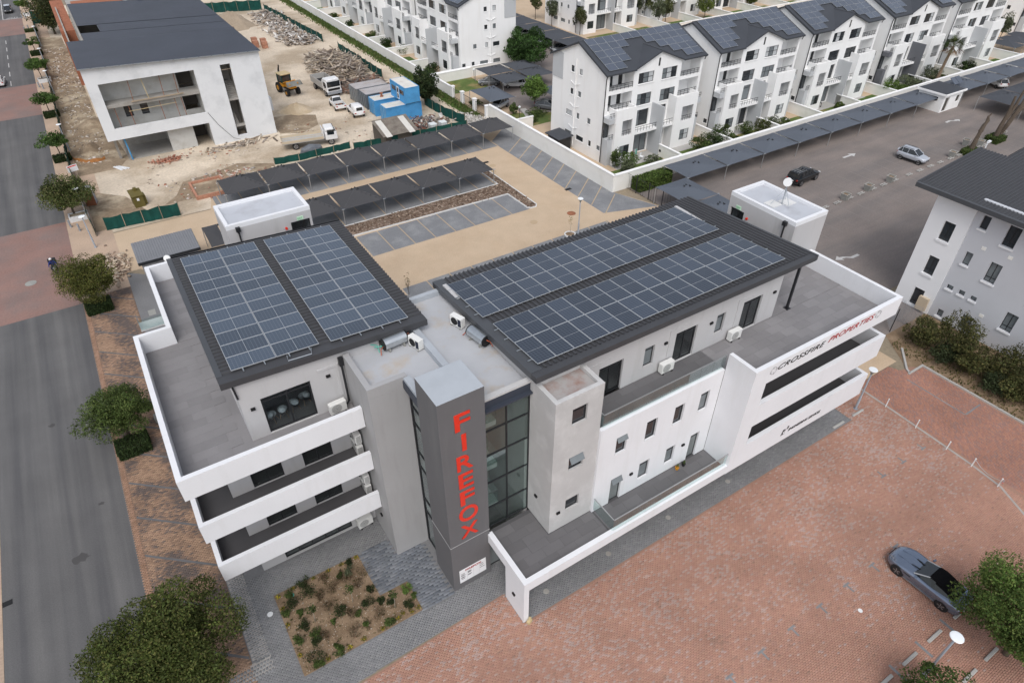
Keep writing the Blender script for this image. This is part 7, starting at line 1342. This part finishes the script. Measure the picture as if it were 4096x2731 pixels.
# pruned trees in clipped hedges
def pruned(x, y, lab2, br, r):
    t = thing('pruned_tree', lab2, 'tree', (x,y,0), 0, 'pruned trees of the brown car park', scale=1.18); mb = MB()
    for path, r0 in br: mb.tube(path,[r0*(1-.6*i/(len(path)-1)) for i in range(len(path))],8)
    mb.build('trunk', ['bark'], t)
pruned(95.8,37.5,'dark leaning pruned trunk with short forked stubs, rising from a square hedge',[([(0,0,0),(.15,0,1.2),(.6,.1,2.4),(1.0,.1,3.3)],.34),([(.6,.1,2.4),(1.3,.3,2.9),(1.8,.3,3.3),(1.9,.5,3.7)],.25),([(1.0,.1,3.3),(1.1,.2,3.9),(1.35,.1,4.2)],.15)],.26)
pruned(103.0,38.1,'tall pruned tree with several long bare upright limbs, rising from a square hedge',[([(0,0,0),(.1,0,1.6),(.5,0,3.2),(.6,.1,5.0)],.32),([(.5,0,2.4),(1.2,-.1,4.0),(1.5,-.1,5.6)],.25),([(.6,0,0),(1.1,-.2,1.7),(2.1,-.3,3.6),(2.7,-.3,5.4),(2.9,-.3,6.2)],.30),([(1.6,-.2,2.7),(2.9,-.5,3.8),(3.8,-.6,5.2)],.22)],.24)
hedge((95.6,37.3,0),2.3,1.6,.75,'square clipped hedge around the dark leaning trunk','hedges of the pruned trees',pal=GREEN,seed=190); hedge((103.0,38.0,0),2.5,1.7,.75,'square clipped hedge around the tall bare limbs','hedges of the pruned trees',pal=GREEN,seed=191); hedge((112.4,33.0,0),2.2,1.6,.75,'square clipped hedge at the edge of the neighbouring ribbed roof','hedges of the pruned trees',pal=GREEN,seed=192)
# planted bed in front of the tower
BED = [(-.8,24.28),(4.3,24.25),(4.32,22.4),(4.38,21.02),(6.08,21.0),(6.08,18.93),(-.78,18.93)]
bed = struct(MB().prism(BED,0,.035), 'planting_bed', ['soil'])
g = np.random.default_rng(77); n = 1500; px = g.uniform(-.8,6.1,n); py = g.uniform(18.95,24.25,n); ok = inpoly(px,py,BED); px, py = px[ok], py[ok]
chips('soil_clods', px, py, np.full(len(px),.04), .02, .08, [(.30,.22,.14),(.36,.27,.18),(.18,.12,.08),(.42,.36,.29)], bed, 78, .3, asp=(1.1,2))
g2 = np.random.default_rng(79); gc = [(g2.uniform(-.7,6.0),g2.uniform(19.0,24.2)) for _ in range(150)]; gc = [p for p in gc if inpoly(np.array([p[0]]),np.array([p[1]]),BED)[0]]; leafmesh('ground_cover', [(x,y,.05,g2.uniform(.06,.22),g2.uniform(.06,.2),.05,int(g2.uniform(8,30))) for x,y in gc], .04, [(.10,.075,.035),(.07,.075,.025),(.16,.11,.06),(.05,.06,.02)], bed, 80, hollow=.1, kind='stuff')
RB = [(.05,.045,.018),(.07,.05,.022),(.035,.04,.014),(.11,.05,.035)]; DK = [(.03,.045,.014),(.04,.055,.018),(.025,.035,.012)]
bshr = [(0.0,23.8,.3,GREEN),(.9,24.0,.45,DK),(.8,23.3,.55,DK),(-.1,23.1,.5,DK),(-.55,22.7,.3,GREEN),(.1,22.4,.24,GREEN),(.2,21.5,.42,DK),(-.5,20.8,.38,GREEN),(.4,20.3,.3,DK),(.9,20.3,.4,RB),(0.0,19.45,.6,DK),(.1,19.1,.3,GREEN),(1.2,19.15,.32,GREEN),(1.6,20.9,.2,GREEN),(2.6,20.7,.42,RB),(2.4,19.7,.42,RB),(4.2,19.15,.34,GREEN),(3.9,20.0,.45,RB),(3.6,20.9,.45,DK),(4.3,20.6,.25,DK),(5.85,20.5,.3,BRIGHT),(5.5,19.6,.28,DK),(4.05,21.6,.22,DK),(3.5,23.3,.36,GREYG),(3.6,24.0,.28,DK),(2.9,23.4,.24,GREEN),(1.9,23.7,.45,RB),(4.0,22.9,.62,RB),(1.6,21.8,.4,RB),(2.1,21.3,.4,DK),(3.0,22.9,.45,RB),(2.2,22.9,.5,RB),(3.5,22.3,.5,RB),(1.2,19.5,.2,GREEN),(6.0,19.9,.2,GREEN),(3.0,19.8,.2,GREEN),(4.7,20.2,.24,DK),(2.9,20.6,.2,GREEN),(.5,20.7,.45,GREEN),(1.4,22.8,.4,RB)]
protos = {}
def small(kind, pal, r, seed, flower=None):
    cl = [(random.Random(seed+i).uniform(-.5,.5)*r,random.Random(seed*3+i).uniform(-.5,.5)*r,r*(.35+.5*random.Random(seed*7+i).random()),r*.45,r*.45,r*.45,46) for i in range(9)]
    return cl
for k, (x,y,r,pal) in enumerate(bshr):
    r *= rnd.uniform(1.0,1.35)
    kd = {id(GREEN):'leafy green',id(DK):'dark green spiky',id(RB):'reddish-brown wispy',id(BRIGHT):'bright green round',id(GREYG):'pale-flowered'}[id(pal)]
    t = thing('bed_shrub', f'{kd} small shrub in the planted bed', 'shrub', (x,y,.03), rnd.uniform(0,6), f'{kd} shrubs of the bed'); MB().tube([(0,0,-.02),(0,0,r*.5)],[.015,.008],5).build('stem', ['bark'], t)
    cl = small(kd,pal,r,500+k); lm = leafmesh('foliage', cl, .055 if pal is not RB else .045, pal, t, 500+k, asp=.4 if pal is not RB else .22, hollow=.2)
YL = [(.34,.27,.02),(.40,.30,.03),(.12,.13,.03),(.07,.09,.02)]
for k, (x,y) in enumerate(((-.6,24.05),(.3,24.1),(1.5,24.1),(2.4,24.1),(3.2,24.1),(4.15,24.05),(-.6,23.2),(-.65,22.1),(-.6,20.1),(.6,19.1),(1.8,19.1),(2.6,19.1),(3.7,19.1),(4.7,19.2),(5.0,19.3),(5.5,19.1),(5.9,19.15))): t = thing('yellow_flower', 'small yellow-flowering clump at the edge of the planted bed', 'flower clump', (x,y,.03), 0, 'yellow clumps along the bed edge'); MB().tube([(0,0,-.02),(0,0,.08)],[.012,.006],5).build('stem', ['bark'], t); leafmesh('petals', [(0,0,.09,.17,.17,.08,70)], .04, YL, t, 600+k, hollow=.1)
for k, (x,y) in enumerate(((2.9,21.5),(.7,21.5),(4.8,19.9))): t = thing('sapling', ('thin sapling in the middle of the planted bed','thin sapling on the cobble side of the planted bed','thin sapling near the notice board side of the bed')[k], 'sapling', (x,y,.03), 0, 'saplings of the bed'); MB().tube([(0,0,0),(.05,-.02,.7),(.02,0,1.45)],[.022,.018,.01],6).build('trunk', ['bark_pale'], t); leafmesh('crown', [(0,0,1.35,.28,.28,.3,120),(.1,.05,1.1,.2,.2,.2,50)], .06, GREEN, t, 640+k, hollow=.1)
t = thing('irrigation_box', 'small round teal irrigation cover in the planted bed', 'cover', (0.1,23.75,.03)); MB().lathe([(.13,0),(.13,.03),(.11,.04)],14).build('lid', ['teal'], t)
# sapling ring by the courtyard lamp, potted plants
t = thing('tree_ring', 'white ringed tree pit with a thin bare sapling by the courtyard lamp', 'tree pit', (38.3,48.6,0)); MB().lathe([(.62,0),(.62,.14),(.5,.14),(.5,.05)],22,cap=False).build('kerb_ring', ['kerb_white'], t); MB().lathe([(.5,.04),(.01,.06)],18,cap=False).build('soil', ['soil'], t); MB().tube([(0,0,.05),(.05,0,1.2),(.02,.05,2.4)],[.025,.02,.008],5).build('sapling_trunk', ['bark_pale'], t); leafmesh('leaves', [(0,0,1.9,.25,.25,.7,60)], .06, [(.30,.22,.08),(.16,.15,.05)], t, 660, hollow=.1)
tree((18.9,47.7,0),'small bare sapling at the corner behind the small roof',.4,.6,1.6,.8,60,.06,[(.25,.18,.07),(.14,.13,.04)],661,.03,group=None,k=6,name='sapling',cat='sapling')
for (x,m_,lb7) in ((22.8,'yellow','small yellow-green potted plant on the first-floor balcony'),(23.35,'black','small black potted plant on the first-floor balcony')): t = thing('potted_plant', lb7, 'plant', (x,16.85,3.515)); MB().lathe([(.09,0),(.13,.2),(.12,.2),(.11,.17),(.01,.17)],12).build('pot', [m_], t); leafmesh('leaves', [(0,0,.33,.1,.1,.17,34)], .05, GREEN, t, 670, hollow=.1)
# grass along the estate wall and between the path
g = np.random.default_rng(88); n = 9000; py = g.uniform(84,178,n); px = 48.2-np.abs(g.normal(0,.8,n)); px = np.clip(px,46.0,48.2); P_ = np.stack([px,py,np.zeros(n)],1); th = g.uniform(0,6.28,n); hgt = g.uniform(.12,.4,n); wd = np.stack([np.cos(th),np.sin(th),np.zeros(n)],1)*.12; tip = P_+np.stack([g.normal(0,.1,n),g.normal(0,.1,n),hgt],1); V = np.stack([P_-wd,P_+wd,tip+wd*.3,tip-wd*.3],1).reshape(-1,3); npmesh('wild_grass', V, np.arange(n*4).reshape(-1,4), 'grass', np.array([(.075,.13,.03),(.10,.155,.04),(.15,.16,.06)])[g.integers(0,3,n)]*g.uniform(.7,1.2,(n,1)), bpy.data.objects['grass_strip'], 'stuff')
n = 2600; px = g.uniform(49.9,54.5,n); py = g.uniform(-2,19,n); P_ = np.stack([px,py,np.full(n,.02)],1); th = g.uniform(0,6.28,n); wd = np.stack([np.cos(th),np.sin(th),np.zeros(n)],1)*.06; tip = P_+np.stack([g.normal(0,.06,n),g.normal(0,.06,n),g.uniform(.05,.2,n)],1); npmesh('leaf_litter', np.stack([P_-wd,P_+wd,tip+wd*.3,tip-wd*.3],1).reshape(-1,3), np.arange(n*4).reshape(-1,4), 'grass', np.array([(.12,.10,.04),(.16,.13,.06),(.07,.08,.025)])[g.integers(0,3,n)], bpy.data.objects['verge'], 'stuff')
# ---------------------------------------------------------------- street furniture
def lamp(x, y, h, label, group, kind='cone', s=1.):
    t = thing('street_lamp', label, 'lamp', (x,y,0), 0, group, scale=s); MB().tube([(0,0,0),(0,0,h*.35),(0,0,h*.36),(0,0,h)],[.085,.08,.06,.055],10).build('pole', ['lamp_pole'], t); MB().lathe([(.16,0),(.16,.02)],12).build('base_plate', ['post_grey'], t)
    if kind == 'disc': MB().lathe([(.05,h-.02),(.08,h+.06),(.10,h+.14)],12).build('neck', ['galv'], t); MB().lathe([(.27,h+.14),(.31,h+.16),(.29,h+.19),(.2,h+.21),(.01,h+.215)],26).build('lamp_head', ['lamp_white'], t)
    else: MB().lathe([(.06,h-.05),(.09,h+.08),(.26,h+.36)],18,cap=False).build('reflector', ['glass_frost'], t); MB().lathe([(.27,h+.36),(.30,h+.39),(.28,h+.42),(.01,h+.43)],20).build('lamp_head', ['lamp_white'], t)
    return t
lamp(26.5,1.6,3.75,'tall lamp with a flat white disc head beside the leafy tree, near the sports car','lamps of the plot','disc',1.05); lamp(40.9,15.8,3.35,'lamp with a glass cone head at the end of the three white bands','lamps of the plot','cone',1.05); lamp(39.2,48.35,3.7,'lamp with a glass cone head standing in the sand-coloured courtyard','lamps of the plot','cone')
lamp(-4.85,73.0,3.4,'street lamp disc behind the round olive-yellow tree','street lamps','disc')
for k, y in enumerate((80.6,102.8,130,145,163)): lamp(-4.8,y,3.35,('street lamp beside the portable toilet','street lamp across from the orange netting','street lamp behind the white planter','street lamp halfway along the green fence','street lamp at the far end of the green fence')[k],'street lamps','disc')
lamp(-4.6,185,4.5,'street lamp beyond the far crossing','street lamps','disc'); 
for x, y, lb8 in ((52.5,80.4,'globe lamp by the curved path in the estate'),(55.8,99.6,'globe lamp on the yellowish lawn in the estate')): t = thing('globe_lamp', lb8, 'lamp', (x,y,0), 0, 'globe lamps'); MB().tube([(0,0,0),(0,0,1.5)],.035,8).build('pole', ['alu_dark'], t); MB().lathe([(.01,1.48),(.13,1.54),(.18,1.66),(.13,1.78),(.01,1.84)],14).build('globe', ['lamp_white'], t, smooth=True)
# wheel stops, planter pots, bollards and posts
stop_me = MB().box(-.62,-.09,0,.62,.09,.11).mesh('wheel_stop', ['kerb'])
def stop(x, y, rz, label, group): o = bpy.data.objects.new('wheel_stop', stop_me); C.objects.link(o); o.location = (x,y,.012); o.rotation_euler[2] = rz; tag(o,label,'wheel stop',group); bev(o,.03,1)
for x, y in ((29.0,2.5),(26.7,2.5),(31.5,2.5),(24.5,2.5),(30.6,.3),(28.5,.3)): stop(x,y,0,'pale concrete wheel stop on the red paving near the sports car','wheel stops of the red lot')
stop(40.6,15.4,0,'pale wheel stop at the foot of the cone-headed lamp','wheel stops by the three white bands'); stop(38.3,15.4,0,'pale wheel stop at the corner of the grey brick apron','wheel stops by the three white bands')
bar_me = MB().box(-.55,.08,.09,.55,.17,.17).box(-.55,-.17,.09,.55,-.08,.17).box(-.4,-.18,0,-.3,.18,.09).box(.3,-.18,0,.4,.18,.09).mesh('wheel_bar', ['kerb'])
for x in (66.5,68.7,70.9,73.1,75.4,77.5,79.8,82.8,85.1,87.4,89.6,92.0,94.0,98.9,100.2): o = bpy.data.objects.new('wheel_bar', bar_me); C.objects.link(o); o.location = (x,37.85,.006); tag(o,'pair of white wheel-stop bars in the line across the brown car park','wheel stop','white bars across the brown car park')
for k, (x,y) in enumerate(((70.2,38.0),(74.6,38.0),(79.0,38.0),(92.7,38.1),(99.6,38.2),(98.2,39.4),(105.3,38.3))):
    t = thing('concrete_pot', 'square grey concrete planter pot in the line of white bars', 'planter', (x,y,0), R(3*k), 'concrete pots of the brown car park', scale=.95); mb = MB(); mb.v = [(a*.3,b*.3,0) for a,b in ((-1,-1),(1,-1),(1,1),(-1,1))]+[(a*.44,b*.44,.85) for a,b in ((-1,-1),(1,-1),(1,1),(-1,1))]+[(a*.36,b*.36,.85) for a,b in ((-1,-1),(1,-1),(1,1),(-1,1))]+[(a*.34,b*.34,.7) for a,b in ((-1,-1),(1,-1),(1,1),(-1,1))]; mb.f = [(i,(i+1)%4,4+(i+1)%4,4+i) for i in range(4)]+[(4+i,4+(i+1)%4,8+(i+1)%4,8+i) for i in range(4)]+[(8+i,8+(i+1)%4,12+(i+1)%4,12+i) for i in range(4)]+[(3,2,1,0)]; mb.m = [0]*13; mb.build('pot', ['conc_block'], t); MB().box(-.34,-.34,.66,.34,.34,.7).build('soil', ['soil'], t); MB().band([(-.46,-.46),(.46,-.46),(.46,.46),(-.46,.46),(-.46,-.46)],.07,.78,.86).build('rim', ['concrete'], t)
for k, (x,y) in enumerate(((43.0,14.7),(42.85,12.2),(42.7,9.8),(42.65,8.0),(42.4,6.1))): t = thing('chain_post', ('white chain post next to the cone-headed lamp','white chain post second from the cone-headed lamp','white chain post in the middle of the edging line','white chain post holding the near end of the chain','white chain post with a small sign, at the bend of the edging')[k], 'post', (x,y,.01), 0, 'white chain posts'); MB().tube([(0,0,0),(0,0,.78)],.035,10).build('shaft', ['plastic_white'], t); MB().lathe([(.05,.78),(.055,.80),(.03,.84)],10).build('cap', ['plastic_white'], t)
mb = MB(); mb.tube([(42.65,8.0,.72),(42.6,7.5,.45),(42.52,7.0,.36),(42.45,6.5,.42),(42.4,6.1,.62)],.015,5); mb.solo('chain', ['galv'], 'thin chain hanging between the last two white posts', 'chain')
t = thing('post_sign', 'small grey sign with a red ring hanging on the last white post', 'sign', (42.38,6.0,.45)); MB().box(-.12,-.02,0,.12,0,.3).build('plate', ['post_grey'], t); MB().tube([(0,-.02,.08),(0,-.035,.08)],.07,12).build('ring', ['red_letter'], t)
for k, (x,y) in enumerate(((-6.9,190.6),(-6.2,189.6),(-5.2,188.9),(-6.9,177.7),(-6.2,178.8),(-6.6,134.6),(-6.1,133.4),(-6.6,79.1),(-5.85,77.7))): MB().tube([(0,0,0),(0,0,.8)],.1,12).lathe([(.1,.8),(.07,.86),(.01,.88)],12).solo('bollard', ['post_grey'], ('grey bollard at the far crossing beside the STOP legend' if k < 5 else 'grey bollard at the second crossing beside the white planter' if k < 7 else 'grey bollard at the first crossing beside the street tree'), 'bollard', ('bollards of the far crossing' if k < 5 else 'bollards of the second crossing' if k < 7 else 'bollards of the first crossing'), loc=(x,y,.005))
# small things on the ground
MB().lathe([(.16,0),(.16,.02),(.05,.03)],14).solo('cover_plate', ['plastic_white'], 'small white round cover on the grey paving by the cobble strip', 'cover', loc=(-1.3,23.3,.014)); MB().lathe([(.13,0),(.13,.015)],12).solo('paper_litter', ['plastic_white'], 'white scrap of litter on the red paving', 'litter', loc=(26.9,5.6,.014))
for x in (12.6,17.2,22.1,27.5): MB().lathe([(.17,0),(.17,.012),(.1,.02)],14).solo('ground_light', ['concrete'], 'round pale in-ground light under the canopy edge', 'light', 'in-ground lights under the canopy', loc=(x,16.1,.014))
MB().obox((0,0,.1),(.3,.2,.2),.4).obox((.05,.03,.24),(.22,.15,.1),.9).solo('loose_bricks', ['cab_cream'], 'loose brick pieces at the foot of the white canopy wall', 'bricks', loc=(10.75,15.08,.013))
MB().box(-.55,-.3,0,.55,.3,.42).solo('pavement_bench', ['conc_block'], 'grey concrete bench block half under the terrace parapet', 'bench', loc=(-3.5,42.9,.012))
MB().box(-.25,-.18,0,.25,.18,.01).box(-.2,-.14,.01,.2,.14,.014).solo('street_gully', ['rubber'], 'iron gully grate at the far kerb of the street', 'drain grate', loc=(-13.75,32.0,.005)); MB().box(-.3,-.45,0,.3,.45,.012).solo('service_cover', ['conc_block'], 'rectangular service cover on the grey side paving', 'cover', loc=(-1.9,57.6,.006)); MB().box(-.4,-.25,0,.4,.25,.014).solo('side_drain', ['rubber'], 'dark drain grate on the side path by the white bands', 'drain grate', loc=(46.6,20.0,.006))
# barbecue, chair and washing on the patio of the corner block
t = thing('barbecue', 'round black kettle barbecue on the corner block patio', 'barbecue', (60.6,58.9,0)); MB().lathe([(.05,.55),(.24,.66),(.27,.8),(.22,.92),(.05,1.0)],14).build('bowl', ['black'], t, smooth=True); [MB().tube([(0,0,.6),(.25*math.cos(a),.25*math.sin(a),0)],.014,5).build('leg', ['alu_dark'], t) for a in (0,2.1,4.2)]
t = thing('garden_chair', 'white chair before the glazed doors of the corner block', 'chair', (57.8,59.4,0), R(20)); MB().box(-.22,-.22,.42,.22,.22,.46).build('seat', ['plastic_white'], t); MB().box(-.22,.18,.46,.22,.22,.9).build('backrest', ['plastic_white'], t); [MB().box(a-.02,b-.02,0,a+.02,b+.02,.42).build('leg', ['plastic_white'], t) for a in (-.2,.2) for b in (-.2,.2)]
t = thing('laundry_airer', 'laundry drying on an airer before the corner block glazed doors', 'laundry', (57.0,60.2,0)); [MB().box(-.6+.2*k,-.02,.5,-.44+.2*k,.02,1.25).build('garment', [('plastic_white','cont_blue','copper','post_grey','blind','teal')[k]], t) for k in range(6)]; MB().box(-.65,-.03,1.25,.65,.03,1.28).box(-.65,-.03,0,-.61,.03,1.25).box(.61,-.03,0,.65,.03,1.25).build('frame', ['steel'], t)
t = thing('patio_table', 'small dark table and seat group under the third block balcony', 'table', (93.6,59.8,0)); MB().box(-.5,-.4,.66,.5,.4,.72).build('top', ['rubber'], t); [MB().box(a-.03,b-.03,0,a+.03,b+.03,.66).build('leg', ['rubber'], t) for a in (-.45,.45) for b in (-.35,.35)]
t = thing('balcony_wreath', 'round straw wreath on the upper balcony wall of the dark fin block', 'wreath', (121.6,62.0,9.9)); mb = MB(); mb.tube([(.4*math.cos(a),0,.4*math.sin(a)) for a in np.linspace(0,2*math.pi,17)],.09,6,cap=False); mb.build('ring', ['wood_leg'], t)
# stain marks on the street
M('stain', (.075,.073,.073), .9, .1); rg = random.Random(3)
for x, y, s in ((-9.9,33.0,.55),(-10.6,46.5,.25),(-8.4,36.8,.22)): sheet('oil_stain', [(x+s*rg.uniform(.5,1.1)*math.cos(a),y+s*rg.uniform(.4,.9)*math.sin(a)) for a in np.linspace(0,6.0,14)], .0065, 'stain')
